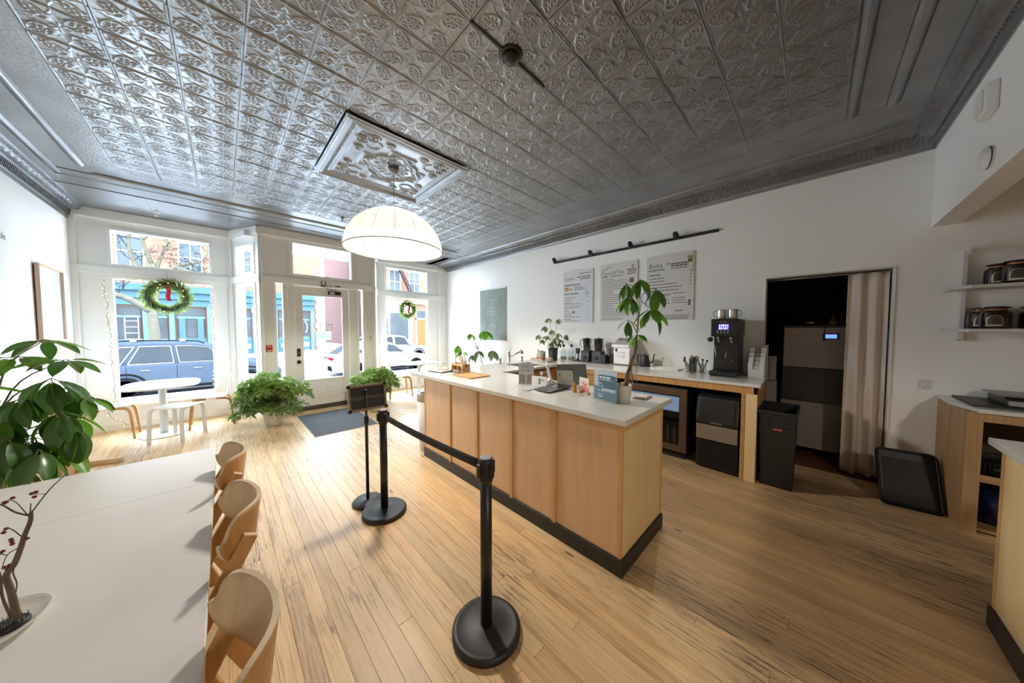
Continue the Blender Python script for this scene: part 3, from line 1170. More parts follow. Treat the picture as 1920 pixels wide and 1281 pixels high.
def car(name, label, x_rear, y_near, L, Hc, m, suv=True, z=ZR, rails=False, group=None):
    """car seen from the side, nose towards +x; local x from the rear bumper, y from the near side"""
    t = thing(name, label, 'car', (x_rear, y_near, z), group=group)
    Wd = 1.88
    if suv:
        low = [(0.02, 0.30), (0.0, 0.55), (0.03, 0.95), (0.12, 1.02), (0.2, 1.05), (L - 1.45, 1.03), (L - 0.5, 0.95), (L - 0.12, 0.82), (L - 0.01, 0.6), (L - 0.03, 0.32), (L - 0.15, 0.24), (0.2, 0.24)]
        top = [(0.12, 1.02), (0.30, Hc - 0.2), (0.42, Hc - 0.08), (0.8, Hc - 0.01), (1.6, Hc), (2.4, Hc - 0.04), (2.75, Hc - 0.13), (L - 1.45, 1.03)]
    else:
        low = [(0.03, 0.30), (0.0, 0.55), (0.04, 0.88), (0.15, 0.98), (0.75, 1.02), (L - 1.35, 0.98), (L - 0.5, 0.86), (L - 0.1, 0.7), (L, 0.5), (L - 0.05, 0.3), (L - 0.2, 0.22), (0.2, 0.22)]
        top = [(0.2, 0.98), (0.85, Hc - 0.14), (1.3, Hc - 0.03), (1.9, Hc), (2.5, Hc - 0.05), (2.9, Hc - 0.2), (L - 1.3, 0.99)]
    # body: three slices across, sides curve in at sill and roof
    def loft(outl, ins):
        mb = MB()
        n = len(outl)
        ys = [ins[0], ins[1], Wd / 2, Wd - ins[1], Wd - ins[0]]
        cx, cz = sum(p[0] for p in outl) / n, sum(p[1] for p in outl) / n
        sc = [0.965, 1.0, 1.0, 1.0, 0.965]
        vs = []
        for y, k in zip(ys, sc):
            vs += [(cx + (p[0] - cx) * k, y, cz + (p[1] - cz) * k) for p in outl]
        fs = []
        for a in range(4):
            for i in range(n):
                j = (i + 1) % n
                fs.append((a * n + i, a * n + j, (a + 1) * n + j, (a + 1) * n + i))
        fs += [tuple(range(n)), tuple(reversed(range(4 * n, 5 * n)))]
        mb.add(vs, fs, False)
        return mb
    ol = []
    for i in range(len(low)):
        ol.append(low[i])
    loft(ol, (0.0, 0.06)).build('body', m, t, 0.05, 3)
    loft(top + [(L - 1.45, 0.95), (0.2, 0.95)], (0.13, 0.19)).build('cabin', m, t, 0.04, 3)
    # side glass and pillars
    zs0 = 1.06
    if suv:
        panes = [[(0.36, zs0 + 0.02), (0.86, zs0), (1.14, Hc - 0.13), (0.95, Hc - 0.13), (0.55, Hc - 0.17)], [(1.0, zs0), (1.92, zs0), (1.86, Hc - 0.12), (1.24, Hc - 0.12)], [(2.04, zs0), (L - 1.6, zs0), (2.72, Hc - 0.2), (2.35, Hc - 0.13), (1.97, Hc - 0.12)]]
    else:
        panes = [[(1.0, zs0 - 0.03), (1.78, zs0 - 0.03), (1.78, Hc - 0.1), (1.35, Hc - 0.12)], [(1.86, zs0 - 0.03), (L - 1.55, zs0 - 0.05), (2.75, Hc - 0.2), (2.35, Hc - 0.1), (1.86, Hc - 0.09)]]
    for p in panes:
        g = MB()
        g.prism(p, 0.115, 0.14, 'y')
        w = g.build('side_window', M_cglass, t)
        e = MB()
        n = len(p)
        for i in range(n):
            a, b = p[i], p[(i + 1) % n]
            e.bar((a[0], 0.112, a[1]), (b[0], 0.112, b[1]), 0.014, 0.022)
        e.build('window_trim', M_chrome, w)
    # windscreen / rear glass
    if suv:
        MB().add([(0.1, 0.3, 1.06), (0.1, Wd - 0.3, 1.06), (0.27, Wd - 0.36, Hc - 0.2), (0.27, 0.36, Hc - 0.2)], [(0, 1, 2, 3)]).build('rear_window', M_cglass, t, solid=0.01)
    else:
        MB().add([(0.25, 0.35, 1.03), (0.25, Wd - 0.35, 1.03), (0.8, Wd - 0.4, Hc - 0.15), (0.8, 0.4, Hc - 0.15)], [(0, 1, 2, 3)]).build('rear_window', M_cglass, t, solid=0.02)
    # wheels with arches
    for xa in (0.95, L - 0.92):
        for yy in (-0.005, Wd - 0.2):
            w = MB().lathe([(0.20, 0), (0.33, 0), (0.355, 0.03), (0.355, 0.18), (0.33, 0.21), (0.2, 0.21)], 28, M=Matrix.Translation((xa, yy + 0.21, 0.355)) @ Matrix.Rotation(PI / 2, 4, 'X'))
            wo = w.build('wheel', M_tire, t)
            rm = MB()
            for k in range(5):
                a = 2 * PI * k / 5
                rm.bar((xa + 0.03 * math.cos(a), yy + 0.012, 0.355 + 0.03 * math.sin(a)), (xa + 0.22 * math.cos(a), yy + 0.012, 0.355 + 0.22 * math.sin(a)), 0.07, 0.02, (0, 1, 0))
            rm.lathe([(0.21, 0), (0.235, 0), (0.235, 0.02), (0.21, 0.02)], 28, M=Matrix.Translation((xa, yy + 0.02, 0.355)) @ Matrix.Rotation(PI / 2, 4, 'X'))
            rm.build('rim', M_rim, wo)
        arch = MB()
        pts = [(xa + 0.42 * math.cos(a), -0.004, 0.36 + 0.42 * math.sin(a)) for a in [PI * k / 16 for k in range(17)]]
        arch.tube(pts, 0.03, 6)
        arch.build('wheel_arch', M_tire if suv else m, t)
    # door lines, handles, sill, lamps, mirror
    for xh in ((1.25, 2.35) if suv else (1.45, 2.3)):
        MB().box(xh, xh + 0.2, -0.03, 0.01, 0.86, 0.885).build('door_handle', M_chrome, t, 0.008)
    for xl in ((0.98, 1.98) if suv else (1.82, 2.95)):
        MB().box(xl, xl + 0.008, -0.003, 0.01, 0.4, 1.0).build('door_seam', M_tire, t)
    MB().box(0.5, L - 0.5, -0.006, 0.03, 0.24, 0.34).build('sill', M_tire, t, 0.01)
    M_red = ext('tail_lamp_red', (0.45, 0.02, 0.03), 0.25)
    M_head = ext('head_lamp', (0.55, 0.58, 0.6), 0.15)
    MB().box(-0.02, 0.10, 0.03, 0.42, 0.80, 0.9).box(-0.02, 0.05, 0.42, Wd - 0.42, 0.845, 0.87).build('tail_lamp', M_red, t, 0.01)
    MB().box(-0.03, 0.22, 0.12, 0.62, 0.32, 0.52).build('bumper_insert', M_tire, t, 0.03)
    MB().box(L - 0.32, L - 0.05, 0.03, 0.35, 0.66, 0.77).build('head_lamp', M_head, t, 0.03)
    mr = MB().box(L - 1.62, L - 1.42, -0.16, 0.06, 1.0, 1.13)
    mr.build('side_mirror', m, t, 0.03)
    if rails:
        rr_ = MB()
        rr_.tube(spline([(0.6, 0.27, Hc - 0.03), (0.9, 0.27, Hc + 0.05), (2.3, 0.27, Hc + 0.03), (2.6, 0.27, Hc - 0.06)], 6), 0.018, 6)
        ro = rr_.build('roof_rail', M_tire, t)
        for xx in (1.05, 2.05):
            MB().box(xx, xx + 0.13, 0.2, 0.36, Hc + 0.0, Hc + 0.1).box(xx + 0.03, xx + 0.1, 0.3, Wd - 0.3, Hc + 0.05, Hc + 0.085).build('crossbar', M_rim, ro, 0.02)
    return t


car('suv', 'dark blue estate car with roof bars parked outside the large window', -3.07, 14.2, 4.65, 1.72, ext('dark_blue_paint', (0.10, 0.125, 0.175), 0.45, var=0.1, coat=0.6), True, rails=True)
car('sedan', 'white car parked outside the door, red tail lamp towards the door', 3.25, 14.2, 4.7, 1.55, ext('white_car_paint', (0.5, 0.51, 0.52), 0.25, coat=0.5), False)
car('suv', 'white sport utility car parked beyond the white sedan', 6.2, 19.5, 4.6, 1.75, ext('white_car_paint2', (0.46, 0.47, 0.49), 0.25, coat=0.5), True)
car('sedan', 'red car parked across the street under the tree', -7.6, 25.0, 4.6, 1.98, ext('red_car_paint', (0.75, 0.10, 0.13), 0.4), True)

# ---------------------------------------------------------------- buildings across the street
def brick(name, c1, c2, mortar, scale=9.0):
    m, nt, b = nodes_of(name)
    N, L = nt.nodes.new, nt.links.new
    tc = N('ShaderNodeTexCoord')
    mp = N('ShaderNodeMapping')
    mp.inputs['Rotation'].default_value = (PI / 2, 0, 0)
    L(tc.outputs['Object'], mp.inputs['Vector'])
    br_ = N('ShaderNodeTexBrick')
    br_.inputs['Scale'].default_value = scale / 2
    c1, c2, mortar = (tuple(c * KX for c in q) for q in (c1, c2, mortar))
    br_.inputs['Color1'].default_value = (*c1, 1)
    br_.inputs['Color2'].default_value = (*c2, 1)
    br_.inputs['Mortar'].default_value = (*mortar, 1)
    br_.inputs['Mortar Size'].default_value = 0.012
    L(mp.outputs[0], br_.inputs['Vector'])
    L(br_.outputs['Color'], b.inputs['Base Color'])
    b.inputs['Roughness'].default_value = 0.85
    b.inputs['Specular IOR Level'].default_value = 0.0
    return m


M_brick = brick('orange_brick', (0.44, 0.20, 0.14), (0.50, 0.24, 0.17), (0.42, 0.28, 0.22))
M_plum = brick('plum_brick', (0.27, 0.165, 0.16), (0.31, 0.19, 0.18), (0.32, 0.25, 0.24))
M_teal = ext('blue_shopfront_paint', (0.12, 0.22, 0.28), 0.5, var=0.06, scale=0.8)
M_tealp = ext('pale_blue_paint', (0.19, 0.31, 0.37), 0.5, var=0.05, scale=0.8)
M_stone = ext('pale_stone', (0.8, 0.78, 0.76), 0.8, var=0.08, scale=1.2)
M_wwhite = ext('white_window_paint', (0.8, 0.82, 0.84), 0.6)
M_shopg = ext('shop_glass', (0.13, 0.14, 0.155), 0.4, var=0.5, scale=0.7, spec=0.8)
M_upg = ext('upstairs_glass', (0.16, 0.19, 0.22), 0.12, var=0.3, scale=0.5)
K = YFAC / 30.0
zk = lambda z: 1.531 + (z - 1.531) * K


def building(name, label, x0, x1, z1, y0, depth, m):
    t = thing(name, label, 'building', ((x0 + x1) / 2, y0, ZS))
    MB().box(x0 - t.location.x, x1 - t.location.x, 0, depth, 0, z1 - ZS).build('brick_wall', m, t)
    return t


def upwin(t, x, z0, z1, w, arch=False):
    """sash window with pale surround, sill and lintel on a facade; x,z in world"""
    lx, lz0, lz1 = x - t.location.x, z0 - ZS, z1 - ZS
    s = MB()
    s.box(lx - w / 2 - 0.14, lx + w / 2 + 0.14, -0.07, 0, lz1, lz1 + 0.28).box(lx - w / 2 - 0.12, lx + w / 2 + 0.12, -0.14, 0, lz0 - 0.16, lz0)
    s.box(lx - w / 2 - 0.1, lx - w / 2, -0.05, 0, lz0, lz1).box(lx + w / 2, lx + w / 2 + 0.1, -0.05, 0, lz0, lz1)
    s.box(lx - w / 2, lx + w / 2, -0.045, 0, (lz0 + lz1) / 2 - 0.04, (lz0 + lz1) / 2 + 0.04).box(lx - 0.03, lx + 0.03, -0.035, 0, lz0, lz1)
    wo = s.build('window', M_wwhite, t)
    for a, b in ((lz0, (lz0 + lz1) / 2 - 0.04), ((lz0 + lz1) / 2 + 0.04, lz1)):
        for c, d in ((lx - w / 2, lx - 0.03), (lx + 0.03, lx + w / 2)):
            MB().box(c, d, -0.02, -0.004, a, b).build('pane', M_upg, wo)


b1 = building('shop_building', 'orange brick building with blue painted shopfront across the street', -13, 6.15 * K, 12.5, YFAC, 9, M_brick)
ox = b1.location.x
for xx in (-11.5, -9.0, -6.6, -4.0, -1.45, 1.15, 3.6):
    upwin(b1, xx * K, zk(5.5), zk(7.3), 1.05)
    upwin(b1, xx * K, zk(9.0), zk(10.8), 1.05)
st = MB()
st.box(-13 - ox, 6.15 * K - ox, -0.05, 0, zk(7.75) - ZS, zk(7.95) - ZS)
st.build('string_course', M_stone, b1)
qs = MB()
for k in range(18):
    w = 0.5 if k % 2 else 0.38
    qs.box(6.16 * K - w - ox, 6.16 * K - ox + 0.03, -0.06, 0.3, k * 0.42, k * 0.42 + 0.4)
qs.build('quoins', M_stone, b1)['kind'] = 'stuff'
# shopfront joinery
sf = MB()
xs0, xs1 = -12.5 - ox, 5.6 * K - ox
sf.box(xs0, xs1, -0.55, 0, zk(3.95) - ZS, zk(4.4) - ZS).box(xs0, xs1, -0.35, 0, zk(3.5) - ZS, zk(3.95) - ZS).box(xs0, xs1, -0.22, 0, zk(3.05) - ZS, zk(3.5) - ZS)
sfo = sf.build('shop_cornice', M_teal, b1, 0.02)
sb = MB().box(xs0, xs1, -0.12, 0, 0, zk(0.75) - ZS)
sb.build('stall_riser', M_teal, b1)
for xx in (-11.9, -9.4, -7.2, -4.9, -3.5, -2.4, -0.65, 0.4, 1.75, 3.0, 4.55, 5.45):
    MB().box(xx * K - 0.13 - ox, xx * K + 0.13 - ox, -0.26, 0, 0, zk(3.06) - ZS).build('shop_pilaster', M_tealp, b1, 0.02)
for xa, xb, door in ((-11.7, -9.6, 0), (-9.2, -7.4, 0), (-7.0, -5.1, 0), (-4.7, -3.7, 0), (-3.3, -2.6, 0), (-2.2, -0.85, 1), (-0.45, 0.2, 0), (0.6, 1.55, 0), (1.95, 2.8, 0), (3.2, 4.35, 0), (4.75, 5.25, 0)):
    g = MB().box(xa * K - ox, xb * K - ox, -0.06, -0.02, zk(0.75) - ZS, zk(2.95) - ZS).build('shop_window', M_shopg, b1)
    f = MB()
    f.box(xa * K - ox, xb * K - ox, -0.1, -0.05, zk(2.25) - ZS, zk(2.4) - ZS).box(xa * K - ox, xb * K - ox, -0.1, -0.05, zk(0.75) - ZS, zk(0.9) - ZS)
    f.build('glazing_bar', M_tealp, g)
    if door:
        dd = MB()
        dd.box(xa * K + 0.1 - ox, xa * K + 0.42 - ox, -0.14, -0.05, 0.1, zk(2.25) - ZS).box(xb * K - 0.42 - ox, xb * K - 0.1 - ox, -0.14, -0.05, 0.1, zk(2.25) - ZS).box(xa * K + 0.42 - ox, xb * K - 0.42 - ox, -0.14, -0.05, 0.1, zk(0.9) - ZS)
        dd.build('shop_door', M_teal, b1, 0.01)
for xa, xb in ((0.65, 1.5), (2.0, 2.75), (3.3, 4.3), (4.78, 5.22)):
    MB().box(xa * K - ox, xb * K - ox, -0.15, -0.1, 0.42, 0.8).build('riser_panel', M_wwhite, b1, 0.01)
# things in the shop windows
rk = thing('display_rack', 'white wire rack standing in the blue shop window', 'rack', (-4.05 * K, YFAC - 0.36, zk(0.9)))
q = MB()
for xx in (-0.28, 0.28):
    q.box(xx - 0.02, xx + 0.02, 0, 0.04, 0, 1.55)
for zz_ in (0, 0.4, 0.8, 1.2, 1.52):
    q.box(-0.28, 0.28, 0, 0.04, zz_, zz_ + 0.04)
q.build('rack_frame', M_wwhite, rk)
wr_ = thing('window_letters', 'curved cream lettering in the far shop window seen through the door', 'lettering', (5.0 * K, YFAC - 0.2, zk(1.2)))
for k in range(11):
    a = -1.2 + 2.6 * k / 10
    MB().box(-0.06, 0.06, 0, 0.02, -0.035, 0.035, Matrix.Translation((0.2 * math.cos(a * 1.0) - 0.12, 0, 0.55 + 0.5 * math.sin(a))) @ Matrix.Rotation(-a - PI / 2 if k % 2 else -a, 4, 'Y')).build('letter_stroke', ext('cream_letters', (0.5, 0.46, 0.33), 0.6), wr_)

b2 = building('brick_building', 'red brick building with fire stair and plum side wall beyond the alley', 11.2, 30, 12.5, YFAC, 20, M_brick)
ox2 = b2.location.x
MB().box(11.12 - ox2, 11.2 - ox2, 0.02, 20, 0, 12.9).build('side_wall', M_plum, b2)
for xx in (12.65, 14.75, 17.0, 19.4):
    upwin(b2, xx * K, zk(5.3), zk(7.5), 1.1)
    upwin(b2, xx * K, zk(9.0), zk(10.8), 1.1)
MB().box(11.2 - ox2, 30 - ox2, -0.3, 0, zk(4.2) - ZS, zk(4.45) - ZS).box(11.3 - ox2, 14.6 * K - ox2, -0.06, 0, 0, zk(4.2) - ZS).build('stone_band', M_stone, b2, 0.02)
g = MB().box(12.1 * K - ox2, 14.0 * K - ox2, -0.09, -0.06, 0.9, zk(3.2) - ZS).build('shop_window', M_shopg, b2)
g = MB().box(11.5 * K - ox2, 11.9 * K - ox2, -0.09, -0.06, 0.9, zk(2.6) - ZS).build('shop_window', M_shopg, b2)
dw = MB()
dw.box(14.95 * K - ox2, 16.05 * K - ox2, -0.1, 0, 0.05, zk(2.55) - ZS)
do = dw.build('wooden_door', ext('tan_door', (0.33, 0.19, 0.08), 0.5), b2)
MB().box(15.0 * K - ox2, 16.0 * K - ox2, -0.12, -0.02, zk(2.75) - ZS, zk(3.5) - ZS).build('door_transom', M_shopg, b2)
fdr = MB()
fdr.box(14.8 * K - ox2, 14.95 * K - ox2, -0.14, 0, 0, zk(3.6) - ZS).box(16.05 * K - ox2, 16.2 * K - ox2, -0.14, 0, 0, zk(3.6) - ZS).box(14.8 * K - ox2, 16.2 * K - ox2, -0.14, 0, zk(2.57) - ZS, zk(2.72) - ZS)
fdr.build('door_surround', M_wwhite, b2)
# iron fire stair on the facade
fe = MB()
M_iron = ext('rusty_iron', (0.10, 0.07, 0.085), 0.6)
a, b = Vector((12.9 * K - ox2, -0.9, zk(7.8) - ZS)), Vector((14.3 * K - ox2, -0.9, zk(5.0) - ZS))
for yy in (0, 0.6):
    fe.bar(a + Vector((0, yy, 0)), b + Vector((0, yy, 0)), 0.05, 0.16)
    fe.bar(a + Vector((0, yy, 0.8)), b + Vector((0, yy, 0.8)), 0.03, 0.03)
for k in range(13):
    p = a.lerp(b, (k + 0.5) / 13)
    fe.box(p.x - 0.1, p.x + 0.1, p.y, p.y + 0.6, p.z - 0.02, p.z + 0.02)
fe.box(11.9 * K - ox2, 12.95 * K - ox2, -1.0, 0, zk(7.75) - ZS, zk(7.82) - ZS)
fe.build('fire_stair', M_iron, b2)
b3 = building('far_building', 'pale far building closing the alley', 3.0, 11.0, 8.0, 58, 6, ext('far_render', (0.4, 0.41, 0.43), 0.8))
for xx in (7.2, 8.6, 10.0):
    upwin(b3, xx, 2.6, 4.4, 0.8)

# ---------------------------------------------------------------- bare street tree
tr = thing('street_tree', 'bare winter street tree with mottled trunk across the road', 'tree', (-2.6, 24.3, ZS))
rt = random.Random(21)
M_bark = ext('mottled_bark', (0.24, 0.22, 0.17), 0.9, var=0.35, scale=5)
trunk = MB().tube(spline([(0, 0, 0), (0.03, 0, 1.5), (-0.02, 0, 2.8), (0.1, 0, 4.2), (0.05, 0, 5.4)], 5), [0.22 - 0.004 * k for k in range(21)], 10)
trunk.build('trunk', M_bark, tr)
limbs = []
lm = MB()
for pts, r in (([(-0.02, 0, 2.9), (-0.9, -0.3, 3.6), (-1.9, -0.6, 3.9), (-2.9, -0.8, 4.6), (-3.6, -1, 6.4)], 0.17), ([(0.05, 0, 3.9), (-0.5, 0.2, 5.2), (-0.7, 0.1, 6.6), (-0.3, 0, 8.0)], 0.13),
               ([(0.08, 0, 4.3), (0.9, -0.4, 5.3), (1.9, -0.6, 5.8), (2.3, -0.6, 7.0)], 0.12), ([(0.1, 0, 4.8), (0.5, 0, 6.2), (1.2, 0.2, 7.6)], 0.1), ([(0.05, 0, 5.3), (-0.2, -0.5, 6.8), (0.1, -0.8, 8.4)], 0.1),
               ([(0.9, -0.4, 5.3), (1.9, -0.8, 5.0), (3.0, -1.0, 5.6), (4.2, -1.2, 6.4)], 0.09), ([(-1.9, -0.6, 3.9), (-2.6, -0.9, 5.4), (-2.2, -1, 7.0)], 0.09)):
    sp = spline(pts, 5)
    lm.tube(sp, [r * (1 - 0.75 * k / (len(sp) - 1)) for k in range(len(sp))], 7)
    limbs.append((sp, r))
lm.build('limbs', M_bark, tr)
tw = MB()
def twig(p, d, r, n):
    L_ = rt.uniform(0.5, 1.1) * (0.55 + 0.2 * n)
    e = p + d * L_
    mid = p + d * (L_ * 0.5) + Vector((rt.uniform(-.08, .08), rt.uniform(-.08, .08), rt.uniform(-.05, .1)))
    tw.tube([p, mid, e], [r, r * 0.75, r * 0.5], 4, False)
    if n > 0:
        for _ in range(3):
            q = p.lerp(e, rt.uniform(0.45, 1.0))
            nd = (d + Vector((rt.uniform(-.9, .9), rt.uniform(-.9, .9), rt.uniform(-.5, .8)))).normalized()
            twig(q, nd, r * 0.6, n - 1)
for sp, r in limbs:
    for k in range(4, len(sp), 2):
        for _ in range(2):
            d = Vector((rt.uniform(-1, 1), rt.uniform(-1, 1), rt.uniform(-0.2, 1))).normalized()
            twig(sp[k], d, 0.022, 2)
two = tw.build('twigs', ext('twig_bark', (0.09, 0.08, 0.075), 0.9), tr, recalc=False)
two['kind'] = 'stuff'

# ================================================================== FURNITURE AND FIXTURES
M_ply = wood('birch_ply_face', (0.63, 0.40, 0.225), (0.69, 0.45, 0.26), (0.73, 0.49, 0.29), 'Z', 14, 0.12, 0.5, bump=0.02)
M_plyend = wood('pale_maple_face', (0.66, 0.48, 0.25), (0.72, 0.54, 0.29), (0.75, 0.58, 0.32), 'Z', 10, 0.12, 0.5, bump=0.02)
M_oak = wood('honey_oak', (0.40, 0.20, 0.065), (0.50, 0.27, 0.095), (0.56, 0.32, 0.12), 'Z', 30, 0.06, 0.42)
M_palewood = wood('pale_beech', (0.50, 0.34, 0.19), (0.58, 0.41, 0.24), (0.63, 0.46, 0.28), 'Z', 26, 0.08, 0.45)
M_plyedge = mat('ply_edge', (0.62, 0.47, 0.30), 0.5, var=0.1, scale=40)
M_quartz = mat('white_quartz', (0.64, 0.63, 0.60), 0.14, var=0.03, scale=3, spec=0.5)
M_white = mat('white_laminate', (0.74, 0.73, 0.71), 0.42, var=0.01)
M_whitep = mat('white_plastic', (0.78, 0.78, 0.77), 0.35, var=0.01)
M_paper = mat('white_paper', (0.78, 0.77, 0.74), 0.6, var=0.01)
M_steel = mat('brushed_steel', (0.55, 0.54, 0.52), 0.28, 0.95, var=0.05, scale=20)
M_dsteel = mat('dull_steel', (0.30, 0.29, 0.27), 0.38, 0.7, var=0.04, scale=12)
M_cglas = glassmat('clear_tableware_glass', (0.93, 0.95, 0.94), 0.9, 0.02)
M_tan = mat('tan_card', (0.5, 0.35, 0.2), 0.7)
M_ink = mat('dark_ink', (0.07, 0.07, 0.07), 0.7)

# ---------------------------------------------------------------- bar counter
bx0, bx1, by0, by1, bh = 1.715, 2.39, 0.79, 3.255, 0.955
bar = thing('bar_counter', 'long birch plywood service bar with vertical battens and black plinth', 'counter', (bx0, by0, 0))
MB().box(0.012, bx1 - bx0 - 0.012, 0.012, by1 - by0, 0.10, bh).build('carcass', M_ply, bar)
seams = [0.79, 1.315, 1.765, 2.24, 2.705, 3.255]
for a, b in zip(seams[:-1], seams[1:]):
    MB().box(0.0, 0.012, a - by0 + 0.003, b - by0 - 0.003, 0.105, bh - 0.012).build('front_panel', M_ply, bar, 0.001)
for k, s in enumerate(seams[1:-1]):
    MB().box(-0.014, 0.002, s - by0 - 0.03, s - by0 + 0.004, 0.105, bh - 0.002).build('batten', wood('orange_batten', (0.52, 0.30, 0.11), (0.60, 0.36, 0.14), (0.64, 0.40, 0.17), 'Z', 30, 0.06, 0.45), bar, 0.002)
MB().box(-0.004, 0.02, 0.0, 0.022, 0.105, bh).build('batten', MATS['orange_batten'], bar, 0.001)
MB().box(-0.004, 0.02, by1 - by0 - 0.022, by1 - by0 + 0.002, 0.105, bh).build('batten', MATS['orange_batten'], bar, 0.001)
eo = MB().box(0.02, bx1 - bx0 - 0.03, -0.002, 0.012, 0.105, bh - 0.05).build('end_panel', M_plyend, bar, 0.001)
MB().box(bx1 - bx0 - 0.032, bx1 - bx0, -0.006, 0.014, 0.105, bh).build('batten', MATS['orange_batten'], bar, 0.001)
MB().box(0.0, bx1 - bx0, -0.008, 0.014, bh - 0.05, bh).build('top_rail', MATS['orange_batten'], bar, 0.002)
MB().box(-0.008, 0.0, 0.0, by1 - by0, bh - 0.022, bh).build('top_rail', MATS['orange_batten'], bar, 0.001)
MB().box(-0.018, 0.0, -0.018, by1 - by0, 0.0, 0.105).box(0.0, bx1 - bx0 + 0.004, -0.018, 0.0, 0.0, 0.105).build('plinth', mat('black_plinth', (0.018, 0.016, 0.015), 0.45, var=0.3, scale=14), bar, 0.002)

# worktops of the U: bar, sink run, back run
ZT = 0.99
tag(MB().box(1.672, 2.50, 0.755, 3.50, bh, ZT).build('bar_worktop', M_quartz, None, 0.003), 'white stone worktop on the plywood bar', 'worktop')
sk = MB()
sx0, sx1, sy0, sy1 = 3.06, 3.62, 2.86, 3.27
for (a, b, c, d) in ((2.501, sx0, 2.725, 3.5), (sx1, 4.59, 2.725, 3.5), (sx0, sx1, 2.725, sy0), (sx0, sx1, sy1, 3.5)):
    sk.box(a, b, c, d, 0.958, ZT - 0.0005)
tag(sk.build('sink_worktop', M_quartz), 'white stone worktop around the sink joining bar and wall', 'worktop')
snk = thing('sink', 'steel undermount sink let into the far worktop', 'sink', ((sx0 + sx1) / 2, (sy0 + sy1) / 2, 0.76))
b = MB()
b.box(sx0 - snk.location.x, sx1 - snk.location.x, sy0 - snk.location.y, sy1 - snk.location.y, 0, 0.01)
for (a, c, d, e) in ((sx0 - 0.01, sx0, sy0 - 0.01, sy1 + 0.01), (sx1, sx1 + 0.01, sy0 - 0.01, sy1 + 0.01), (sx0, sx1, sy0 - 0.01, sy0), (sx0, sx1, sy1, sy1 + 0.01)):
    b.box(a - snk.location.x, c - snk.location.x, d - snk.location.y, e - snk.location.y, 0, 0.197)
b.build('basin', M_dsteel, snk)
tag(MB().box(3.70, 4.59, 0.335, 2.722, 0.958, ZT).build('back_worktop', M_quartz, None, 0.003), 'white stone worktop along the menu wall', 'worktop')
su = thing('sink_cabinet', 'plywood cupboard under the sink worktop', 'cabinet', (3.1, 3.1, 0))
MB().box(-0.6, 1.48, -0.31, 0.36, 0.1, 0.957).build('carcass', wood('shadow_ply', (0.30, 0.15, 0.06), (0.38, 0.2, 0.08), (0.42, 0.24, 0.1), 'Z', 14, 0.12, 0.5), su) if False else MB().box(-0.6, -0.08, -0.31, 0.36, 0.1, 0.957).box(0.56, 1.48, -0.31, 0.36, 0.1, 0.957).box(-0.08, 0.56, -0.31, 0.36, 0.1, 0.74).build('carcass', M_oak, su)
for k, xx in enumerate((-0.58, -0.06, 0.46)):
    dr = MB().box(xx, xx + 0.5, -0.33, -0.31, 0.12, 0.93).build('cupboard_door', M_oak, su, 0.002)
MB().box(-0.6, 1.48, -0.29, 0.34, 0, 0.1).build('plinth', MATS['black_plinth'], su)
# back counter frame
bf = thing('back_counter_frame', 'maple frame with end post carrying the back worktop', 'counter', (3.72, 0.36, 0))
MB().box(0.0, 0.03, 0.0, 2.34, 0.885, 0.957).build('front_rail', M_oak, bf, 0.002)
MB().box(0.0, 0.86, 0.0, 0.03, 0.885, 0.957).build('end_rail', M_oak, bf, 0.002)
MB().box(0.0, 0.028, 0.0, 0.09, 0.0, 0.885).build('end_post', M_plyend, bf, 0.002)
MB().box(0.0, 0.03, 0.093, 0.125, 0.0, 0.885).build('end_post', M_oak, bf, 0.002)
MB().box(0.03, 0.86, 0.0, 0.03, 0.0, 0.885).build('end_panel', M_oak, bf, 0.002)
MB().box(0.0, 0.86, 1.63, 1.66, 0.0, 0.885).box(0.0, 0.03, 1.58, 1.66, 0.0, 0.885).build('divider', M_oak, bf, 0.002)
MB().box(0.02, 0.86, 1.66, 2.34, 0.1, 0.885).build('cupboard', M_oak, bf, 0.002)

# ---------------------------------------------------------------- under counter machines
fr = thing('wine_fridge', 'black glass door drinks fridge under the back worktop', 'fridge', (3.76, 0.98, 0))
MB().box(0.03, 0.6, 0.0, 0.78, 0.09, 0.84).build('fridge_body', M_black, fr, 0.004)
MB().box(0.06, 0.55, 0.03, 0.75, 0.0, 0.09).build('kick_plate', M_dark, fr)
fd = MB()
fd.box(-0.012, 0.028, 0.0, 0.075, 0.1, 0.83).box(-0.012, 0.028, 0.705, 0.78, 0.1, 0.83).box(-0.012, 0.028, 0.075, 0.705, 0.755, 0.83).box(-0.012, 0.028, 0.075, 0.705, 0.1, 0.175)
fdo = fd.build('door_frame', mat('bronze_steel', (0.17, 0.125, 0.09), 0.35, 0.75), fr, 0.003)
MB().box(0.0, 0.006, 0.075, 0.705, 0.175, 0.755).build('pane', glassmat('fridge_glass', (0.55, 0.58, 0.6), 0.9, 0.02), fdo)
MB().box(0.0275, 0.0285, 0.075, 0.705, 0.175, 0.755).build('inner_back', mat('fridge_inside', (0.02, 0.02, 0.022), 0.5), fr)
MB().box(0.026, 0.0275, 0.09, 0.69, 0.56, 0.735).build('lit_shelf', mat('fridge_lit', (0.35, 0.4, 0.5), 0.4, var=0.8, scale=26, emit=(0.55, 0.72, 1.0), estr=0.35), fr)
MB().box(0.012, 0.0275, 0.085, 0.695, 0.43, 0.44).build('wire_shelf', M_steel, fr)
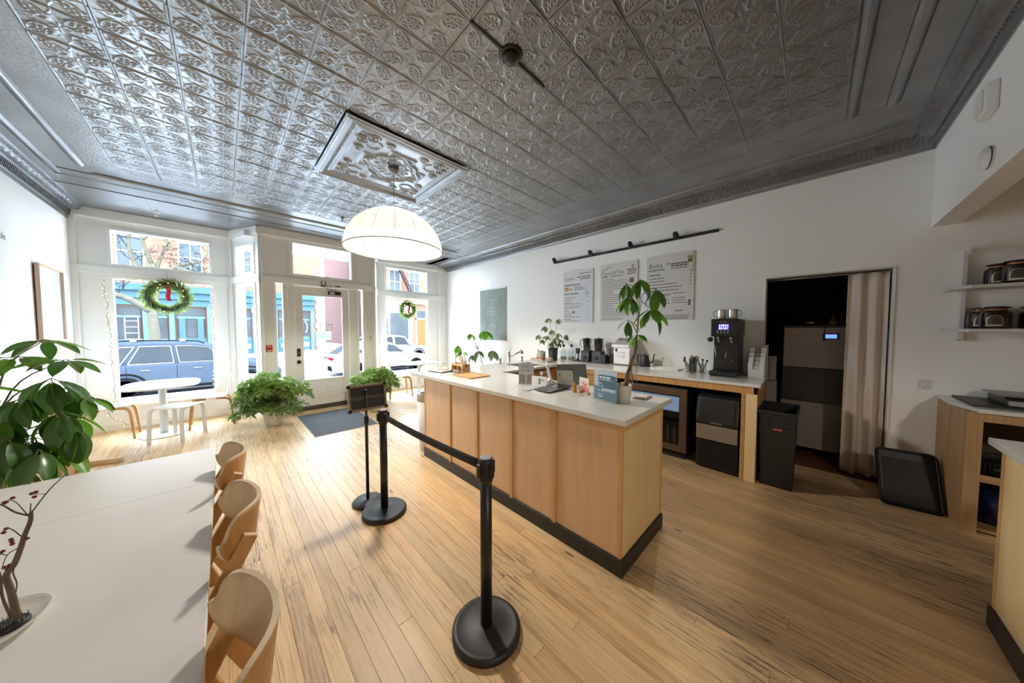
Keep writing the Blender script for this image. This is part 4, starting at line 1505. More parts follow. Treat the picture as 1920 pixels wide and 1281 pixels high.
for k, yy in enumerate((0.13, 0.2, 0.3)):
    bt = thing('squeeze_bottle', ('cream squeeze bottle on the fridge shelf, nearest the door edge', 'pale squeeze bottle in the middle of the fridge shelf', 'grey squeeze bottle deeper along the fridge shelf')[k], 'bottle', (3.776, 0.98 + yy, 0.18))
    MB().lathe([(0.012, 0), (0.012, 0.16), (0.005, 0.19), (0.005, 0.21), (0.0015, 0.225)], 12, sx=0.8).build('bottle_body', mat('cream_sauce%d' % k, ((0.6, 0.52, 0.4), (0.45, 0.42, 0.36), (0.3, 0.32, 0.34))[k], 0.4), bt)
im = thing('ice_maker', 'undercounter ice maker with sloping black lid and louvred base', 'ice maker', (3.70, 0.50, 0))
pr = [(0.04, 0.02), (0.04, 0.33), (0.015, 0.335), (0.015, 0.50), (-0.005, 0.53), (0.0, 0.565), (0.06, 0.79), (0.12, 0.815), (0.55, 0.815), (0.55, 0.02)]
MB().prism([(p[0], p[1]) for p in pr], 0.0, 0.375, 'y').build('housing', M_black, im, 0.006)
MB().box(0.008, 0.016, 0.004, 0.371, 0.338, 0.50).build('steel_panel', mat('warm_steel', (0.30, 0.26, 0.215), 0.4, 0.5), im, 0.004)
lid = MB().add([(0.0, 0.035, 0.575), (0.0, 0.34, 0.575), (0.05, 0.34, 0.765), (0.05, 0.035, 0.765)], [(0, 1, 2, 3)])
lid.build('lid', mat('smoked_black', (0.02, 0.021, 0.023), 0.2), im, solid=0.014)
MB().box(-0.012, 0.0, 0.14, 0.235, 0.527, 0.537).build('lid_badge', M_steel, im)
for k in range(16):
    MB().box(0.026, 0.04, 0.012, 0.363, 0.04 + k * 0.018, 0.046 + k * 0.018).build('louvre', mat('louvre_black', (0.022, 0.022, 0.024), 0.35), im, 0.001)
MB().box(0.12, 0.5, 0.03, 0.34, 0, 0.02).build('feet', M_dark, im)
bn = thing('waste_bin', 'tall black slim bin with red badge at the counter end', 'bin', (3.83, 0.21, 0), 0)
def taper_box(x0, x1, y0, y1, z0, z1, k, wall=0.012):
    mb = MB()
    cx, cy = (x0 + x1) / 2, (y0 + y1) / 2
    def ring(z, s, inn):
        return [(cx + (x - cx) * s + (inn if x < cx else -inn), cy + (y - cy) * s + (inn if y < cy else -inn), z) for x, y in ((x0, y0), (x1, y0), (x1, y1), (x0, y1))]
    vs = ring(z0, k, 0) + ring(z1, 1, 0) + ring(z1, 1, wall) + ring(z0 + 0.02, k, wall)
    fs = [(3, 2, 1, 0)]
    for a in range(3):
        for i in range(4):
            j = (i + 1) % 4
            fs.append((a * 4 + i, a * 4 + j, a * 4 + 4 + j, a * 4 + 4 + i))
    fs.append((12, 13, 14, 15))
    return mb.add(vs, fs)
taper_box(-0.09, 0.42, -0.135, 0.135, 0, 0.735, 0.87).build('bin_body', mat('bin_black', (0.013, 0.013, 0.013), 0.5), bn, 0.006)
rim = MB()
rim.box(-0.105, -0.085, -0.145, 0.145, 0.715, 0.745).box(0.415, 0.435, -0.145, 0.145, 0.715, 0.745).box(-0.085, 0.415, -0.145, -0.13, 0.715, 0.745).box(-0.085, 0.415, 0.13, 0.145, 0.715, 0.745)
rim.box(-0.098, -0.07, -0.12, -0.06, 0.6, 0.64).box(-0.098, -0.07, 0.06, 0.12, 0.6, 0.64)
rim.build('rim', MATS['bin_black'], bn, 0.004)
MB().box(-0.087, -0.075, -0.035, 0.03, 0.565, 0.58).build('badge', mat('red_badge', (0.5, 0.09, 0.06), 0.5), bn)

# ---------------------------------------------------------------- stanchions and sign
def stanchion(loc, h, label, rz=0):
    t = thing('belt_stanchion', label, 'stanchion', loc, rz, 'retractable belt posts in front of the bar')
    MB().lathe([(0.165, 0), (0.172, 0.006), (0.172, 0.026), (0.166, 0.034), (0.150, 0.037), (0.146, 0.0355), (0.06, 0.0385), (0.036, 0.048)], 48).build('base', mat('stanchion_base', (0.014, 0.014, 0.015), 0.5, var=0.2, scale=30), t)
    MB().lathe([(0.029, 0.046), (0.029, h - 0.10)], 24).build('post', mat('stanchion_post', (0.012, 0.012, 0.013), 0.38), t)
    hd = MB().lathe([(0.029, h - 0.125), (0.036, h - 0.105), (0.038, h - 0.012), (0.034, h)], 28).build('belt_head', M_black, t, 0.0)
    for k in range(4):
        a = k * PI / 2
        MB().box(0.03, 0.05, -0.013, 0.013, h - 0.085, h - 0.02, Matrix.Rotation(a, 4, 'Z')).build('belt_clip', M_black, hd, 0.003)
    MB().lathe([(0.030, h), (0.030, h + 0.003), (0.022, h + 0.004)], 24).build('cap', mat('cap_grey', (0.30, 0.30, 0.31), 0.5, var=0.3, scale=60), hd)
    return t


s1 = stanchion((0.91, 1.113, 0), 0.895, 'black belt stanchion nearest the camera')
s2 = stanchion((0.922, 2.462, 0), 0.865, 'black belt stanchion with an open clip, beside the sign stand')
sx, sy = 0.0402, 0.0
belt = MB()
A, B = Vector((0.912, 1.152, 0.845)), Vector((0.921, 2.424, 0.815))
belt.grid(lambda i, j: A.lerp(B, i / 16) + Vector((0.001, 0, -0.012 * math.sin(PI * i / 16) + (j - 0.5) * 0.05)), 16, 1)
bo = belt.build('belt', mat('black_webbing', (0.016, 0.016, 0.017), 0.75, bump=0.2, bscale=300), s1, solid=0.002)
bo.matrix_parent_inverse = s1.matrix_basis.inverted() if False else Matrix.Translation(-Vector(s1.location))
ss = thing('sign_stand', 'black pole stand with framed sign turned away, behind the stanchion', 'sign', (0.872, 2.709, 0), math.radians(0))
MB().lathe([(0.118, 0), (0.125, 0.006), (0.125, 0.02), (0.115, 0.03), (0.03, 0.036), (0.016, 0.04)], 40).build('base', MATS['stanchion_base'], ss)
MB().lathe([(0.013, 0.036), (0.013, 0.72), (0.017, 0.725), (0.017, 0.745), (0.010, 0.75), (0.010, 1.0)], 18).build('pole', M_black, ss)
MB().lathe([(0.018, 0.70), (0.02, 0.72), (0.02, 0.76), (0.018, 0.775)], 18).build('height_collar', M_black, ss)
fp = Matrix.Translation((0.02, 0.012, 0.935)) @ Matrix.Rotation(math.radians(0), 4, 'Z') @ Matrix.Rotation(math.radians(-10), 4, 'X')
sgp = MB().box(-0.148, 0.148, 0.0, 0.012, -0.098, 0.098, fp).build('sign_back', mat('charcoal_board', (0.05, 0.048, 0.046), 0.6), ss)
f = MB()
f.box(-0.158, 0.158, -0.008, 0.018, 0.092, 0.112, fp).box(-0.158, 0.158, -0.008, 0.018, -0.112, -0.092, fp).box(-0.158, -0.140, -0.008, 0.018, -0.092, 0.092, fp).box(0.140, 0.158, -0.008, 0.018, -0.092, 0.092, fp)
f.build('sign_frame', mat('bronze_alu', (0.36, 0.29, 0.21), 0.4, 0.4), sgp, 0.002)
f = MB()
for a in (-0.15, 0.15):
    for c in (-0.104, 0.104):
        f.box(a - 0.014, a + 0.014, -0.012, 0.02, c - 0.014, c + 0.014, fp)
f.build('corner_cap', M_black, sgp, 0.005)
MB().box(-0.14, 0.14, -0.012, 0.0, -0.014, 0.014, fp).build('cross_bar', mat('bar_grey', (0.12, 0.12, 0.12), 0.4, 0.5), sgp)
MB().lathe([(0.014, 0.985), (0.016, 0.99), (0.016, 1.0), (0.006, 1.01)], 14).build('pole_tip', M_black, ss)

# ---------------------------------------------------------------- pendant lamp
LP = (1.361, 3.209)
pl = thing('pendant_lamp', 'large white fabric dome pendant lamp hanging from the medallion', 'lamp', (LP[0], LP[1], 2.385))
def shade_mat(name, bands=True):
    m = bpy.data.materials.new(name)
    m.use_nodes = True
    nt = m.node_tree
    nt.nodes.clear()
    N, L = nt.nodes.new, nt.links.new
    out = N('ShaderNodeOutputMaterial')
    tc = N('ShaderNodeTexCoord')
    nz = N('ShaderNodeTexNoise')
    nz.inputs['Scale'].default_value = 9
    L(tc.outputs['Object'], nz.inputs['Vector'])
    cr = N('ShaderNodeValToRGB')
    cr.color_ramp.elements[0].color = (0.78, 0.77, 0.74, 1)
    cr.color_ramp.elements[1].color = (0.86, 0.84, 0.80, 1)
    L(nz.outputs['Fac'], cr.inputs[0])
    d = N('ShaderNodeBsdfDiffuse')
    t = N('ShaderNodeBsdfTranslucent')
    L(cr.outputs[0], d.inputs['Color'])
    L(cr.outputs[0], t.inputs['Color'])
    mx = N('ShaderNodeMixShader')
    mx.inputs[0].default_value = 0.45
    L(d.outputs[0], mx.inputs[1])
    L(t.outputs[0], mx.inputs[2])
    L(mx.outputs[0], out.inputs[0])
    return m
M_shade = shade_mat('white_lamp_fabric')
RS, HS = 0.50, 0.43
def shade_r(t):
    return RS * math.cos(t) ** 0.85
prof = []
for k in range(25):
    t = (PI / 2) * k / 24
    prof.append((max(0.035, RS * math.cos(t)), HS * math.sin(t)))
sh = MB().lathe(prof, 64, cap=False)
sh.build('shade', M_shade, pl, recalc=True)
MB().tube([(RS * math.cos(2 * PI * k / 64), RS * math.sin(2 * PI * k / 64), 0) for k in range(65)], 0.005, 6, False).build('rim_wire', mat('rim_tape', (0.22, 0.19, 0.15), 0.6), pl)
for k in range(16):
    a = 2 * PI * k / 16
    rb = MB().tube([((RS - 0.004) * math.cos(t) * math.cos(a), (RS - 0.004) * math.cos(t) * math.sin(a), HS * math.sin(t) - 0.003) for t in [PI / 2 * q / 10 for q in range(10)]], 0.0022, 5)
    rb.build('rib', mat('rib_wire', (0.5, 0.46, 0.4), 0.6), pl)
MB().lathe([(0.036, HS - 0.004), (0.036, HS + 0.012), (0.008, HS + 0.02)], 20).build('top_cap', mat('lamp_cap', (0.8, 0.79, 0.76), 0.5), pl)
MB().tube([(0, 0, HS + 0.01), (0, 0, ZC - 2.385 - 0.07)], 0.003, 8).build('cord', mat('lamp_cord', (0.05, 0.045, 0.04), 0.5), pl)
MB().lathe([(0.008, ZC - 2.385 - 0.085), (0.03, ZC - 2.385 - 0.075), (0.052, ZC - 2.385 - 0.045), (0.056, ZC - 2.385 - 0.018)], 28).build('canopy', mat('pewter', (0.22, 0.2, 0.17), 0.35, 0.7), pl)
MB().lathe([(0.02, 0.3), (0.02, HS)], 14).build('socket', M_whitep, pl)
MB().ball((0, 0, 0.27), 0.045, 18, 10, 1.15).build('bulb', mat('lamp_bulb', (0.9, 0.88, 0.82), 0.4, emit=(1.0, 0.90, 0.76), estr=2.0), pl)
ld = bpy.data.lights.new('pendant_lamp_light', 'POINT')
ld.energy = 7
ld.color = (1.0, 0.95, 0.87)
ld.shadow_soft_size = 0.2
lo = bpy.data.objects.new('pendant_lamp_light', ld)
COL.objects.link(lo)
lo.parent = pl
lo.location = (0, 0, 0.16)
ls = bpy.data.lights.new('pendant_down_light', 'SPOT')
ls.energy = 74
ls.color = (1.0, 0.91, 0.78)
ls.spot_size = math.radians(158)
ls.spot_blend = 0.25
ls.shadow_soft_size = 0.11
lso = bpy.data.objects.new('pendant_down_light', ls)
COL.objects.link(lso)
lso.parent = pl
lso.location = (0, 0, 0.115)

# its twin hangs over the rear half of the room, behind the camera; it gives the warm light on the near floor and bar end
pl2 = dup(pl, None, (0.55, -2.1, 2.385), 0.0, 'second white fabric dome pendant lamp in the rear of the room')
for c_l in [k for k in bpy.data.objects if k.parent == pl2 and k.type == 'LIGHT']:
    c_l.data = c_l.data.copy()
    c_l.data.energy *= 0.55

# ---------------------------------------------------------------- long white table, plate with branch
tb = thing('dining_table', 'long white communal table in the foreground with a leaf seam', 'table', (-0.5, 1.1, 0))
for y0, y1 in ((-1.0, 1.068), (1.07, 1.69)):
    MB().box(-0.46, 0.445, y0, y1, 0.705, 0.74).build('table_leaf', M_white, tb, 0.0015)
for x, y in ((-0.4, 1.6), (0.36, 1.6), (-0.4, -0.9), (0.36, -0.9)):
    MB().box(x - 0.03, x + 0.03, y - 0.03, y + 0.03, 0, 0.705).build('leg', M_white, tb, 0.003)
MB().box(-0.42, 0.38, -0.95, 1.62, 0.655, 0.704).build('apron', M_white, tb)

# lambda-frame plywood chairs along the table
def side_chair():
    t = thing('dining_chair', 'x', 'chair', (0, 0, 0), 0, 'oak dining chairs along the white table')
    W2 = 0.19
    for s in (-1, 1):
        y = s * W2
        # long front leg leaning from the front foot up to the back rest
        p = MB()
        p.add([], [])
        a, b = (-0.38, 0.0), (0.04, 0.825)
        dx, dz = b[0] - a[0], b[1] - a[1]
        L_ = math.hypot(dx, dz)
        nx, nz = dz / L_, -dx / L_
        w0, w1 = 0.030, 0.021
        p.prism([(a[0] - nx * w0 * 0.6, 0), (a[0] + nx * w0 * 1.4, 0), (b[0] + nx * w1, b[1] + nz * w1), (b[0] - nx * w1, b[1] - nz * w1)], y - 0.013, y + 0.013, 'y')
        p.build('leg', M_oak, t, 0.005)
        q = MB()
        q.prism([(-0.165, 0.44), (-0.095, 0.50), (0.092, 0.0), (0.022, 0.0)], y - 0.0132 + s * 0.0, y + 0.0132, 'y')
        q.build('leg', M_oak, t, 0.005)
    st_ = MB()
    st_.prism(rrect(0.43, 0.40, 0.06, 5, -0.24, 0), 0.435, 0.455)
    st_.build('seat', M_palewood, t, 0.004)
    MB().box(-0.10, -0.075, -W2, W2, 0.40, 0.435).box(-0.30, -0.275, -W2, W2, 0.39, 0.42).build('seat_rail', M_oak, t, 0.003)
    # curved back rest: saddle band with rounded ends, concave to the table
    bk = MB()
    nu, nv = 26, 8
    def P(i, j, off):
        u = math.sin(PI / 2 * ((i / nu) * 2 - 1))
        v = (j / nv) * 2 - 1
        ang = u * 0.93
        R = 0.2375 + off
        hw = (0.076 + 0.012 * abs(u)) * (max(0.0, 1 - abs(u) ** 6)) ** 0.5 + 0.001
        z = 0.805 + v * hw + 0.018 * u * u
        x = -0.178 + R * math.cos(ang) + v * 0.010
        y = R * math.sin(ang)
        return (x, y, z)
    vs, fs = [], []
    for off in (0, 0.013):
        for i in range(nu + 1):
            for j in range(nv + 1):
                vs.append(P(i, j, off))
    n1 = (nu + 1) * (nv + 1)
    w = nv + 1
    inner = [(i * w + j, (i + 1) * w + j, (i + 1) * w + j + 1, i * w + j + 1) for i in range(nu) for j in range(nv)]
    outer = [tuple(n1 + k for k in reversed(f)) for f in inner]
    bk.add(vs, inner + outer, True)
    k0 = len(bk.f)
    edge = []
    for i in range(nu):
        edge += [(i * w, n1 + i * w, n1 + (i + 1) * w, (i + 1) * w), (i * w + nv, (i + 1) * w + nv, n1 + (i + 1) * w + nv, n1 + i * w + nv)]
    for j in range(nv):
        edge += [(j, j + 1, n1 + j + 1, n1 + j), (nu * w + j, n1 + nu * w + j, n1 + nu * w + j + 1, nu * w + j + 1)]
    bk.f += edge
    bk.sm += [False] * len(edge)
    bo = bk.build('backrest', M_palewood, t)
    bo.data.materials.append(M_oak)
    bo.data.materials.append(M_plyedge)
    for pi, po in enumerate(bo.data.polygons):
        if len(inner) <= pi < 2 * len(inner):
            po.material_index = 1
        elif pi >= 2 * len(inner):
            po.material_index = 2
    return t


ch = side_chair()
ch.location = (-0.006, 2.15, 0)
ch['label'] = 'oak dining chair at the far end of the white table'
dup(ch, None, (0.008, 1.53, 0), 0.0, 'oak dining chair in the middle of the row at the white table')
dup(ch, None, (-0.004, 0.885, 0), 0.0, 'oak dining chair closest to the camera at the white table')

# ---------------------------------------------------------------- low plate with berry branch
ik = thing('branch_arrangement', 'bare twisted branches with red berries in a pin holder on the white dish', 'plant', (-0.43, 1.455, 0.752))
io = Vector(ik.location)
M_branch = mat('grey_brown_bark', (0.13, 0.085, 0.06), 0.8, var=0.25, scale=60)
br1 = MB()
def T(*p):
    return [Vector(q) - io for q in p]
br1.tube(spline(T((-0.408, 1.440, 0.772), (-0.417, 1.452, 0.842), (-0.425, 1.462, 0.885), (-0.41, 1.45, 0.913), (-0.395, 1.437, 0.96), (-0.387, 1.431, 0.992), (-0.376, 1.423, 1.027), (-0.374, 1.422, 1.05)), 4), [0.0068 - 0.00011 * k for k in range(29)], 8)
br1.build('main_branch', M_branch, ik)
for pts, r in ((((-0.376, 1.423, 1.045), (-0.337, 1.389, 1.111), (-0.305, 1.36, 1.151)), 0.0016), (((-0.379, 1.426, 1.043), (-0.404, 1.451, 1.052), (-0.431, 1.479, 1.072), (-0.47, 1.5, 1.09)), 0.0022),
               (((-0.410, 1.45, 0.908), (-0.412, 1.45, 0.89), (-0.406, 1.443, 0.866), (-0.408, 1.443, 0.842)), 0.0018), (((-0.391, 1.435, 0.985), (-0.416, 1.461, 1.009), (-0.433, 1.477, 0.995)), 0.0014),
               (((-0.398, 1.44, 0.96), (-0.422, 1.463, 0.938), (-0.43, 1.46, 0.905)), 0.0013), (((-0.420, 1.455, 0.772), (-0.433, 1.465, 0.83), (-0.436, 1.472, 0.886), (-0.45, 1.49, 0.92)), 0.0032),
               (((-0.431, 1.479, 1.072), (-0.45, 1.49, 1.06), (-0.48, 1.52, 1.075)), 0.0014), (((-0.38, 1.425, 1.046), (-0.40, 1.45, 1.075), (-0.415, 1.464, 1.085)), 0.0012), (((-0.345, 1.395, 1.10), (-0.36, 1.412, 1.098), (-0.371, 1.422, 1.1)), 0.001),
               (((-0.376, 1.423, 1.04), (-0.375, 1.424, 1.055), (-0.373, 1.421, 1.075)), 0.0016), (((-0.422, 1.463, 0.938), (-0.44, 1.47, 0.95), (-0.46, 1.49, 0.945)), 0.001)):
    sp = spline(T(*pts), 4)
    MB().tube(sp, [r * (1 - 0.4 * k / len(sp)) for k in range(len(sp))], 6).build('twig', M_branch, ik)
M_berry = mat('dark_red_berry', (0.16, 0.008, 0.01), 0.3, coat=0.3)
rb_ = random.Random(4)
for c, n in (((-0.415, 1.464, 1.082), 5), ((-0.371, 1.422, 1.1), 1), ((-0.363, 1.414, 1.104), 1), ((-0.366, 1.416, 1.092), 1), ((-0.43, 1.474, 1.0), 2), ((-0.416, 1.458, 0.974), 2), ((-0.411, 1.453, 0.968), 1), ((-0.383, 1.427, 0.982), 1), ((-0.425, 1.463, 0.905), 4), ((-0.435, 1.475, 0.948), 2)):
    for _ in range(n):
        off = Vector([rb_.uniform(-0.006, 0.006) for _ in range(3)]) if n > 1 else Vector()
        MB().ball(Vector(c) - io + off, 0.0046, 8, 5, 0.85).build('berry', M_berry, ik)
MB().lathe([(0.03, 0.0), (0.031, 0.008), (0.028, 0.011)], 24, (0.008, -0.006, 0)).build('pin_holder', M_black, ik)
pins = MB()
for k in range(60):
    a, r = rb_.uniform(0, 6.28), 0.028 * math.sqrt(rb_.random())
    pins.tube([(0.008 + r * math.cos(a), -0.006 + r * math.sin(a), 0.01), (0.008 + r * math.cos(a), -0.006 + r * math.sin(a), 0.021)], 0.0007, 4)
po = pins.build('pins', M_dsteel, ik)
po['kind'] = 'stuff'
ds = thing('low_dish', 'shallow oval cream ceramic dish at the table edge', 'dish', (-0.455, 1.455, 0.74))
dm = MB()
pr = [(0.05, 0.0), (0.07, 0.004), (0.092, 0.016), (0.099, 0.024), (0.096, 0.0245), (0.088, 0.018), (0.066, 0.0115), (0.001, 0.0115)]
dm.lathe(pr, 48, cap=True, sx=0.85, sy=1.15, M=Matrix.Rotation(-0.35, 4, 'Z'))
dm.build('dish_body', mat('cream_glaze', (0.68, 0.66, 0.60), 0.35), ds)

# ---------------------------------------------------------------- window seats
def window_table(loc, label, rx, ry):
    t = thing('pedestal_table', label, 'table', loc, 0, 'white oval pedestal tables in the windows')
    MB().prism(sellipse(rx, ry, 3.0, 44), 0.712, 0.735, smooth=True).build('table_top', M_whitep, t, 0.006)
    MB().lathe([(0.042, 0.012), (0.042, 0.712)], 24).build('pedestal', mat('white_metal', (0.66, 0.66, 0.65), 0.4), t)
    MB().prism(sellipse(rx * 0.62, ry * 0.62, 2.2, 44), 0.0, 0.012, smooth=True).build('foot_plate', MATS['white_metal'], t, 0.004)
    return t


window_table((-0.66, 6.66, 0), 'white oval pedestal table in front of the large left window', 0.385, 0.52)
window_table((3.33, 6.58, 0), 'white oval pedestal table in the window beside the service wall', 0.44, 0.36)


def window_chair():
    """bent plywood chair facing -x: white shell, oak strap legs"""
    t = thing('plywood_chair', 'x', 'chair', (0, 0, 0), 0, 'white plywood chairs in the windows')
    prof = [(-0.20, 0.458), (-0.12, 0.462), (0.0, 0.452), (0.12, 0.448), (0.17, 0.455), (0.20, 0.48), (0.215, 0.54), (0.235, 0.66), (0.262, 0.80)]
    sp = spline([(a, 0, z) for a, z in prof], 4)
    n = len(sp) - 1
    def hw(i):
        t_ = i / n
        return 0.20 if t_ < 0.45 else 0.20 - 0.035 * ((t_ - 0.45) / 0.55)
    def rnd(i):
        t_ = i / n
        e = min(t_ / 0.12, (1 - t_) / 0.14, 1.0)
        return math.sqrt(max(0.02, 1 - (1 - e) ** 2))
    def P(i, j):
        v = j / 8 * 2 - 1
        w = hw(i) * (0.62 + 0.38 * rnd(i))
        p = sp[i]
        d = 0.012 * v * v * (1 if i / n < 0.5 else -1)
        return (p.x + (d if i / n > 0.5 else 0), v * w, p.z + (abs(d) * 0.4 if i / n <= 0.5 else 0))
    sh_ = MB().grid(P, n, 8)
    sh_.build('seat_shell', M_whitep, t, solid=0.011)
    for s in (-1, 1):
        # front and rear straps: bent from under the seat down to the floor
        for x0, x1, z0 in ((-0.05, -0.235, 0.44), (0.06, 0.26, 0.435)):
            pts = spline([(x0, s * 0.12, z0), (x0 + (x1 - x0) * 0.55, s * 0.15, z0 - 0.01), (x0 + (x1 - x0) * 0.8, s * 0.17, z0 - 0.05), (x0 + (x1 - x0) * 0.9, s * 0.178, z0 - 0.2), (x1, s * 0.19, 0.0)], 5)
            m = MB()
            w = 0.021
            vs, fs = [], []
            for k, p in enumerate(pts):
                q = pts[min(k + 1, len(pts) - 1)] - pts[max(k - 1, 0)]
                q.normalize()
                nn = Vector((q.z, 0, -q.x))
                if nn.length < 1e-4:
                    nn = Vector((0, 0, 1))
                nn.normalize()
                th_ = 0.017 - 0.006 * k / len(pts)
                for a, b in ((-w, -th_), (w, -th_), (w, th_), (-w, th_)):
                    pp = p + Vector((0, a, 0)) + nn * b
                    vs.append((pp.x, pp.y, max(pp.z, 0.0)))
            for k in range(len(pts) - 1):
                for j in range(4):
                    fs.append((k * 4 + j, k * 4 + (j + 1) % 4, (k + 1) * 4 + (j + 1) % 4, (k + 1) * 4 + j))
            fs += [(3, 2, 1, 0), tuple(len(vs) - 4 + q for q in range(4))]
            m.add(vs, fs, False).build('leg', M_oak, t)
    return t


wc = window_chair()
wc.location = (-0.17, 6.75, 0)
wc['label'] = 'white plywood chair with oak legs between the oval table and the leafy floor plant'
dup(wc, None, (-1.16, 6.80, 0), PI, 'white plywood chair with oak legs beside the picture wall')
dup(wc, None, (2.86, 6.62, 0), PI - 0.12, 'plywood chair beside the right window table, next to the door plant')
stl = thing('stool', 'white bent plywood stool in front of the oval window table', 'stool', (-0.49, 6.24, 0), math.radians(60))
def stool_leg(sx_, sy_):
    pts = spline([(sx_ * 0.10, sy_ * 0.17, 0.445), (sx_ * 0.16, sy_ * 0.17, 0.435), (sx_ * 0.19, sy_ * 0.172, 0.39), (sx_ * 0.2, sy_ * 0.175, 0.2), (sx_ * 0.205, sy_ * 0.18, 0.0)], 4)
    m = MB()
    for a, b in zip(pts[:-1], pts[1:]):
        m.bar(a, b, 0.042, 0.016, (1, 0, 0) if abs((b - a).normalized().x) < 0.7 else (0, 0, 1))
    return m
for a in (-1, 1):
    for c in (-1, 1):
        stool_leg(a, c).build('leg', MATS['white_metal'], stl, 0.002)
MB().prism(rrect(0.36, 0.42, 0.07, 6), 0.445, 0.462).build('seat', M_whitep, stl, 0.005)
# oak display frame by the picture wall
es = thing('display_easel', 'oak A-shaped display frame with low foot boards beside the large plant', 'easel', (-1.17, 5.55, 0))
MB().bar((-0.03, -0.13, 0.0), (-0.10, -0.02, 0.78), 0.018, 0.07, (1, 0, 0)).build('front_post', M_palewood, es, 0.003)
MB().bar((-0.23, 0.17, 0.0), (-0.11, 0.0, 0.78), 0.018, 0.07, (1, 0, 0)).build('rear_post', M_palewood, es, 0.003)
MB().bar((-0.20, 0.12, 0.035), (0.04, -0.10, 0.035), 0.02, 0.06).build('foot_board', M_palewood, es, 0.003)
MB().bar((0.02, 0.10, 0.03), (0.30, -0.02, 0.03), 0.05, 0.055).build('foot_board', M_palewood, es, 0.006)
MB().box(-0.2, -0.02, -0.06, 0.12, 0.085, 0.097).build('low_shelf', M_whitep, es)
MB().box(-0.14, -0.06, -0.03, 0.03, 0.74, 0.8).build('top_block', M_palewood, es, 0.004)

# ---------------------------------------------------------------- door mat, door fixtures
mt = thing('door_mat', 'large charcoal entrance mat with pale edge at the door', 'mat', (1.33, 5.55, 0))
MB().box(-0.44, 0.42, -0.66, 0.72, 0.0005, 0.007).build('mat_body', mat('charcoal_mat', (0.075, 0.08, 0.088), 0.95, var=0.25, scale=9, bump=0.4, bscale=220), mt)
ed = MB()
ed.box(-0.448, -0.44, -0.668, 0.72, 0.0005, 0.006).box(-0.44, 0.42, -0.668, -0.66, 0.0005, 0.006).box(0.42, 0.428, -0.668, 0.72, 0.0005, 0.006)
ed.build('edge_strip', mat('grey_edging', (0.3, 0.3, 0.31), 0.6), mt)
fa = thing('fire_alarm_pull', 'red fire alarm call point beside the sidelight', 'alarm', (0.565, YDR, 1.14))
MB().box(-0.045, 0.045, -0.03, 0.0, 0.0, 0.115).build('alarm_box', mat('alarm_red', (0.52, 0.025, 0.03), 0.4), fa, 0.004)
text_mesh('alarm_lettering', 'FIRE', 0.026, M_whitep, fa, frameM((0, -0.0308, 0.078), (1, 0, 0), (0, 0, 1), (0, -1, 0)), align='CENTER')
MB().box(-0.03, 0.03, -0.038, -0.03, 0.035, 0.062).build('pull_bar', mat('alarm_red_dark', (0.38, 0.02, 0.025), 0.4), fa, 0.002)
MB().box(-0.024, 0.024, -0.031, -0.0302, 0.012, 0.024).build('alarm_label', M_whitep, fa)
hs = thing('horseshoe', 'dark iron horseshoe nailed over the entrance door', 'horseshoe', (1.40, YDR - 0.037, 2.41))
pts = [(0.036 * math.sin(a), -0.003, -0.042 * math.cos(a)) for a in [math.radians(-148 + 296 * k / 24) for k in range(25)]]
h = MB()
for a, b in zip(pts[:-1], pts[1:]):
    h.bar(a, b, 0.006, 0.013, (a[0], 0, a[2]))
h.build('shoe', mat('black_iron', (0.03, 0.028, 0.026), 0.5, 0.6), hs)
th = tag(MB().box(-0.018, 0.018, -0.012, 0, -0.045, 0.045).build('wall_plate', mat('beige_plate', (0.62, 0.55, 0.48), 0.5), None, 0.003), 'small beige plate on the trim beside the hinge side sidelight', 'plate')
th.location = (2.245, YDR, 1.33)

# ---------------------------------------------------------------- framed picture and wall lettering
pf = thing('picture', 'pale print in a light wooden frame leaning off the left wall', 'picture', (XL, 6.5, 1.4))
M_pfr = wood('pink_beech_frame', (0.55, 0.38, 0.27), (0.62, 0.44, 0.32), (0.66, 0.49, 0.37), 'Z', 24, 0.06, 0.45)
f = MB()
yy0, yy1, zz0, zz1 = -0.35, 0.385, -0.02, 0.885
f.box(0.012, 0.045, yy0, yy0 + 0.022, zz0, zz1).box(0.012, 0.045, yy1 - 0.022, yy1, zz0, zz1).box(0.012, 0.045, yy0 + 0.022, yy1 - 0.022, zz1 - 0.022, zz1).box(0.012, 0.045, yy0 + 0.022, yy1 - 0.022, zz0, zz0 + 0.022)
f.build('picture_frame', M_pfr, pf, 0.002)
MB().box(0.012, 0.02, yy0 + 0.02, yy1 - 0.02, zz0 + 0.02, zz1 - 0.02).build('print', mat('pale_print', (0.74, 0.77, 0.78), 0.12, var=0.06, scale=3.0, spec=0.6), pf)
MB().box(0.0, 0.014, yy0 + 0.03, yy1 - 0.03, zz0 + 0.03, zz1 - 0.03).build('backing', M_dark, pf)
wt_ = thing('wall_lettering', 'thin grey letters painted high on the left wall, cut by the photo edge', 'lettering', (XL + 0.0015, 5.53, 2.41))
text_mesh('letters', 'ole', 0.10, mat('grey_letter_paint', (0.30, 0.29, 0.28), 0.6), wt_, frameM((0, -0.04, 0), (0, 1, 0), (0, 0, 1), (1, 0, 0)), spacing=1.0)

# ---------------------------------------------------------------- wreaths and string lights
M_needle = leafmat('pine_needles', (0.17, 0.23, 0.075), 0.3, 0.6)
M_ribbon = mat('red_ribbon', (0.55, 0.015, 0.04), 0.35)
M_bulb = mat('warm_fairy_bulb', (0.9, 0.8, 0.6), 0.4, emit=(1.0, 0.72, 0.32), estr=5.0)
M_cordg = mat('dark_green_cord', (0.012, 0.02, 0.014), 0.6)


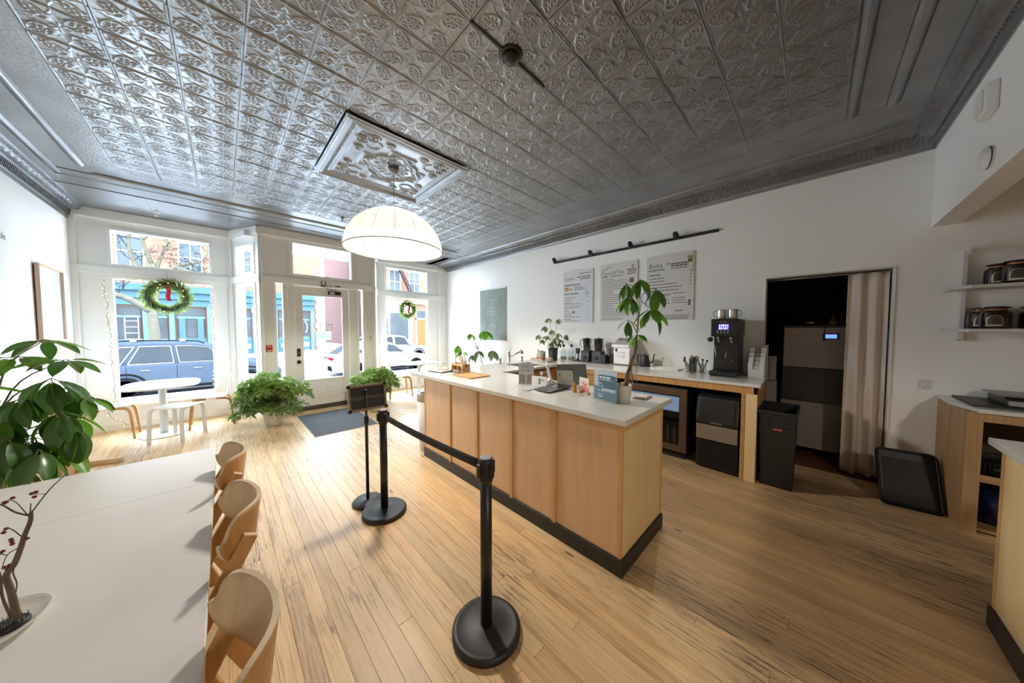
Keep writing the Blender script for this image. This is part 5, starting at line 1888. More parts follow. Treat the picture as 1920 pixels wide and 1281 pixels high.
def wreath(loc, R, r, label, seed, lights):
    t = thing('wreath', label, 'wreath', loc, 0, 'pine wreaths hung in the shop windows')
    rg = random.Random(seed)
    MB().tube([(R * math.cos(2 * PI * k / 32), 0, R * math.sin(2 * PI * k / 32)) for k in range(33)], r * 0.4, 8, False).build('ring', M_cordg, t)
    nd = MB()
    for k in range(1500):
        a = rg.uniform(0, 2 * PI)
        b = rg.uniform(0, 2 * PI)
        c = Vector((math.cos(a), 0, math.sin(a)))
        tang = Vector((-math.sin(a), 0, math.cos(a)))
        o_ = c * math.cos(b) + Vector((0, 1, 0)) * math.sin(b)
        p = c * R + o_ * r * rg.uniform(0.15, 0.5)
        d = (o_ * rg.uniform(0.5, 1.0) + tang * rg.uniform(0.3, 1.1) + Vector((0, 0, -0.1))).normalized()
        e = p + d * r * rg.uniform(0.5, 1.15)
        s = d.cross(Vector((rg.uniform(-1, 1), rg.uniform(-1, 1), rg.uniform(-1, 1)))).normalized() * rg.uniform(0.004, 0.007)
        nd.add([p - s * 0.5, p + s * 0.5, p.lerp(e, 0.6) + s, e, p.lerp(e, 0.6) - s], [(0, 1, 2, 4), (4, 2, 3)], False)
    no = nd.build('needles', M_needle, t, recalc=False)
    no['kind'] = 'stuff'
    rb = MB()
    for s in (-1, 1):
        lp = spline([(0, -0.03, R - 0.03), (s * 0.06, -0.05, R + 0.0), (s * 0.085, -0.04, R - 0.05), (s * 0.02, -0.03, R - 0.045)], 5)
        rb.grid(lambda i, j, lp=lp: lp[i] + Vector((0, (j - 0.5) * 0.035, 0)), len(lp) - 1, 1)
    tl = spline([(0.0, -0.035, R - 0.04), (0.02, -0.04, R - 0.12), (0.005, -0.035, R - 0.2), (0.02, -0.03, R - 0.27)], 5)
    rb.grid(lambda i, j: tl[i] + Vector(((j - 0.5) * 0.05, 0, 0)), len(tl) - 1, 1)
    rb.build('ribbon', M_ribbon, t, solid=0.002)
    if lights:
        bl = MB()
        for k in range(lights):
            a = rg.uniform(0, 2 * PI)
            bl.ball((R * math.cos(a) + rg.uniform(-r, r) * 0.4, -r * 0.75, R * math.sin(a) + rg.uniform(-r, r) * 0.4), 0.0055, 6, 4)
        bo_ = bl.build('fairy_bulbs', M_bulb, t)
        bo_['kind'] = 'stuff'
    MB().tube([(0, 0, R), (0, 0.02, R + 0.2)], 0.002, 4).build('hanging_wire', M_cordg, t)
    return t


wreath((-0.62, 7.28, 2.05), 0.205, 0.095, 'large pine wreath with red ribbon in the left window', 1, 8)
wreath((3.40, 7.28, 2.03), 0.17, 0.085, 'pine wreath with small lights in the right window', 2, 22)


def string_lights(name, pts, label, seed, step=0.075):
    t = thing(name, label, 'string lights', tuple(pts[0]), 0)
    o0 = Vector(pts[0])
    rg = random.Random(seed)
    sp = []
    for a, b in zip(pts[:-1], pts[1:]):
        a, b = Vector(a), Vector(b)
        n = max(2, int((b - a).length / 0.035))
        for k in range(n):
            sp.append(a.lerp(b, k / n) + Vector((rg.uniform(-.014, .014), rg.uniform(-.006, .006), rg.uniform(-.014, .014))) - o0)
    sp.append(Vector(pts[-1]) - o0)
    MB().tube(sp, 0.0022, 4).build('cord', M_cordg, t)
    bl, sk_ = MB(), MB()
    for k in range(1, len(sp), 2):
        d = Vector((rg.uniform(-1, 1), rg.uniform(-1.0, 0.1), rg.uniform(-1, 1))).normalized()
        sk_.tube([sp[k], sp[k] + d * 0.016], 0.0032, 5)
        bl.ball(sp[k] + d * 0.021, 0.0050, 6, 4)
    so = sk_.build('bulb_sockets', M_cordg, t)
    so['kind'] = 'stuff'
    bo_ = bl.build('bulbs', M_bulb, t)
    bo_['kind'] = 'stuff'
    return t


yl = YW - 0.03
string_lights('string_lights', [(-1.24, yl, 2.26), (-1.21, yl, 1.7), (-1.2, yl, 1.0), (-1.19, yl, 0.44), (-0.8, yl - 0.01, 0.42), (-0.15, yl, 0.43), (-0.12, yl, 1.0), (-0.13, yl, 1.8), (-0.12, yl, 2.24), (-0.4, yl, 2.29), (-0.9, yl, 2.28), (-1.17, yl, 2.28)], 'fairy lights strung round the left shop window', 5)
string_lights('string_lights', [(2.88, yl, 2.3), (3.2, yl, 2.27), (3.7, yl, 2.3), (3.98, yl, 2.29), (3.98, yl, 1.5), (3.97, yl, 0.8), (3.97, yl, 0.44), (3.4, yl, 0.42), (2.88, yl, 0.42), (2.87, yl, 1.3), (2.88, yl, 2.28)], 'fairy lights strung round the right shop window', 6)
string_lights('string_lights', [(-1.25, yl, 0.30), (-1.22, yl - 0.01, 0.22), (-1.15, yl - 0.02, 0.14), (-1.06, yl - 0.03, 0.05)], 'loose tail of fairy lights hanging under the left window', 7)

# ---------------------------------------------------------------- ceiling fittings
def sprinkler(loc, label, m, pend=True):
    t = thing('sprinkler_head', label, 'sprinkler', loc, 0, 'sprinkler heads')
    MB().lathe([(0.042, 0), (0.042, -0.006), (0.02, -0.014)], 20).build('escutcheon', m, t)
    MB().lathe([(0.014, -0.012), (0.014, -0.03), (0.006, -0.034), (0.006, -0.058)], 12).build('body', m, t)
    MB().lathe([(0.02, -0.062), (0.022, -0.058), (0.004, -0.056)], 14).build('deflector', m, t)
    return t
M_spk = mat('white_sprinkler', (0.7, 0.7, 0.7), 0.4)
sprinkler((-0.66, 6.91, ZC - 0.002), 'white sprinkler head on the ceiling before the left window', M_spk)
sprinkler((1.383, 5.20, ZC - 0.004), 'grey sprinkler head on the tin ceiling behind the lamp', mat('grey_sprinkler', (0.18, 0.18, 0.18), 0.4, 0.5))
sprinkler((3.30, 6.95, ZC - 0.002), 'white sprinkler head on the ceiling before the right window', M_spk)
cf = thing('ceiling_rose', 'round dark fitting with dome cover on the tin ceiling', 'ceiling fitting', (1.357, 1.395, ZC))
MB().lathe([(0.073, 0), (0.076, -0.008), (0.07, -0.016), (0.058, -0.02)], 36).build('base_ring', mat('dark_pewter', (0.035, 0.033, 0.03), 0.4, 0.5), cf)
MB().lathe([(0.056, -0.018), (0.052, -0.034), (0.038, -0.05), (0.018, -0.058), (0.002, -0.06)], 32).build('dome', MATS['dark_pewter'], cf)
cn = tag(MB().box(1.05, 1.70, 1.399, 1.413, ZC - 0.016, ZC - 0.004).build('cable_channel', mat('channel_dark', (0.04, 0.038, 0.035), 0.5)), 'thin dark cable channel through the round ceiling fitting', 'channel')
# bulkhead fittings
sd = thing('smoke_detector', 'round white smoke detector on the bulkhead', 'detector', (3.33, YB, 2.565))
MB().lathe([(0.065, 0), (0.065, 0.018), (0.055, 0.034), (0.03, 0.04), (0.002, 0.041)], 32, M=Matrix.Rotation(-PI / 2, 4, 'X')).build('housing', M_whitep, sd)
MB().lathe([(0.066, 0.010), (0.0665, 0.015)], 32, M=Matrix.Rotation(-PI / 2, 4, 'X')).build('vent_ring', M_ink, sd)
em = thing('alarm_sounder', 'white box sounder unit on the bulkhead', 'sounder', (3.33, YB, 2.90))
MB().prism([(-0.075, -0.085), (0.075, -0.085), (0.075, 0.085), (-0.075, 0.085)], 0.0, 0.05, 'y').build('housing', M_whitep, em, 0.012)
MB().prism(rrect(0.11, 0.13, 0.02, 4), 0.05, 0.058, 'y').build('cover', M_whitep, em, 0.004)

# ---------------------------------------------------------------- menu wall
def board(name, label, y0, y1, z0, z1, m, th=0.018):
    """flat board on the right wall; local x runs from the street end to the camera end, y up"""
    t = thing(name, label, 'menu board', (XR, y1, z0), 0)
    MB().box(-th, -0.001, -(y1 - y0), 0, 0, z1 - z0).build('board', m, t, 0.001)
    return t, frameM((-th - 0.0012, 0, 0), (0, -1, 0), (0, 0, 1), (-1, 0, 0)), y1 - y0, z1 - z0


def lines(t, M, rows, m):
    """rows of word-like dashes too small to read: (x0, x1, y, h)"""
    rg = random.Random(len(rows))
    for (x0, x1, y, h) in rows:
        mb = MB()
        x = x0
        while x < x1 - 0.006:
            w = min(rg.uniform(0.016, 0.05), x1 - x)
            mb.box(x, x + w, y, y + h, -0.0005, 0.0006, M)
            x += w + 0.007
        mb.build('text_line', m, t)


M_bd1 = mat('menu_board_cool', (0.70, 0.70, 0.74), 0.5, var=0.01)
M_bd2 = mat('menu_board_warm', (0.68, 0.66, 0.62), 0.5, var=0.01)
M_green = mat('menu_green', (0.13, 0.27, 0.15), 0.6)
M_gray = mat('menu_grey', (0.18, 0.17, 0.17), 0.7)
M_lblue = mat('menu_pale_blue', (0.45, 0.58, 0.72), 0.6)
M_orange = mat('menu_orange', (0.6, 0.33, 0.12), 0.6)
t, M, w, h = board('menu_board', 'cool white menu board headed Lattea, nearest the street', 2.675, 3.29, 1.65, 2.585, M_bd1)
text_mesh('title', 'Lattea', 0.085, mat('menu_grey_green', (0.22, 0.33, 0.27), 0.6), t, M @ Matrix.Translation((0.025, h - 0.16, 0)))
lines(t, M, [(0.34, 0.58, h - 0.07, 0.012), (0.3, 0.57, h - 0.13, 0.016), (0.36, 0.57, h - 0.165, 0.014)], M_ink)
lines(t, M, [(0.03, 0.36, h - 0.26, 0.022), (0.24, 0.4, h - 0.30, 0.011), (0.24, 0.46, h - 0.325, 0.011), (0.24, 0.48, h - 0.35, 0.011), (0.13, 0.2, h - 0.335, 0.02), (0.03, 0.33, h - 0.42, 0.022)], M_gray)
lines(t, M, [(0.03, 0.25, h - 0.485, 0.012), (0.03, 0.18, h - 0.53, 0.011), (0.03, 0.2, h - 0.575, 0.011), (0.03, 0.39, h - 0.60, 0.009), (0.03, 0.39, h - 0.64, 0.009), (0.03, 0.34, h - 0.67, 0.009), (0.03, 0.12, h - 0.72, 0.012), (0.03, 0.18, h - 0.765, 0.01), (0.03, 0.2, h - 0.81, 0.011), (0.03, 0.38, h - 0.835, 0.008), (0.03, 0.16, h - 0.88, 0.011), (0.03, 0.35, h - 0.905, 0.008)], M_gray)
lines(t, M, [(0.51, 0.53, h - 0.49 - 0.075 * k, 0.012) for k in range(6)], M_gray)
q = MB()
q.prism(sellipse(0.045, 0.05, 2, 20, 0.5, h - 0.41), -0.0005, 0.0006, M=M)
q.build('blue_blot', M_lblue, t)
q = MB().box(0.03, 0.115, h - 0.355, h - 0.285, -0.0005, 0.0006, M).build('orange_box', M_orange, t)
MB().box(0.2, 0.25, h - 0.765, h - 0.725, -0.0005, 0.0006, M).build('grey_box', M_gray, t)
t, M, w, h = board('menu_board', 'warm white menu board headed SpecialTea, partly behind the potted tree', 1.91, 2.535, 1.662, 2.595, M_bd2)
text_mesh('title', 'SpecialTea', 0.085, M_green, t, M @ Matrix.Translation((0.045, h - 0.17, 0)))
q = MB()
q.tube([M @ Vector(p) for p in ((0.02, h - 0.17, 0), (0.025, h - 0.11, 0), (0.07, h - 0.075, 0), (0.2, h - 0.04, 0))], 0.003, 5)
q.tube([M @ Vector(p) for p in ((0.05, h - 0.09, 0), (0.1, h - 0.085, 0), (0.14, h - 0.055, 0))], 0.0025, 5)
q.build('leaf_doodle', M_gray, t)
lines(t, M, [(0.04, 0.14, h - 0.205, 0.014), (0.18, 0.4, h - 0.205, 0.01), (0.46, 0.6, h - 0.135, 0.016), (0.48, 0.6, h - 0.165, 0.014), (0.46, 0.6, h - 0.195, 0.014)], M_ink)
lines(t, M, [(0.04, 0.04 + (0.2, 0.43, 0.46, 0.42, 0.4, 0.38, 0.2)[k % 7], h - 0.25 - 0.033 * k, 0.010) for k in range(19)] + [(0.04, 0.4, h - 0.885, 0.008), (0.04, 0.4, h - 0.91, 0.008)], M_gray)
q = MB()
for k in range(6):
    a = PI * k / 6
    c = M @ Vector((0.555, h - 0.08, 0))
    d = M.to_3x3() @ Vector((0.03 * math.cos(a), 0.03 * math.sin(a), 0))
    q.tube([c - d, c + d], 0.0015, 4)
q.build('snowflake', M_gray, t)
MB().box(0.5, 0.57, h - 0.33, h - 0.26, -0.0005, 0.0006, M).build('tea_cup_print', mat('brown_print', (0.16, 0.12, 0.08), 0.6), t)
t, M, w, h = board('menu_board', 'warm white menu board headed Boba with a cup picture in the corner', 1.145, 1.775, 1.662, 2.60, M_bd2)
text_mesh('title', 'Boba', 0.095, M_green, t, M @ Matrix.Translation((0.035, h - 0.175, 0)))
text_mesh('title_script', 'Ap..', 0.055, M_gray, t, M @ Matrix.Translation((0.27, h - 0.15, 0)))
lines(t, M, [(0.03, 0.25, h - 0.215, 0.014), (0.34, 0.56, h - 0.155, 0.018), (0.34, 0.56, h - 0.185, 0.018), (0.34, 0.56, h - 0.215, 0.011)], M_ink)
lines(t, M, [(0.04, 0.2, h - 0.285, 0.017), (0.04, 0.25, h - 0.335, 0.013), (0.04, 0.25, h - 0.38, 0.013), (0.04, 0.42, h - 0.425, 0.013), (0.04, 0.48, h - 0.47, 0.013), (0.04, 0.44, h - 0.515, 0.013), (0.2, 0.34, h - 0.58, 0.016), (0.37, 0.52, h - 0.565, 0.012)], M_gray)
lines(t, M, [(0.38, 0.53, h - 0.63, 0.011), (0.38, 0.53, h - 0.665, 0.011), (0.38, 0.55, h - 0.70, 0.011), (0.25, 0.33, h - 0.65, 0.012), (0.25, 0.33, h - 0.7, 0.012), (0.4, 0.5, h - 0.815, 0.016), (0.2, 0.58, h - 0.862, 0.005), (0.1, 0.58, h - 0.885, 0.009), (0.1, 0.57, h - 0.905, 0.009), (0.1, 0.58, h - 0.925, 0.009)], M_gray)
lines(t, M, [(0.575, 0.6, h - 0.27 - 0.045 * k, 0.012) for k in range(5)], M_gray)
MB().box(0.362, 0.366, h - 0.71, h - 0.615, -0.0005, 0.0006, M).build('rule', M_gray, t)
MB().box(0.592, 0.628, h - 0.30, h - 0.005, -0.0005, 0.0004, M).build('yellow_edge', mat('yellow_edge', (0.62, 0.52, 0.3), 0.6), t)
MB().prism([(0.555, h - 0.14), (0.605, h - 0.14), (0.62, h - 0.06), (0.545, h - 0.06)], 0, 0.0008, M=M).build('cup_picture', mat('olive_cup', (0.33, 0.31, 0.16), 0.6), t)
MB().prism([(0.558, h - 0.145), (0.602, h - 0.145), (0.603, h - 0.115), (0.557, h - 0.115)], 0.0009, 0.0013, M=M).build('cup_pearls', M_ink, t)
MB().prism([(0.565, h - 0.74), (0.59, h - 0.74), (0.6, h - 0.66), (0.56, h - 0.66)], 0, 0.0008, M=M).build('small_cup_picture', M_gray, t)
# grey green poster with concentric rings
po_ = thing('poster', 'sage green hanging poster with white rings on the service wall', 'poster', (XR, 5.81, 1.262))
PM = frameM((-0.012, 0, 0), (0, -1, 0), (0, 0, 1), (-1, 0, 0))
MB().box(-0.010, -0.004, -0.95, 0, 0.0, 1.23).build('poster_sheet', mat('sage_paper', (0.20, 0.225, 0.195), 0.6, var=0.04), po_)
MB().box(-0.02, 0.0, -0.955, 0.005, 1.215, 1.24).box(-0.02, 0.0, -0.955, 0.005, -0.012, 0.012).build('hanger_bar', M_whitep, po_, 0.002)
M_pline = mat('pale_print_line', (0.55, 0.58, 0.54), 0.6)
for k, (rx, ry, cz) in enumerate(((0.36, 0.41, 0.585), (0.315, 0.36, 0.545), (0.275, 0.315, 0.50), (0.235, 0.27, 0.455), (0.195, 0.22, 0.41), (0.15, 0.17, 0.37))):
    MB().tube([PM @ Vector((0.475 + rx * math.cos(2 * PI * q_ / 40), cz + ry * math.sin(2 * PI * q_ / 40), 0)) for q_ in range(41)], 0.0028, 4, False).build('ring_line', M_pline, po_)
lines(po_, PM, [(0.4, 0.56, 0.94, 0.022), (0.42, 0.54, 0.86, 0.022), (0.39, 0.57, 0.77, 0.022), (0.38, 0.58, 0.68, 0.022), (0.43, 0.53, 0.60, 0.022), (0.44, 0.52, 0.40, 0.018), (0.38, 0.58, 0.35, 0.02)], M_pline)
for cx_, cz_ in ((0.15, 0.76), (0.74, 0.97)):
    MB().tube([PM @ Vector(p) for p in ((cx_ - 0.05, cz_, 0), (cx_, cz_ + 0.06, 0), (cx_ + 0.05, cz_, 0), (cx_, cz_ - 0.07, 0), (cx_ - 0.05, cz_, 0), (cx_ + 0.05, cz_, 0), (cx_, cz_ + 0.06, 0), (cx_, cz_ - 0.07, 0))], 0.0025, 4).build('leaf_print', M_pline, po_)
MB().tube([(-0.008, -0.1, 1.235), (-0.006, -0.475, 1.33), (-0.008, -0.85, 1.235)], 0.0012, 4).build('hanging_string', M_whitep, po_)
MB().ball((-0.006, -0.475, 1.335), 0.008, 8, 6).build('hook', M_dsteel, po_)
# track light
tk = thing('track_light', 'black ceiling-style light track with four spot heads above the menu boards', 'track light', (XR, 2.2, 2.80))
MB().box(-0.035, 0.0, -1.317, 1.317, -0.017, 0.017).build('track_rail', M_black, tk, 0.002)
for yy in (1.253, 0.489, -0.2, -0.837):
    hd = thing('spot_head', None, None, (0, 0, 0))
    hd.parent = tk
    MB().box(-0.065, -0.035, yy - 0.02, yy + 0.02, -0.012, 0.02).build('adapter', M_black, hd, 0.002)
    hm = Matrix.Translation((-0.10, yy, 0.035)) @ Matrix.Rotation(math.radians(125), 4, 'Y')
    MB().lathe([(0.018, -0.04), (0.03, -0.028), (0.036, 0.01), (0.036, 0.035), (0.031, 0.035), (0.026, 0.01)], 20, M=hm).build('spot_can', M_black, hd)
    MB().lathe([(0.03, 0.022), (0.03, 0.024)], 20, M=hm).build('lens', mat('spot_lens', (0.8, 0.78, 0.72), 0.2), hd)
    MB().tube(spline([(-0.06, yy, 0.0), (-0.08, yy, 0.05), (-0.105, yy - 0.036, 0.04)], 4), 0.004, 6).build('yoke', M_steel, hd)
    sl_ = bpy.data.lights.new('track_spot_light', 'SPOT')
    sl_.energy = 13
    sl_.color = (1.0, 0.9, 0.78)
    sl_.spot_size = math.radians(120)
    sl_.spot_blend = 1.0
    sl_.shadow_soft_size = 0.03
    so_ = bpy.data.objects.new('track_spot_light', sl_)
    COL.objects.link(so_)
    so_.parent = hd
    so_.location = (-0.135, yy, 0.008)
    so_.rotation_euler = Vector((-0.75, 0, -0.65)).to_track_quat('-Z', 'Y').to_euler()

# ---------------------------------------------------------------- back room
ic = thing('ice_machine', 'large grey ice machine with blue display in the dark back room', 'ice machine', (5.0, -0.01, 0))
M_igrey = mat('machine_grey', (0.30, 0.275, 0.255), 0.5, 0.2)
MB().box(0.0, 0.75, -0.55, 0.26, 1.07, 1.55).build('ice_head', M_igrey, ic, 0.008)
MB().box(-0.01, 0.76, -0.56, 0.27, 1.55, 1.575).build('head_top', M_black, ic, 0.004)
MB().prism([(-0.02, 0.66), (0.75, 0.66), (0.75, 1.07), (0.02, 1.07)], -0.56, 0.27, 'y').build('bin_door', M_black, ic, 0.01)
MB().box(0.0, 0.75, -0.56, 0.27, 0.1, 0.66).build('bin_body', M_igrey, ic, 0.008)
MB().box(-0.004, 0.0, -0.205, -0.075, 1.41, 1.485).build('display_bezel', M_black, ic, 0.001)
MB().box(-0.0055, -0.004, -0.185, -0.095, 1.425, 1.47).build('display', mat('blue_lcd', (0.1, 0.15, 0.5), 0.3, emit=(0.12, 0.25, 1.0), estr=0.7), ic)
MB().box(-0.003, 0.0, 0.12, 0.22, 1.49, 1.525).build('badge', mat('tan_badge', (0.42, 0.26, 0.14), 0.5), ic)
for a in (0.06, 0.69):
    for c in (-0.5, 0.2):
        MB().lathe([(0.02, 0), (0.02, 0.1)], 10, (a, c, 0)).build('foot', M_dsteel, ic)
MB().tube(spline([(-0.012, -0.09, 1.56), (-0.014, -0.088, 1.48), (-0.014, -0.085, 1.42)], 4), 0.004, 5).ball((-0.014, -0.085, 1.41), 0.014, 8, 6).build('hanging_cord', M_dark, ic)
bp_ = thing('glass_decanter', 'small brown glass decanter on the ice machine', 'decanter', (5.16, -0.17, 1.5755))
MB().lathe([(0.045, 0), (0.048, 0.03), (0.03, 0.075), (0.014, 0.09), (0.014, 0.115), (0.02, 0.12)], 16).build('decanter_body', mat('brown_glass', (0.14, 0.09, 0.05), 0.25), bp_)
bw = thing('metal_bowl', 'small shiny bowl with handle on the ice machine', 'bowl', (5.18, 0.02, 1.5755))
MB().lathe([(0.025, 0), (0.055, 0.02), (0.06, 0.05), (0.054, 0.05), (0.045, 0.02), (0.002, 0.012)], 20).build('bowl_body', M_steel, bw)
MB().tube(spline([(0.058, 0, 0.045), (0.085, 0, 0.05), (0.08, 0, 0.02), (0.05, 0, 0.015)], 4), 0.004, 6).build('handle', M_steel, bw)
pt = thing('paper_towel_roll', 'white roll standing on the box inside the doorway', 'roll', (5.05, 0.36, 0.88))
MB().lathe([(0.048, 0), (0.05, 0.004), (0.05, 0.30), (0.048, 0.304), (0.014, 0.304), (0.014, 0.25)], 24).build('roll', mat('roll_paper', (0.5, 0.46, 0.42), 0.8), pt)
bxx = tag(MB().box(4.92, 5.3, 0.30, 0.62, 0.0, 0.88).build('storage_box', mat('grey_box_card', (0.4, 0.37, 0.34), 0.7), None, 0.01), 'pale storage box beside the ice machine in the back room', 'box')
cu = thing('curtain', 'beige linen curtain drawn to one side of the doorway', 'curtain', (4.69, -0.38, 0))
cv = MB()
def CP(i, j):
    s = i / 60
    v = j / 20
    z = 2.10 - v * 2.08
    wdt = 0.27 + 0.0 * v
    y = 0.135 - s * wdt - 0.02 * v * math.sin(s * 3)
    a = 0.020 + 0.014 * v
    x = a * math.sin(s * 2 * PI * 2.6 + 0.5 * v) + 0.005 * math.sin(s * 2 * PI * 5 + v * 2)
    return (x, y, z)
cv.grid(CP, 60, 20)
cv.build('curtain_cloth', mat('beige_linen', (0.66, 0.57, 0.49), 0.85, bump=0.15, bscale=300), cu, solid=0.003)
MB().tube([(0, -0.15, 2.105), (0, 0.77, 2.105)], 0.008, 8).build('curtain_rod', M_dsteel, cu)

# ---------------------------------------------------------------- right hand shelves, cabinet, second counter
M_shelf = mat('white_shelf', (0.66, 0.64, 0.61), 0.5)
def wshelf(z, label):
    o = MB().prism([(XR, -0.80), (XR - 0.16, -0.80), (XR - 0.30, -0.88), (XR - 0.30, -1.9), (XR, -1.9)], z - 0.026, z).build('wall_shelf', M_shelf, None, 0.002)
    return tag(o, label, 'shelf', 'white shelves beyond the bulkhead')
wshelf(1.886, 'upper white wall shelf with jars')
wshelf(1.535, 'lower white wall shelf with jars')
bk_ = thing('shelf_bracket', 'white upright bracket carrying the two jar shelves', 'bracket', (XR, -0.885, 1.44))
MB().box(-0.05, 0.0, -0.025, 0.0, 0.0, 0.78).build('upright', M_shelf, bk_, 0.002)
MB().box(-0.16, 0.0, -0.022, -0.004, 0.745, 0.78).box(-0.16, -0.14, -0.022, -0.004, 0.71, 0.75).build('top_arm', M_shelf, bk_, 0.002)
MB().box(-0.055, 0.01, -0.03, 0.005, -0.006, 0.0).build('foot_cap', M_dsteel, bk_)
M_amber = mat('dark_amber_glass', (0.016, 0.008, 0.006), 0.08, spec=0.8)
M_gold = mat('gold_print', (0.38, 0.25, 0.11), 0.4, 0.5)
def tea_jar(loc, label):
    t = thing('tea_jar', label, 'jar', loc, 0, 'dark tea jars on the wall shelves')
    MB().lathe([(0.06, 0), (0.068, 0.006), (0.07, 0.02), (0.07, 0.115), (0.064, 0.132), (0.05, 0.142)], 28).build('jar_body', M_amber, t)
    MB().lathe([(0.049, 0.14), (0.049, 0.16)], 28).build('jar_neck', mat('copper_neck', (0.42, 0.2, 0.1), 0.3, 0.7), t)
    MB().lathe([(0.048, 0.158), (0.062, 0.162), (0.064, 0.17), (0.03, 0.176), (0.002, 0.178)], 28).build('jar_lid', M_amber, t)
    n = 10
    def lab(zlo, zhi, a0, a1, r, nm, m, arch=False):
        g_ = MB()
        vs, fs = [], []
        for k in range(n + 1):
            a = a0 + (a1 - a0) * k / n
            u = k / n * 2 - 1
            zt = zhi + (0.03 * math.sqrt(max(0, 1 - u * u)) if arch else 0)
            vs += [(r * math.cos(a), r * math.sin(a), zlo), (r * math.cos(a), r * math.sin(a), zt)]
        for k in range(n):
            fs.append((2 * k, 2 * k + 2, 2 * k + 3, 2 * k + 1))
        g_.add(vs, fs, True).build(nm, m, t, recalc=False)
    c = math.radians(165)
    lab(0.02, 0.075, c - 0.52, c + 0.52, 0.0706, 'label_border', M_gold, True)
    lab(0.024, 0.072, c - 0.45, c + 0.45, 0.0712, 'label_print', mat('jar_label', (0.03, 0.024, 0.02), 0.5), True)
    lab(0.02, 0.032, c - 0.40, c + 0.40, 0.0718, 'label_strip', mat('jar_strip', (0.5, 0.47, 0.43), 0.6))
    return t
j1 = tea_jar((4.36, -1.09, 1.886), 'dark tea jar in front on the upper shelf')
dup(j1, None, (4.505, -1.045, 1.886), 0.1, 'dark tea jar half hidden behind another on the upper shelf')
dup(j1, None, (4.35, -1.005, 1.535), 0.0, 'dark tea jar in front on the lower shelf near the bracket')
dup(j1, None, (4.50, -0.978, 1.535), 0.1, 'dark tea jar behind another on the lower shelf near the bracket')
dup(j1, None, (4.48, -1.2, 1.535), 0.0, 'dark tea jar at the picture edge on the lower shelf')
dup(j1, None, (4.36, -1.29, 1.535), 0.1, 'dark tea jar cut by the picture edge on the lower shelf')
so = thing('wall_socket', 'white double plate light switch on the wall beside the doorway', 'switch', (XR, -0.733, 1.023))
MB().box(-0.006, 0, -0.037, 0.037, -0.047, 0.047).build('plate', mat('almond_plate', (0.68, 0.66, 0.61), 0.4), so, 0.002)
MB().box(-0.012, -0.006, -0.008, 0.008, -0.014, 0.014).build('toggle', M_whitep, so, 0.001)
for zz_ in (-0.03, 0.03):
    MB().ball((-0.006, 0, zz_), 0.004, 8, 4).build('screw', M_dsteel, so)
# corner cabinet
cbn = thing('corner_cabinet', 'maple corner cabinet with open shelves below the jar shelves', 'cabinet', (3.97, -0.83, 0))
M_map = wood('warm_maple', (0.34, 0.20, 0.09), (0.41, 0.25, 0.12), (0.45, 0.28, 0.14), 'Z', 22, 0.07, 0.5)
MB().prism([(0.28, 0.02), (0.62, 0.02), (0.62, -0.005), (0.28, -0.005)], 0, 0.915).build('side_panel', M_map, cbn)
MB().bar((0.28, 0.008, 0.4575), (0.02, -0.006, 0.4575), 0.02, 0.915).build('side_panel', M_map, cbn, 0.001)
for yy in (0.0, -0.50, -1.1):
    MB().box(0.0, 0.03, yy - 0.07, yy, 0.0, 0.915).build('stile', M_map, cbn, 0.002)
MB().box(0.0, 0.03, -1.17, -0.07, 0.85, 0.915).build('top_rail', M_map, cbn, 0.002)
MB().box(0.0, 0.03, -1.17, -0.07, 0.40, 0.45).build('mid_rail', M_map, cbn, 0.002)
MB().box(0.03, 0.6, -1.17, -0.005, 0.41, 0.43).build('shelf', M_map, cbn)
MB().box(0.03, 0.6, -1.17, -0.005, 0.02, 0.04).build('shelf', M_map, cbn)
MB().box(0.6, 0.62, -1.17, 0.0, 0.0, 0.915).build('back_panel', mat('cab_dark', (0.09, 0.06, 0.04), 0.8), cbn)
tag(MB().prism([(XR - 0.005, -0.80), (4.24, -0.80), (3.95, -0.87), (3.95, -2.02), (XR - 0.005, -2.02)], 0.915, 0.945).build('cabinet_worktop', M_quartz, None, 0.003), 'white angled worktop on the corner cabinet', 'worktop')
for k, (z0, lab) in enumerate(((0.431, 'black wire basket on the upper open shelf of the corner cabinet'), (0.041, 'glossy dark blue bags on the bottom shelf of the corner cabinet'))):
    if k == 0:
        t = thing('wire_basket', lab, 'basket', (4.2, -1.05, z0))
        m = MB()
        for zz_ in (0.005, 0.03, 0.055, 0.08, 0.105):
            m.tube([(-0.17, -0.12, zz_), (0.17, -0.12, zz_), (0.17, 0.12, zz_), (-0.17, 0.12, zz_), (-0.17, -0.12, zz_)], 0.004, 5)
        for q_ in range(13):
            y = -0.12 + 0.02 * q_
            m.tube([(-0.17, y, 0.11), (-0.17, y, 0.005), (0.17, y, 0.005), (0.17, y, 0.11)], 0.003, 5)
        m.build('wire_mesh', M_black, t)
        MB().box(-0.15, 0.15, -0.1, 0.1, 0.01, 0.075).build('contents', mat('dark_green_packs', (0.012, 0.02, 0.014), 0.4), t, 0.02)
    else:
        t = thing('foil_bag', lab, 'bag', (4.16, -1.02, z0))
        m = MB()
        rg = random.Random(8)
        def BP(i, j):
            a, b = 2 * PI * i / 20, PI * j / 10
            r = 1 + 0.12 * math.sin(3 * a + j) + 0.08 * math.sin(7 * a + 2 * j)
            return (0.14 * r * math.sin(b) * math.cos(a), 0.13 * r * math.sin(b) * math.sin(a), 0.15 - 0.15 * math.cos(b))
        m.grid(BP, 20, 10)
        m.build('bag', mat('glossy_blue_foil', (0.02, 0.022, 0.09), 0.15, 0.3), t)
lp = thing('flat_grill', 'closed dark flat machine with steel lid lying on the corner cabinet', 'appliance', (4.33, -1.25, 0.9455))
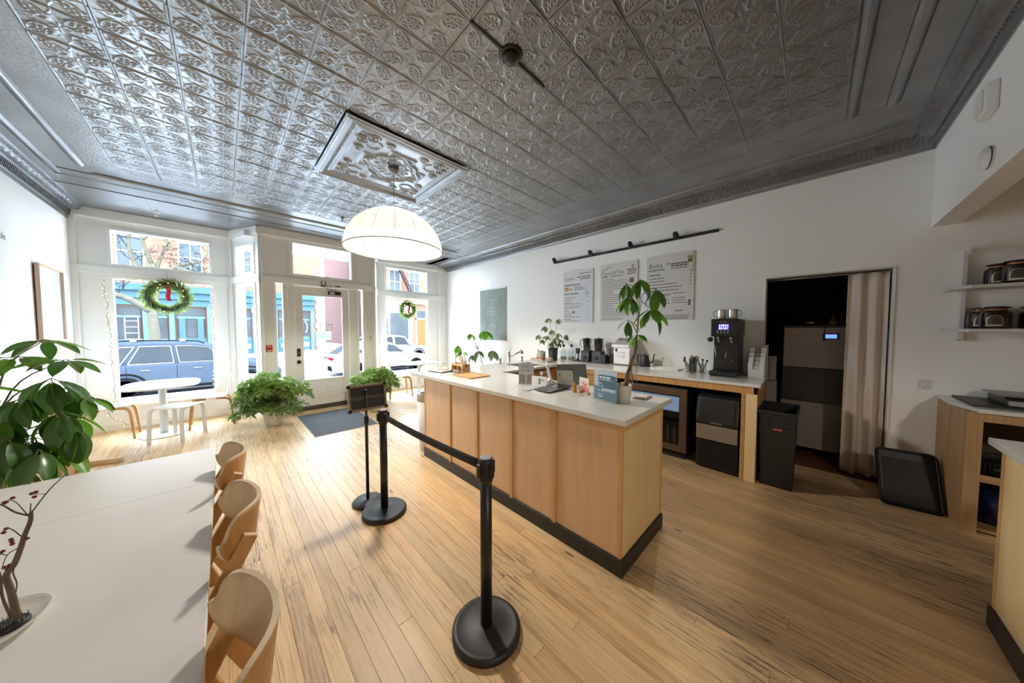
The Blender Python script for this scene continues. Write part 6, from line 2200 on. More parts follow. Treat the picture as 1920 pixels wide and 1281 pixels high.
MB().box(-0.26, 0.22, -0.5, 0.38, 0.0, 0.012).build('base_mat', M_black, lp, 0.003)
MB().prism([(-0.18, 0.012), (0.18, 0.012), (0.18, 0.075), (-0.12, 0.075), (-0.17, 0.055)], -0.5, 0.22, 'y').build('machine_body', mat('machine_dark', (0.03, 0.028, 0.027), 0.35), lp, 0.005)
MB().prism([(-0.16, 0.078), (0.18, 0.078), (0.18, 0.088), (-0.13, 0.088)], -0.5, 0.25, 'y').build('machine_lid', M_dsteel, lp, 0.003)
# leaning black tray
trl = thing('serving_tray', 'large black plastic tray leaning against the wall on the floor', 'tray', (4.32, -0.63, 0.0))
TM = frameM((0, 0, 0.003), (0, -1, 0), (0.42, 0, 0.907), (-0.907, 0, 0.42))
TM = frameM((-0.18, 0, 0.004), (0.12, -0.993, 0), (0.40, 0.048, 0.915), (-0.908, -0.11, 0.40))
m = MB()
outl = rrect(0.33, 0.47, 0.035, 5, 0, 0.235)
m.prism(outl, 0.0, 0.006, 'z', M=TM)
m.build('tray_base', mat('gloss_black', (0.010, 0.010, 0.011), 0.4, spec=0.2), trl)
rmv = MB()
oo = [TM @ Vector((p[0], p[1], 0.012)) for p in outl]
rmv.tube(oo + [oo[0]], 0.011, 6, False)
rmv.build('tray_rim', MATS['gloss_black'], trl)
MB().box(-0.14, 0.14, 0.06, 0.4, 0.006, 0.0075, TM).build('tray_pad', mat('tray_pad', (0.013, 0.013, 0.015), 0.5, spec=0.2), trl)
# second counter at the picture edge
c2 = thing('side_counter', 'birch plywood counter with black plinth at the right picture edge', 'counter', (2.78, -0.69, 0))
MB().box(-1.6, -0.012, -0.6, -0.012, 0.1, 0.935).build('carcass', M_plyend, c2)
MB().box(-1.6, -0.02, -0.012, 0.0, 0.105, 0.93).build('front_panel', M_plyend, c2, 0.001)
MB().box(-0.022, 0.004, -0.022, 0.004, 0.105, 0.935).build('corner_batten', MATS['orange_batten'], c2, 0.002)
MB().box(-1.6, 0.012, 0.0, 0.014, 0.0, 0.105).box(-0.002, 0.012, -0.6, 0.0, 0.0, 0.105).build('plinth', MATS['black_plinth'], c2, 0.002)
tag(MB().box(1.15, 2.825, -1.32, -0.655, 0.936, 0.97).build('side_worktop', M_quartz, None, 0.003), 'white stone worktop on the counter at the right picture edge', 'worktop')

# round sticker on the angled window
st_ = thing('round_sticker', 'round white sticker with pink centre on the narrow angled window', 'sticker', (0.356, 6.8955, 1.865))
st_.matrix_basis = frameM((0.356, 6.8955, 1.865), (0.4294, -0.9031, 0), (0.9031, 0.4294, 0), (0, 0, 1)) @ Matrix.Translation((0, 0.046, 0))
MB().prism([((0.058 + 0.005 * (k % 2)) * math.cos(2 * PI * k / 36), (0.058 + 0.005 * (k % 2)) * math.sin(2 * PI * k / 36)) for k in range(36)], -0.0015, 0, 'y').build('sticker_disc', leafmat('sticker_white', (0.7, 0.7, 0.7), 0.5, 0.5, 0.0), st_)
MB().prism(sellipse(0.034, 0.034, 2, 24), -0.0025, -0.0015, 'y').build('sticker_centre', leafmat('sticker_pink', (0.6, 0.42, 0.38), 0.5, 0.5, 0.0), st_)

# ================================================================== THINGS ON THE COUNTERS
def upright(name, label, cat, loc, rz):
    return thing(name, label, cat, loc, rz)


# --- bar, street end
nb = thing('notebook_stack', 'dark notebook lying at the street end of the bar', 'notebook', (1.98, 3.32, ZT), math.radians(8))
MB().box(-0.10, 0.10, -0.14, 0.14, 0.0, 0.012).build('cover', mat('dark_cover', (0.05, 0.045, 0.04), 0.6), nb, 0.003)
MB().box(-0.095, 0.1, -0.135, 0.135, 0.012, 0.024).build('pages', M_paper, nb)
nc = thing('paper_pad', 'cream paper pad with a black pen loop on the notebook', 'pad', (1.99, 3.33, ZT + 0.0245), math.radians(-14))
MB().box(-0.07, 0.07, -0.1, 0.1, 0, 0.02).build('pad_sheets', mat('cream_pad', (0.6, 0.55, 0.45), 0.7), nc, 0.002)
MB().tube(spline([(-0.04, -0.05, 0.024), (0.0, -0.02, 0.03), (0.03, 0.05, 0.05), (0.06, 0.09, 0.07), (0.1, 0.1, 0.05)], 5), 0.003, 6).build('pen_cord', M_black, nc)
cd = thing('utensil_caddy', 'small wooden caddy box with compartments on the bar', 'caddy', (2.13, 3.10, ZT), math.radians(0))
M_cad = wood('caddy_bamboo', (0.42, 0.24, 0.09), (0.5, 0.3, 0.12), (0.55, 0.35, 0.16), 'X', 30, 0.08, 0.5)
MB().box(-0.055, 0.055, -0.125, 0.125, 0.0, 0.008).build('bottom', M_cad, cd)
MB().box(-0.055, 0.055, -0.125, -0.115, 0.008, 0.11).build('end_board', M_cad, cd, 0.001)
MB().box(-0.055, 0.055, 0.115, 0.125, 0.008, 0.11).build('end_board', M_cad, cd, 0.001)
MB().box(0.047, 0.055, -0.115, 0.115, 0.008, 0.11).build('side_board', M_cad, cd, 0.001)
MB().box(-0.055, -0.047, -0.115, 0.115, 0.008, 0.03).box(-0.055, -0.047, -0.115, 0.115, 0.085, 0.11).build('side_board', M_cad, cd, 0.001)
MB().box(-0.047, 0.047, -0.004, 0.004, 0.008, 0.09).build('divider', M_cad, cd)
MB().lathe([(0.012, 0), (0.012, 0.001)], 14, M=Matrix.Translation((0.0, -0.126, 0.085)) @ Matrix.Rotation(PI / 2, 4, 'X')).build('finger_hole', M_dark, cd)
rg = random.Random(9)
for k in range(22):
    a = rg.uniform(0, 6.28)
    sp_ = rg.uniform(0.015, 0.075)
    b0 = Vector((2.13 + rg.uniform(-0.02, 0.02), 3.05 + rg.uniform(-0.02, 0.02), ZT + 0.03))
    b1 = b0 + Vector((math.cos(a) * sp_, math.sin(a) * sp_, rg.uniform(0.15, 0.185)))
    t = thing('wooden_stirrer', 'pale wooden stirrer in the bar caddy', 'stirrer', tuple(b0), 0, 'wooden stirrers in the caddy')
    MB().bar((0, 0, 0), b1 - b0, 0.012, 0.003, (math.cos(a), math.sin(a), 0.2)).build('stick', M_paper if k % 3 else mat('pale_stick', (0.62, 0.5, 0.34), 0.6), t)
pk = thing('pen', 'black pen upright in the bar caddy', 'pen', (2.10, 3.16, ZT + 0.03))
MB().lathe([(0.004, 0), (0.005, 0.01), (0.005, 0.17), (0.003, 0.185)], 10).build('barrel', M_black, pk)
for k in range(3):
    t = thing('sauce_jar', ('clear little jar beside the caddy, nearest the bar edge', 'clear little jar in the middle beside the caddy', 'clear little jar beside the caddy, towards the street')[k], 'jar', (2.045 - 0.004 * k, 3.03 + 0.065 * k, ZT))
    MB().lathe([(0.02, 0), (0.023, 0.004), (0.023, 0.05), (0.02, 0.055)], 16).build('jar_glass', M_cglas, t)
    MB().lathe([(0.018, 0.003), (0.018, 0.034)], 14).build('contents', mat('jar_fill%d' % k, ((0.3, 0.28, 0.26), (0.5, 0.45, 0.4), (0.12, 0.1, 0.1))[k], 0.6), t)
bt = thing('bamboo_tray', 'thin bamboo tray lying on the bar near its street end', 'tray', (2.045, 2.765, ZT))
MB().prism(rrect(0.29, 0.385, 0.03, 5), 0.0, 0.006).build('tray_base', M_cad, bt, 0.002)
oo = [Vector((p[0], p[1], 0.009)) for p in rrect(0.284, 0.379, 0.028, 5)]
MB().tube(oo + [oo[0]], 0.006, 6, False).build('tray_rim', M_cad, bt)


def easel_card(name, label, cat, a, b, h, m_face, lean=0.0, th=0.004, base=0.05):
    """card standing on the bar between plan points a (left as seen) and b"""
    a, b = Vector((*a, ZT)), Vector((*b, ZT))
    mid = (a + b) / 2
    d = (b - a)
    w = d.length
    d.normalize()
    n = Vector((d.y, -d.x, 0))          # towards the viewer side
    if n.dot(Vector((0, 0, 0)) - mid) < 0:
        n = -n
    up = (Vector((0, 0, 1)) - n * math.tan(lean)).normalized()
    t = thing(name, label, cat, tuple(mid))
    M = frameM((0, 0, 0.0), d, up, n)
    return t, M, w


M_photo1 = mat('drink_photo', (0.30, 0.27, 0.28), 0.4, var=0.5, scale=30)
M_photo2 = mat('drink_photo_warm', (0.38, 0.30, 0.25), 0.4, var=0.5, scale=30)
t, M, w = easel_card('table_sign', 'clear upright sign with two arched drink photos on the bar', 'sign', (2.07, 2.02), (2.16, 1.90), 0.2, None)
MB().box(-w / 2, w / 2, 0.0, 0.205, -0.003, 0.0, M).build('card', mat('grey_card', (0.62, 0.61, 0.60), 0.4), t)
for cx_, mm in ((-w / 4, M_photo1), (w / 4, M_photo2)):
    MB().prism([(cx_ - w * 0.2, 0.012), (cx_ + w * 0.2, 0.012), (cx_ + w * 0.2, 0.085), (cx_ + w * 0.12, 0.098), (cx_ - w * 0.12, 0.098), (cx_ - w * 0.2, 0.085)], 0.0, 0.0012, M=M).build('drink_photo', mm, t)
lines(t, M @ Matrix.Translation((-w / 2, 0, 0.0005)), [(0.03, 0.12, 0.175, 0.006), (0.03, 0.11, 0.16, 0.004), (0.02, 0.13, 0.13, 0.006)], M_gray)
MB().box(-w / 2 - 0.004, w / 2 + 0.004, 0, 0.004, -0.03, 0.02, M).build('base', M_cglas, t)
for k, (x, y, r, lab) in enumerate(((2.0, 1.79, 0.1, 'pale blue leaflet on top of the leaflet stack on the bar'), (1.985, 1.80, -0.15, 'white leaflet at the bottom of the leaflet stack on the bar'))):
    o = MB().box(-0.13, 0.13, -0.05, 0.06, 0, 0.003).build('leaflet', mat('leaflet%d' % k, ((0.5, 0.52, 0.58), (0.72, 0.72, 0.72))[k], 0.5, var=0.12, scale=14), None)
    o.location = (x, y, ZT + (0.0035 if k == 0 else 0.0))
    o.rotation_euler = (0, 0, r)
    tag(o, lab, 'leaflet')
t, M, w = easel_card('folded_card', 'white folded card with a green drink print on the bar', 'card', (2.12, 1.89), (2.15, 1.735), 0.08, None)
MB().box(-w / 2, w / 2, 0.0, 0.09, -0.0015, 0, M).build('card_face', M_paper, t)
MB().box(-w / 2, w / 2, 0.0, 0.088, -0.03, -0.0285, M).build('card_back', M_paper, t)
MB().box(-0.005, 0.018, 0.02, 0.075, 0, 0.0008, M).build('drink_print', mat('green_drink', (0.2, 0.3, 0.2), 0.5), t)
lines(t, M @ Matrix.Translation((-w / 2, 0, 0.0002)), [(0.09, 0.15, 0.06, 0.005), (0.09, 0.14, 0.05, 0.004)], M_gray)
tg = thing('glass_tumbler', 'empty glass tumbler behind the folded card', 'glass', (2.36, 1.93, ZT))
MB().lathe([(0.036, 0), (0.04, 0.003), (0.044, 0.10), (0.042, 0.10), (0.037, 0.008), (0.002, 0.008)], 24).build('glass_wall', M_cglas, tg)
MB().lathe([(0.043, 0.095), (0.0448, 0.1), (0.043, 0.102)], 24, cap=False).build('rim', mat('rim_highlight', (0.5, 0.42, 0.38), 0.3), tg)
ps = thing('card_terminal_stand', 'white slanted payment terminal stand on the bar', 'terminal', (2.25, 1.74, ZT), math.radians(-45))
MB().prism([(-0.05, 0), (0.06, 0), (0.07, 0.015), (-0.03, 0.07), (-0.05, 0.05)], -0.04, 0.04, 'y').build('base_wedge', M_whitep, ps, 0.006)
MB().bar((-0.01, 0.0, 0.05), (-0.055, 0.0, 0.21), 0.055, 0.022, (1, 0, 0.3)).build('terminal_body', M_whitep, ps, 0.008)
ip = thing('register_display', 'grey till display turned to the staff side behind the bar signs', 'display', (2.52, 1.60, 0.0), 0)
ip.location = (2.40, 1.62, ZT)
IM = frameM((0.0, 0, 0.102), (0.72, -0.69, 0), (0.24, 0.25, 0.938), (-0.65, -0.677, 0.347))
MB().prism(rrect(0.29, 0.205, 0.012, 4), -0.004, 0.004, M=IM).build('screen_shell', mat('space_grey', (0.17, 0.17, 0.168), 0.5, 0.2), ip, 0.002)
MB().prism(rrect(0.27, 0.185, 0.008, 3), -0.005, -0.004, M=IM).build('screen_glass', mat('screen_black', (0.01, 0.01, 0.012), 0.1), ip)
lg = MB()
for x0, x1, y0, y1 in ((-0.016, 0.016, 0.01, 0.016), (-0.016, 0.016, -0.016, -0.010), (-0.016, -0.010, -0.016, 0.016), (0.010, 0.016, -0.016, 0.016), (-0.005, 0.005, -0.005, 0.005)):
    lg.box(x0, x1, y0 + 0.035, y1 + 0.035, 0.004, 0.0052, IM)
lg.build('square_logo', M_black, ip)
MB().prism([(-0.07, 0), (0.07, 0), (0.05, 0.1), (-0.05, 0.1)], -0.01, 0.02, 'y', M=Matrix.Translation((0.02, 0.03, 0)) @ Matrix.Rotation(math.radians(-44), 4, 'Z')).build('stand_foot', M_black, ip, 0.004)
t, M, w = easel_card('sticker_tablet', 'pale green tablet back covered with doodles leaning on the till', 'tablet', (2.235, 1.665), (2.335, 1.56), 0.15, None, 0.38)
MB().prism(rrect(w * 1.05, 0.155, 0.012, 4, 0, 0.078), -0.008, 0.0, M=M).build('tablet_shell', mat('pale_sage', (0.50, 0.52, 0.45), 0.45), t, 0.001)
dd = MB()
rg = random.Random(12)
for k in range(9):
    x, y = rg.uniform(-w * 0.25, w * 0.35), rg.uniform(0.03, 0.115)
    pts = [M @ Vector((x + 0.012 * math.cos(a) * rg.uniform(0.5, 1.3), y + 0.012 * math.sin(a) * rg.uniform(0.5, 1.3), 0.0006)) for a in [2 * PI * q / 8 for q in range(9)]]
    dd.tube(pts, 0.0012, 4, False)
dd.build('doodles', mat('white_doodle', (0.75, 0.74, 0.70), 0.6), t)
MB().prism(sellipse(0.009, 0.012, 2, 14, -w * 0.36, 0.115), 0.0, 0.001, M=M).build('green_sticker', M_green, t)
rdr = thing('card_reader', 'flat black card reader with a screen on the bar', 'card reader', (2.10, 1.61, ZT), math.radians(-3))
MB().prism([(-0.16, 0.006), (0.14, 0.012), (0.14, 0.03), (-0.16, 0.012)], -0.085, 0.09, 'y').build('reader_body', mat('reader_black', (0.014, 0.014, 0.016), 0.25), rdr, 0.004)
MB().box(0.03, 0.09, -0.05, 0.03, 0.0, 0.012).box(-0.12, -0.06, -0.05, 0.03, 0.0, 0.008).build('reader_foot', M_black, rdr)
MB().add([(-0.03, -0.02, 0.0215), (0.05, -0.02, 0.0262), (0.05, 0.03, 0.0262), (-0.03, 0.03, 0.0215)], [(0, 1, 2, 3)]).build('reader_screen', mat('reader_lcd', (0.12, 0.12, 0.12), 0.2), rdr)
ab = thing('amber_bottle', 'small amber bear shaped bottle on the bar', 'bottle', (2.14, 1.415, ZT))
M_honey = mat('honey_glass', (0.55, 0.26, 0.012), 0.15, trans=0.2)
MB().lathe([(0.016, 0), (0.019, 0.006), (0.019, 0.035), (0.013, 0.046), (0.017, 0.056), (0.018, 0.068), (0.012, 0.08), (0.008, 0.084)], 16).build('bottle_body', M_honey, ab)
for s in (-1, 1):
    MB().ball((s * 0.010, 0, 0.085), 0.0055, 8, 6).build('ear', M_honey, ab)
    MB().ball((-0.014, s * 0.009, 0.03), 0.0065, 8, 6).build('paw', M_honey, ab)
t, M, w = easel_card('red_card_sign', 'small white and red card in a wooden holder on the bar', 'sign', (2.19, 1.40), (2.15, 1.285), 0.13, None)
MB().box(-w / 2, w / 2, 0.012, 0.13, -0.002, 0, M).build('card', mat('pinkish_card', (0.66, 0.60, 0.55), 0.5), t)
MB().box(-w / 2 + 0.004, w / 2 - 0.004, 0.016, 0.055, 0, 0.0008, M).build('red_panel', mat('card_red', (0.55, 0.03, 0.03), 0.5), t)
dd = MB()
for k, (x, y, r) in enumerate(((-0.02, 0.09, 0.016), (0.012, 0.085, 0.02), (0.0, 0.07, 0.014), (0.03, 0.075, 0.012))):
    dd.tube([M @ Vector((x + r * math.cos(a), y + r * 0.7 * math.sin(a), 0.0006)) for a in [2 * PI * q / 12 for q in range(13)]], 0.0016, 4, False)
dd.build('red_doodle', MATS['card_red'], t)
lines(t, M @ Matrix.Translation((-w / 2, 0, 0.0006)), [(0.015, 0.11, 0.04, 0.006), (0.015, 0.11, 0.025, 0.005)], M_paper)
MB().box(-w / 2 - 0.004, w / 2 + 0.004, 0.0, 0.014, -0.012, 0.012, M).build('holder', M_tan, t, 0.002)
wg = thing('stemmed_glass', 'small clear stemmed glass on the bar before the red card', 'glass', (2.075, 1.315, ZT))
MB().lathe([(0.024, 0), (0.024, 0.002), (0.004, 0.006), (0.004, 0.03), (0.018, 0.045), (0.02, 0.07), (0.018, 0.07), (0.016, 0.047), (0.002, 0.034)], 20).build('glass_body', M_cglas, wg)
t, M, w = easel_card('acrylic_sign', 'clear acrylic sign with a blue photo print near the bar end', 'sign', (2.055, 1.185), (2.015, 0.965), 0.24, None)
MB().box(-w / 2, w / 2, 0.0, 0.245, -0.004, 0.004, M).build('acrylic', M_cglas, t)
MB().box(-w / 2 + 0.008, w / 2 - 0.008, 0.01, 0.235, 0.0042, 0.0046, M).build('print', mat('blue_photo', (0.13, 0.22, 0.30), 0.25, var=0.25, scale=9), t)
M_pb = mat('pale_blue_photo', (0.42, 0.50, 0.58), 0.25, var=0.3, scale=20)
MB().box(-w / 2 + 0.008, -w / 2 + 0.05, 0.11, 0.235, 0.0047, 0.005, M).box(-w / 2 + 0.05, w / 2 - 0.008, 0.195, 0.235, 0.0047, 0.005, M).box(-0.03, w / 2 - 0.02, 0.075, 0.098, 0.0047, 0.005, M).build('photo_window', M_pb, t)
MB().prism(rrect(0.15, 0.1, 0.02, 4, 0.02, 0.148), 0.005, 0.0054, M=M).build('photo_panel', mat('slate_panel', (0.07, 0.14, 0.20), 0.25, var=0.2, scale=14), t)
lines(t, M @ Matrix.Translation((-w / 2, 0, 0.0056)), [(0.06, 0.16, 0.172, 0.014), (0.06, 0.17, 0.158, 0.006), (0.05, 0.09, 0.13, 0.006), (0.05, 0.1, 0.11, 0.006), (0.05, 0.1, 0.075, 0.006), (0.05, 0.09, 0.045, 0.006), (0.05, 0.1, 0.03, 0.006)], mat('pale_print_text', (0.6, 0.66, 0.7), 0.5))
MB().box(-w / 2, w / 2, 0.0, 0.004, -0.05, 0.03, M).build('foot', M_cglas, t)
cb = thing('clipboard', 'wooden clipboard with cream slips at the end of the bar', 'clipboard', (2.355, 0.925, ZT), math.radians(4))
MB().box(-0.085, 0.085, -0.05, 0.055, 0.0, 0.006).build('board', wood('dark_clipboard', (0.12, 0.07, 0.04), (0.17, 0.1, 0.06), (0.2, 0.13, 0.08), 'X', 40, 0.1, 0.5), cb, 0.001)
MB().box(-0.06, 0.07, -0.035, 0.045, 0.006, 0.012).build('slips', mat('cream_slips', (0.62, 0.56, 0.45), 0.6), cb, 0.001)
MB().box(-0.08, -0.055, -0.03, 0.035, 0.006, 0.018).build('clip', M_dsteel, cb, 0.003)

# --- sink run
ft = thing('kitchen_tap', 'brushed steel kitchen tap with angled spray spout', 'tap', (3.22, 3.36, ZT))
MB().lathe([(0.03, 0), (0.03, 0.006), (0.024, 0.01), (0.024, 0.18), (0.022, 0.19), (0.004, 0.195)], 20).build('tap_body', M_steel, ft)
MB().tube([(0.0, 0.0, 0.10), (0.14, -0.08, 0.17), (0.18, -0.10, 0.19)], 0.012, 12).build('spout', M_steel, ft)
MB().tube([(0.165, -0.09, 0.215), (0.185, -0.105, 0.19), (0.195, -0.11, 0.15)], [0.014, 0.022, 0.024], 14).build('spray_head', M_steel, ft)
MB().tube([(0.0, 0.0, 0.19), (0.05, -0.03, 0.235)], 0.006, 8).build('lever', M_steel, ft)
for k, (x, y, lab) in enumerate(((3.11, 3.44, 'steel soap pump beside the tap, towards the door'), (3.59, 3.42, 'steel soap pump between the tap and the wooden board'))):
    t = thing('soap_pump', lab, 'soap pump', (x, y, ZT), 0, 'counter soap pumps')
    MB().lathe([(0.022, 0), (0.022, 0.01), (0.017, 0.015), (0.017, 0.06), (0.019, 0.075), (0.012, 0.085)], 16).build('pump_body', M_dsteel, t)
    MB().tube([(0, 0, 0.08), (-0.03, -0.02, 0.078)], 0.006, 8).build('nozzle', M_dsteel, t)

# --- back run, from street to doorway
wb = tag(MB().box(-0.09, 0.12, -0.235, 0.05, 0, 0.022).build('wooden_board', M_palewood, None, 0.004), 'small wooden serving board on the wall counter under cup and bottle', 'board')
wb.location = (4.0, 3.48, ZT)
ob = thing('orange_bottle', 'slim amber bottle on the small wooden board', 'bottle', (4.03, 3.44, ZT + 0.0225))
MB().lathe([(0.026, 0), (0.03, 0.008), (0.03, 0.014)], 18).build('foot_ring', mat('dark_brown_base', (0.12, 0.05, 0.02), 0.5), ob)
MB().lathe([(0.021, 0.014), (0.023, 0.03), (0.022, 0.08), (0.011, 0.11), (0.010, 0.15), (0.012, 0.155)], 18).build('bottle_body', mat('orange_amber', (0.40, 0.16, 0.035), 0.3), ob)
cp = thing('ceramic_cup', 'green and pink glazed ceramic pot on the wooden board', 'pot', (3.975, 3.315, ZT + 0.0225))
MB().lathe([(0.06, 0), (0.066, 0.006), (0.068, 0.06)], 28).build('pink_band', mat('pink_glaze', (0.48, 0.24, 0.17), 0.4, var=0.3, scale=16), cp)
MB().lathe([(0.068, 0.06), (0.069, 0.13), (0.064, 0.13), (0.06, 0.05)], 28, cap=False).build('green_band', mat('sage_glaze', (0.33, 0.41, 0.29), 0.4, var=0.25, scale=16), cp)
MB().ball((0, 0, 0.125), 0.045, 12, 6, 0.4).build('lid_knob', mat('terracotta', (0.28, 0.12, 0.07), 0.6), cp)
sp_ = thing('stone_pot', 'small round grey stone pot before the black planter', 'pot', (3.82, 3.02, ZT))
MB().lathe([(0.03, 0), (0.055, 0.012), (0.066, 0.035), (0.06, 0.06), (0.04, 0.074), (0.03, 0.076), (0.028, 0.07), (0.004, 0.06)], 24).build('pot_body', mat('grey_stone_glaze', (0.36, 0.31, 0.25), 0.7, var=0.25, scale=40), sp_)
for k, (x, y, lab) in enumerate(((4.30, 3.08, 'tall clear bottle with black stopper beside the planter'), (4.36, 2.955, 'tall clear bottle with black stopper beside the grinder'))):
    t = thing('glass_bottle', lab, 'bottle', (x, y, ZT), 0, 'clear stoppered bottles')
    MB().box(-0.042, 0.042, -0.042, 0.042, 0, 0.17).build('bottle_body', M_cglas, t, 0.012)
    MB().lathe([(0.042, 0.168), (0.03, 0.19), (0.016, 0.205), (0.016, 0.235)], 18, cap=False).build('bottle_neck', M_cglas, t)
    MB().lathe([(0.02, 0.23), (0.022, 0.235), (0.022, 0.27), (0.012, 0.275)], 16).build('stopper', M_black, t)
    MB().box(-0.036, 0.036, -0.036, 0.036, 0.006, 0.06).build('liquid', mat('pale_liquid', (0.55, 0.55, 0.5), 0.2, trans=0.5), t)
gr = thing('milk_frother', 'small black and steel frother stand on the wall counter', 'frother', (4.30, 2.80, ZT))
MB().box(-0.05, 0.05, -0.055, 0.055, 0, 0.014).build('base', M_black, gr, 0.004)
MB().box(0.0, 0.04, -0.035, 0.035, 0.13, 0.22).build('motor_head', M_black, gr, 0.008)
MB().lathe([(0.016, 0.014), (0.016, 0.13)], 14, (0.02, 0, 0)).build('column', M_steel, gr)
for s in (-1, 1):
    MB().lathe([(0.009, 0.014), (0.009, 0.12)], 10, (0.005, s * 0.038, 0)).build('support_rod', mat('wood_rod', (0.35, 0.22, 0.12), 0.5), gr)


def blender_(loc, label):
    t = thing('blender', label, 'blender', loc, math.radians(0), 'black countertop blenders')
    MB().prism([(-0.085, 0), (0.085, 0), (0.075, 0.15), (0.06, 0.19), (-0.06, 0.19), (-0.075, 0.15)], -0.08, 0.08, 'y').build('motor_base', mat('blender_black', (0.018, 0.018, 0.019), 0.4), t, 0.01)
    MB().lathe([(0.028, 0), (0.028, 0.012), (0.02, 0.016)], 20, M=Matrix.Translation((-0.082, 0, 0.075)) @ Matrix.Rotation(-PI / 2, 4, 'Y')).build('dial', M_black, t)
    MB().lathe([(0.055, 0.19), (0.06, 0.2), (0.082, 0.39), (0.079, 0.39), (0.056, 0.2)], 4, M=Matrix.Rotation(PI / 4, 4, 'Z'), cap=False).build('jar', glassmat('smoked_jar', (0.45, 0.43, 0.42), 0.9, 0.05), t)
    MB().tube(spline([(-0.03, 0.065, 0.37), (-0.03, 0.11, 0.36), (-0.03, 0.115, 0.28), (-0.03, 0.075, 0.22)], 5), 0.012, 8).build('jar_handle', mat('pale_handle', (0.5, 0.42, 0.38), 0.5), t)
    MB().prism(sellipse(0.028, 0.075, 2.2, 20, 0.0, 0.315), -0.005, 0.005, 'x').build('tamper', M_black, t)
    MB().box(-0.006, 0.006, -0.006, 0.006, 0.385, 0.41).build('tamper_grip', M_black, t)
    return t


blender_((4.34, 2.63, ZT), 'black jar blender towards the street end of the wall counter')
blender_((4.34, 2.42, ZT), 'black jar blender next to the white dispenser')
bx_ = tag(MB().box(-0.06, 0.06, -0.045, 0.045, 0, 0.14).build('black_canister', M_black, None, 0.008), 'plain black canister beside the second blender', 'canister')
bx_.location = (4.28, 2.285, ZT)
rk2 = thing('syrup_pump_rack', 'dark cluster of syrup pumps beside the white dispenser', 'rack', (4.38, 2.19, ZT))
MB().box(-0.07, 0.07, -0.06, 0.06, 0, 0.13).build('rack_box', M_black, rk2, 0.006)
for k, (x, y) in enumerate(((-0.03, -0.03), (-0.03, 0.03), (0.03, 0.0))):
    MB().lathe([(0.014, 0.13), (0.014, 0.16), (0.005, 0.165), (0.005, 0.22), (0.012, 0.225), (0.012, 0.235)], 10, (x, y, 0)).tube([(x, y, 0.23), (x - 0.04, y, 0.222)], 0.004, 6).build('pump', M_black, rk2)
wd = thing('sealing_machine', 'white dispenser machine with a sloped grey keypad top', 'machine', (4.40, 2.01, ZT))
MB().box(-0.13, 0.13, -0.13, 0.12, 0.012, 0.27).build('machine_body', M_whitep, wd, 0.008)
MB().box(-0.17, 0.14, -0.135, 0.135, 0.27, 0.31).build('head', M_whitep, wd, 0.006)
MB().prism([(-0.14, 0.31), (0.14, 0.31), (0.14, 0.405), (0.06, 0.405)], -0.13, 0.13, 'y').build('control_top', mat('keypad_grey', (0.38, 0.37, 0.36), 0.4, 0.3), wd, 0.005)
kp = frameM((-0.04, 0, 0.358), (0, -1, 0), (0.9, 0, 0.436), (-0.436, 0, 0.9))
MB().box(-0.1, -0.04, 0.04, 0.065, 0.0, 0.004, kp).build('display_window', M_black, wd)
for k in range(3):
    MB().box(0.0 + k * 0.03, 0.02 + k * 0.03, 0.03, 0.05, 0.0, 0.004, kp).build('key', M_ink, wd)
MB().box(-0.1, 0.1, -0.1, 0.1, 0.0, 0.012).build('foot_plate', M_black, wd)
MB().box(-0.138, -0.13, 0.06, 0.09, 0.2, 0.25).build('lock_button', M_black, wd, 0.003)
WM = frameM((-0.1306, 0.1, 0), (0, -1, 0), (0, 0, 1), (-1, 0, 0))
lines(wd, WM, [(0.03, 0.11, 0.185, 0.012), (0.03, 0.11, 0.12, 0.012)], M_lblue)
lines(wd, WM, [(0.11, 0.17, 0.185, 0.012), (0.11, 0.17, 0.12, 0.012)], mat('red_print', (0.55, 0.15, 0.13), 0.6))
lines(wd, WM, [(0.03, 0.17, 0.16, 0.003), (0.03, 0.17, 0.145, 0.003), (0.04, 0.16, 0.1, 0.003)], M_gray)
kt = thing('electric_kettle', 'black gooseneck kettle on its base beside the white dispenser', 'kettle', (4.38, 1.70, ZT))
MB().lathe([(0.075, 0), (0.078, 0.01), (0.07, 0.02)], 28).build('power_base', M_black, kt)
MB().lathe([(0.068, 0.02), (0.07, 0.03), (0.05, 0.15), (0.048, 0.16), (0.02, 0.168), (0.012, 0.172), (0.012, 0.185)], 28).build('kettle_body', mat('kettle_black', (0.014, 0.014, 0.014), 0.4), kt)
MB().tube(spline([(0.045, -0.05, 0.05), (0.07, -0.085, 0.06), (0.075, -0.09, 0.12), (0.08, -0.1, 0.17), (0.085, -0.115, 0.175)], 5), [0.008] * 21, 8).build('spout', M_black, kt)
MB().tube(spline([(0.0, 0.045, 0.15), (0.0, 0.1, 0.155), (0.0, 0.105, 0.08), (0.0, 0.085, 0.06)], 5), 0.008, 8).build('handle', M_black, kt)
wt2 = thing('long_tray', 'long shallow white tray on the wall counter', 'tray', (4.30, 1.385, ZT))
MB().prism(rrect(0.2, 0.36, 0.02, 4), 0, 0.005).build('tray_base', M_whitep, wt2)
oo = [Vector((p[0], p[1], 0.01)) for p in rrect(0.196, 0.356, 0.018, 4)]
MB().tube(oo + [oo[0]], 0.007, 6, False).build('tray_rim', M_whitep, wt2)
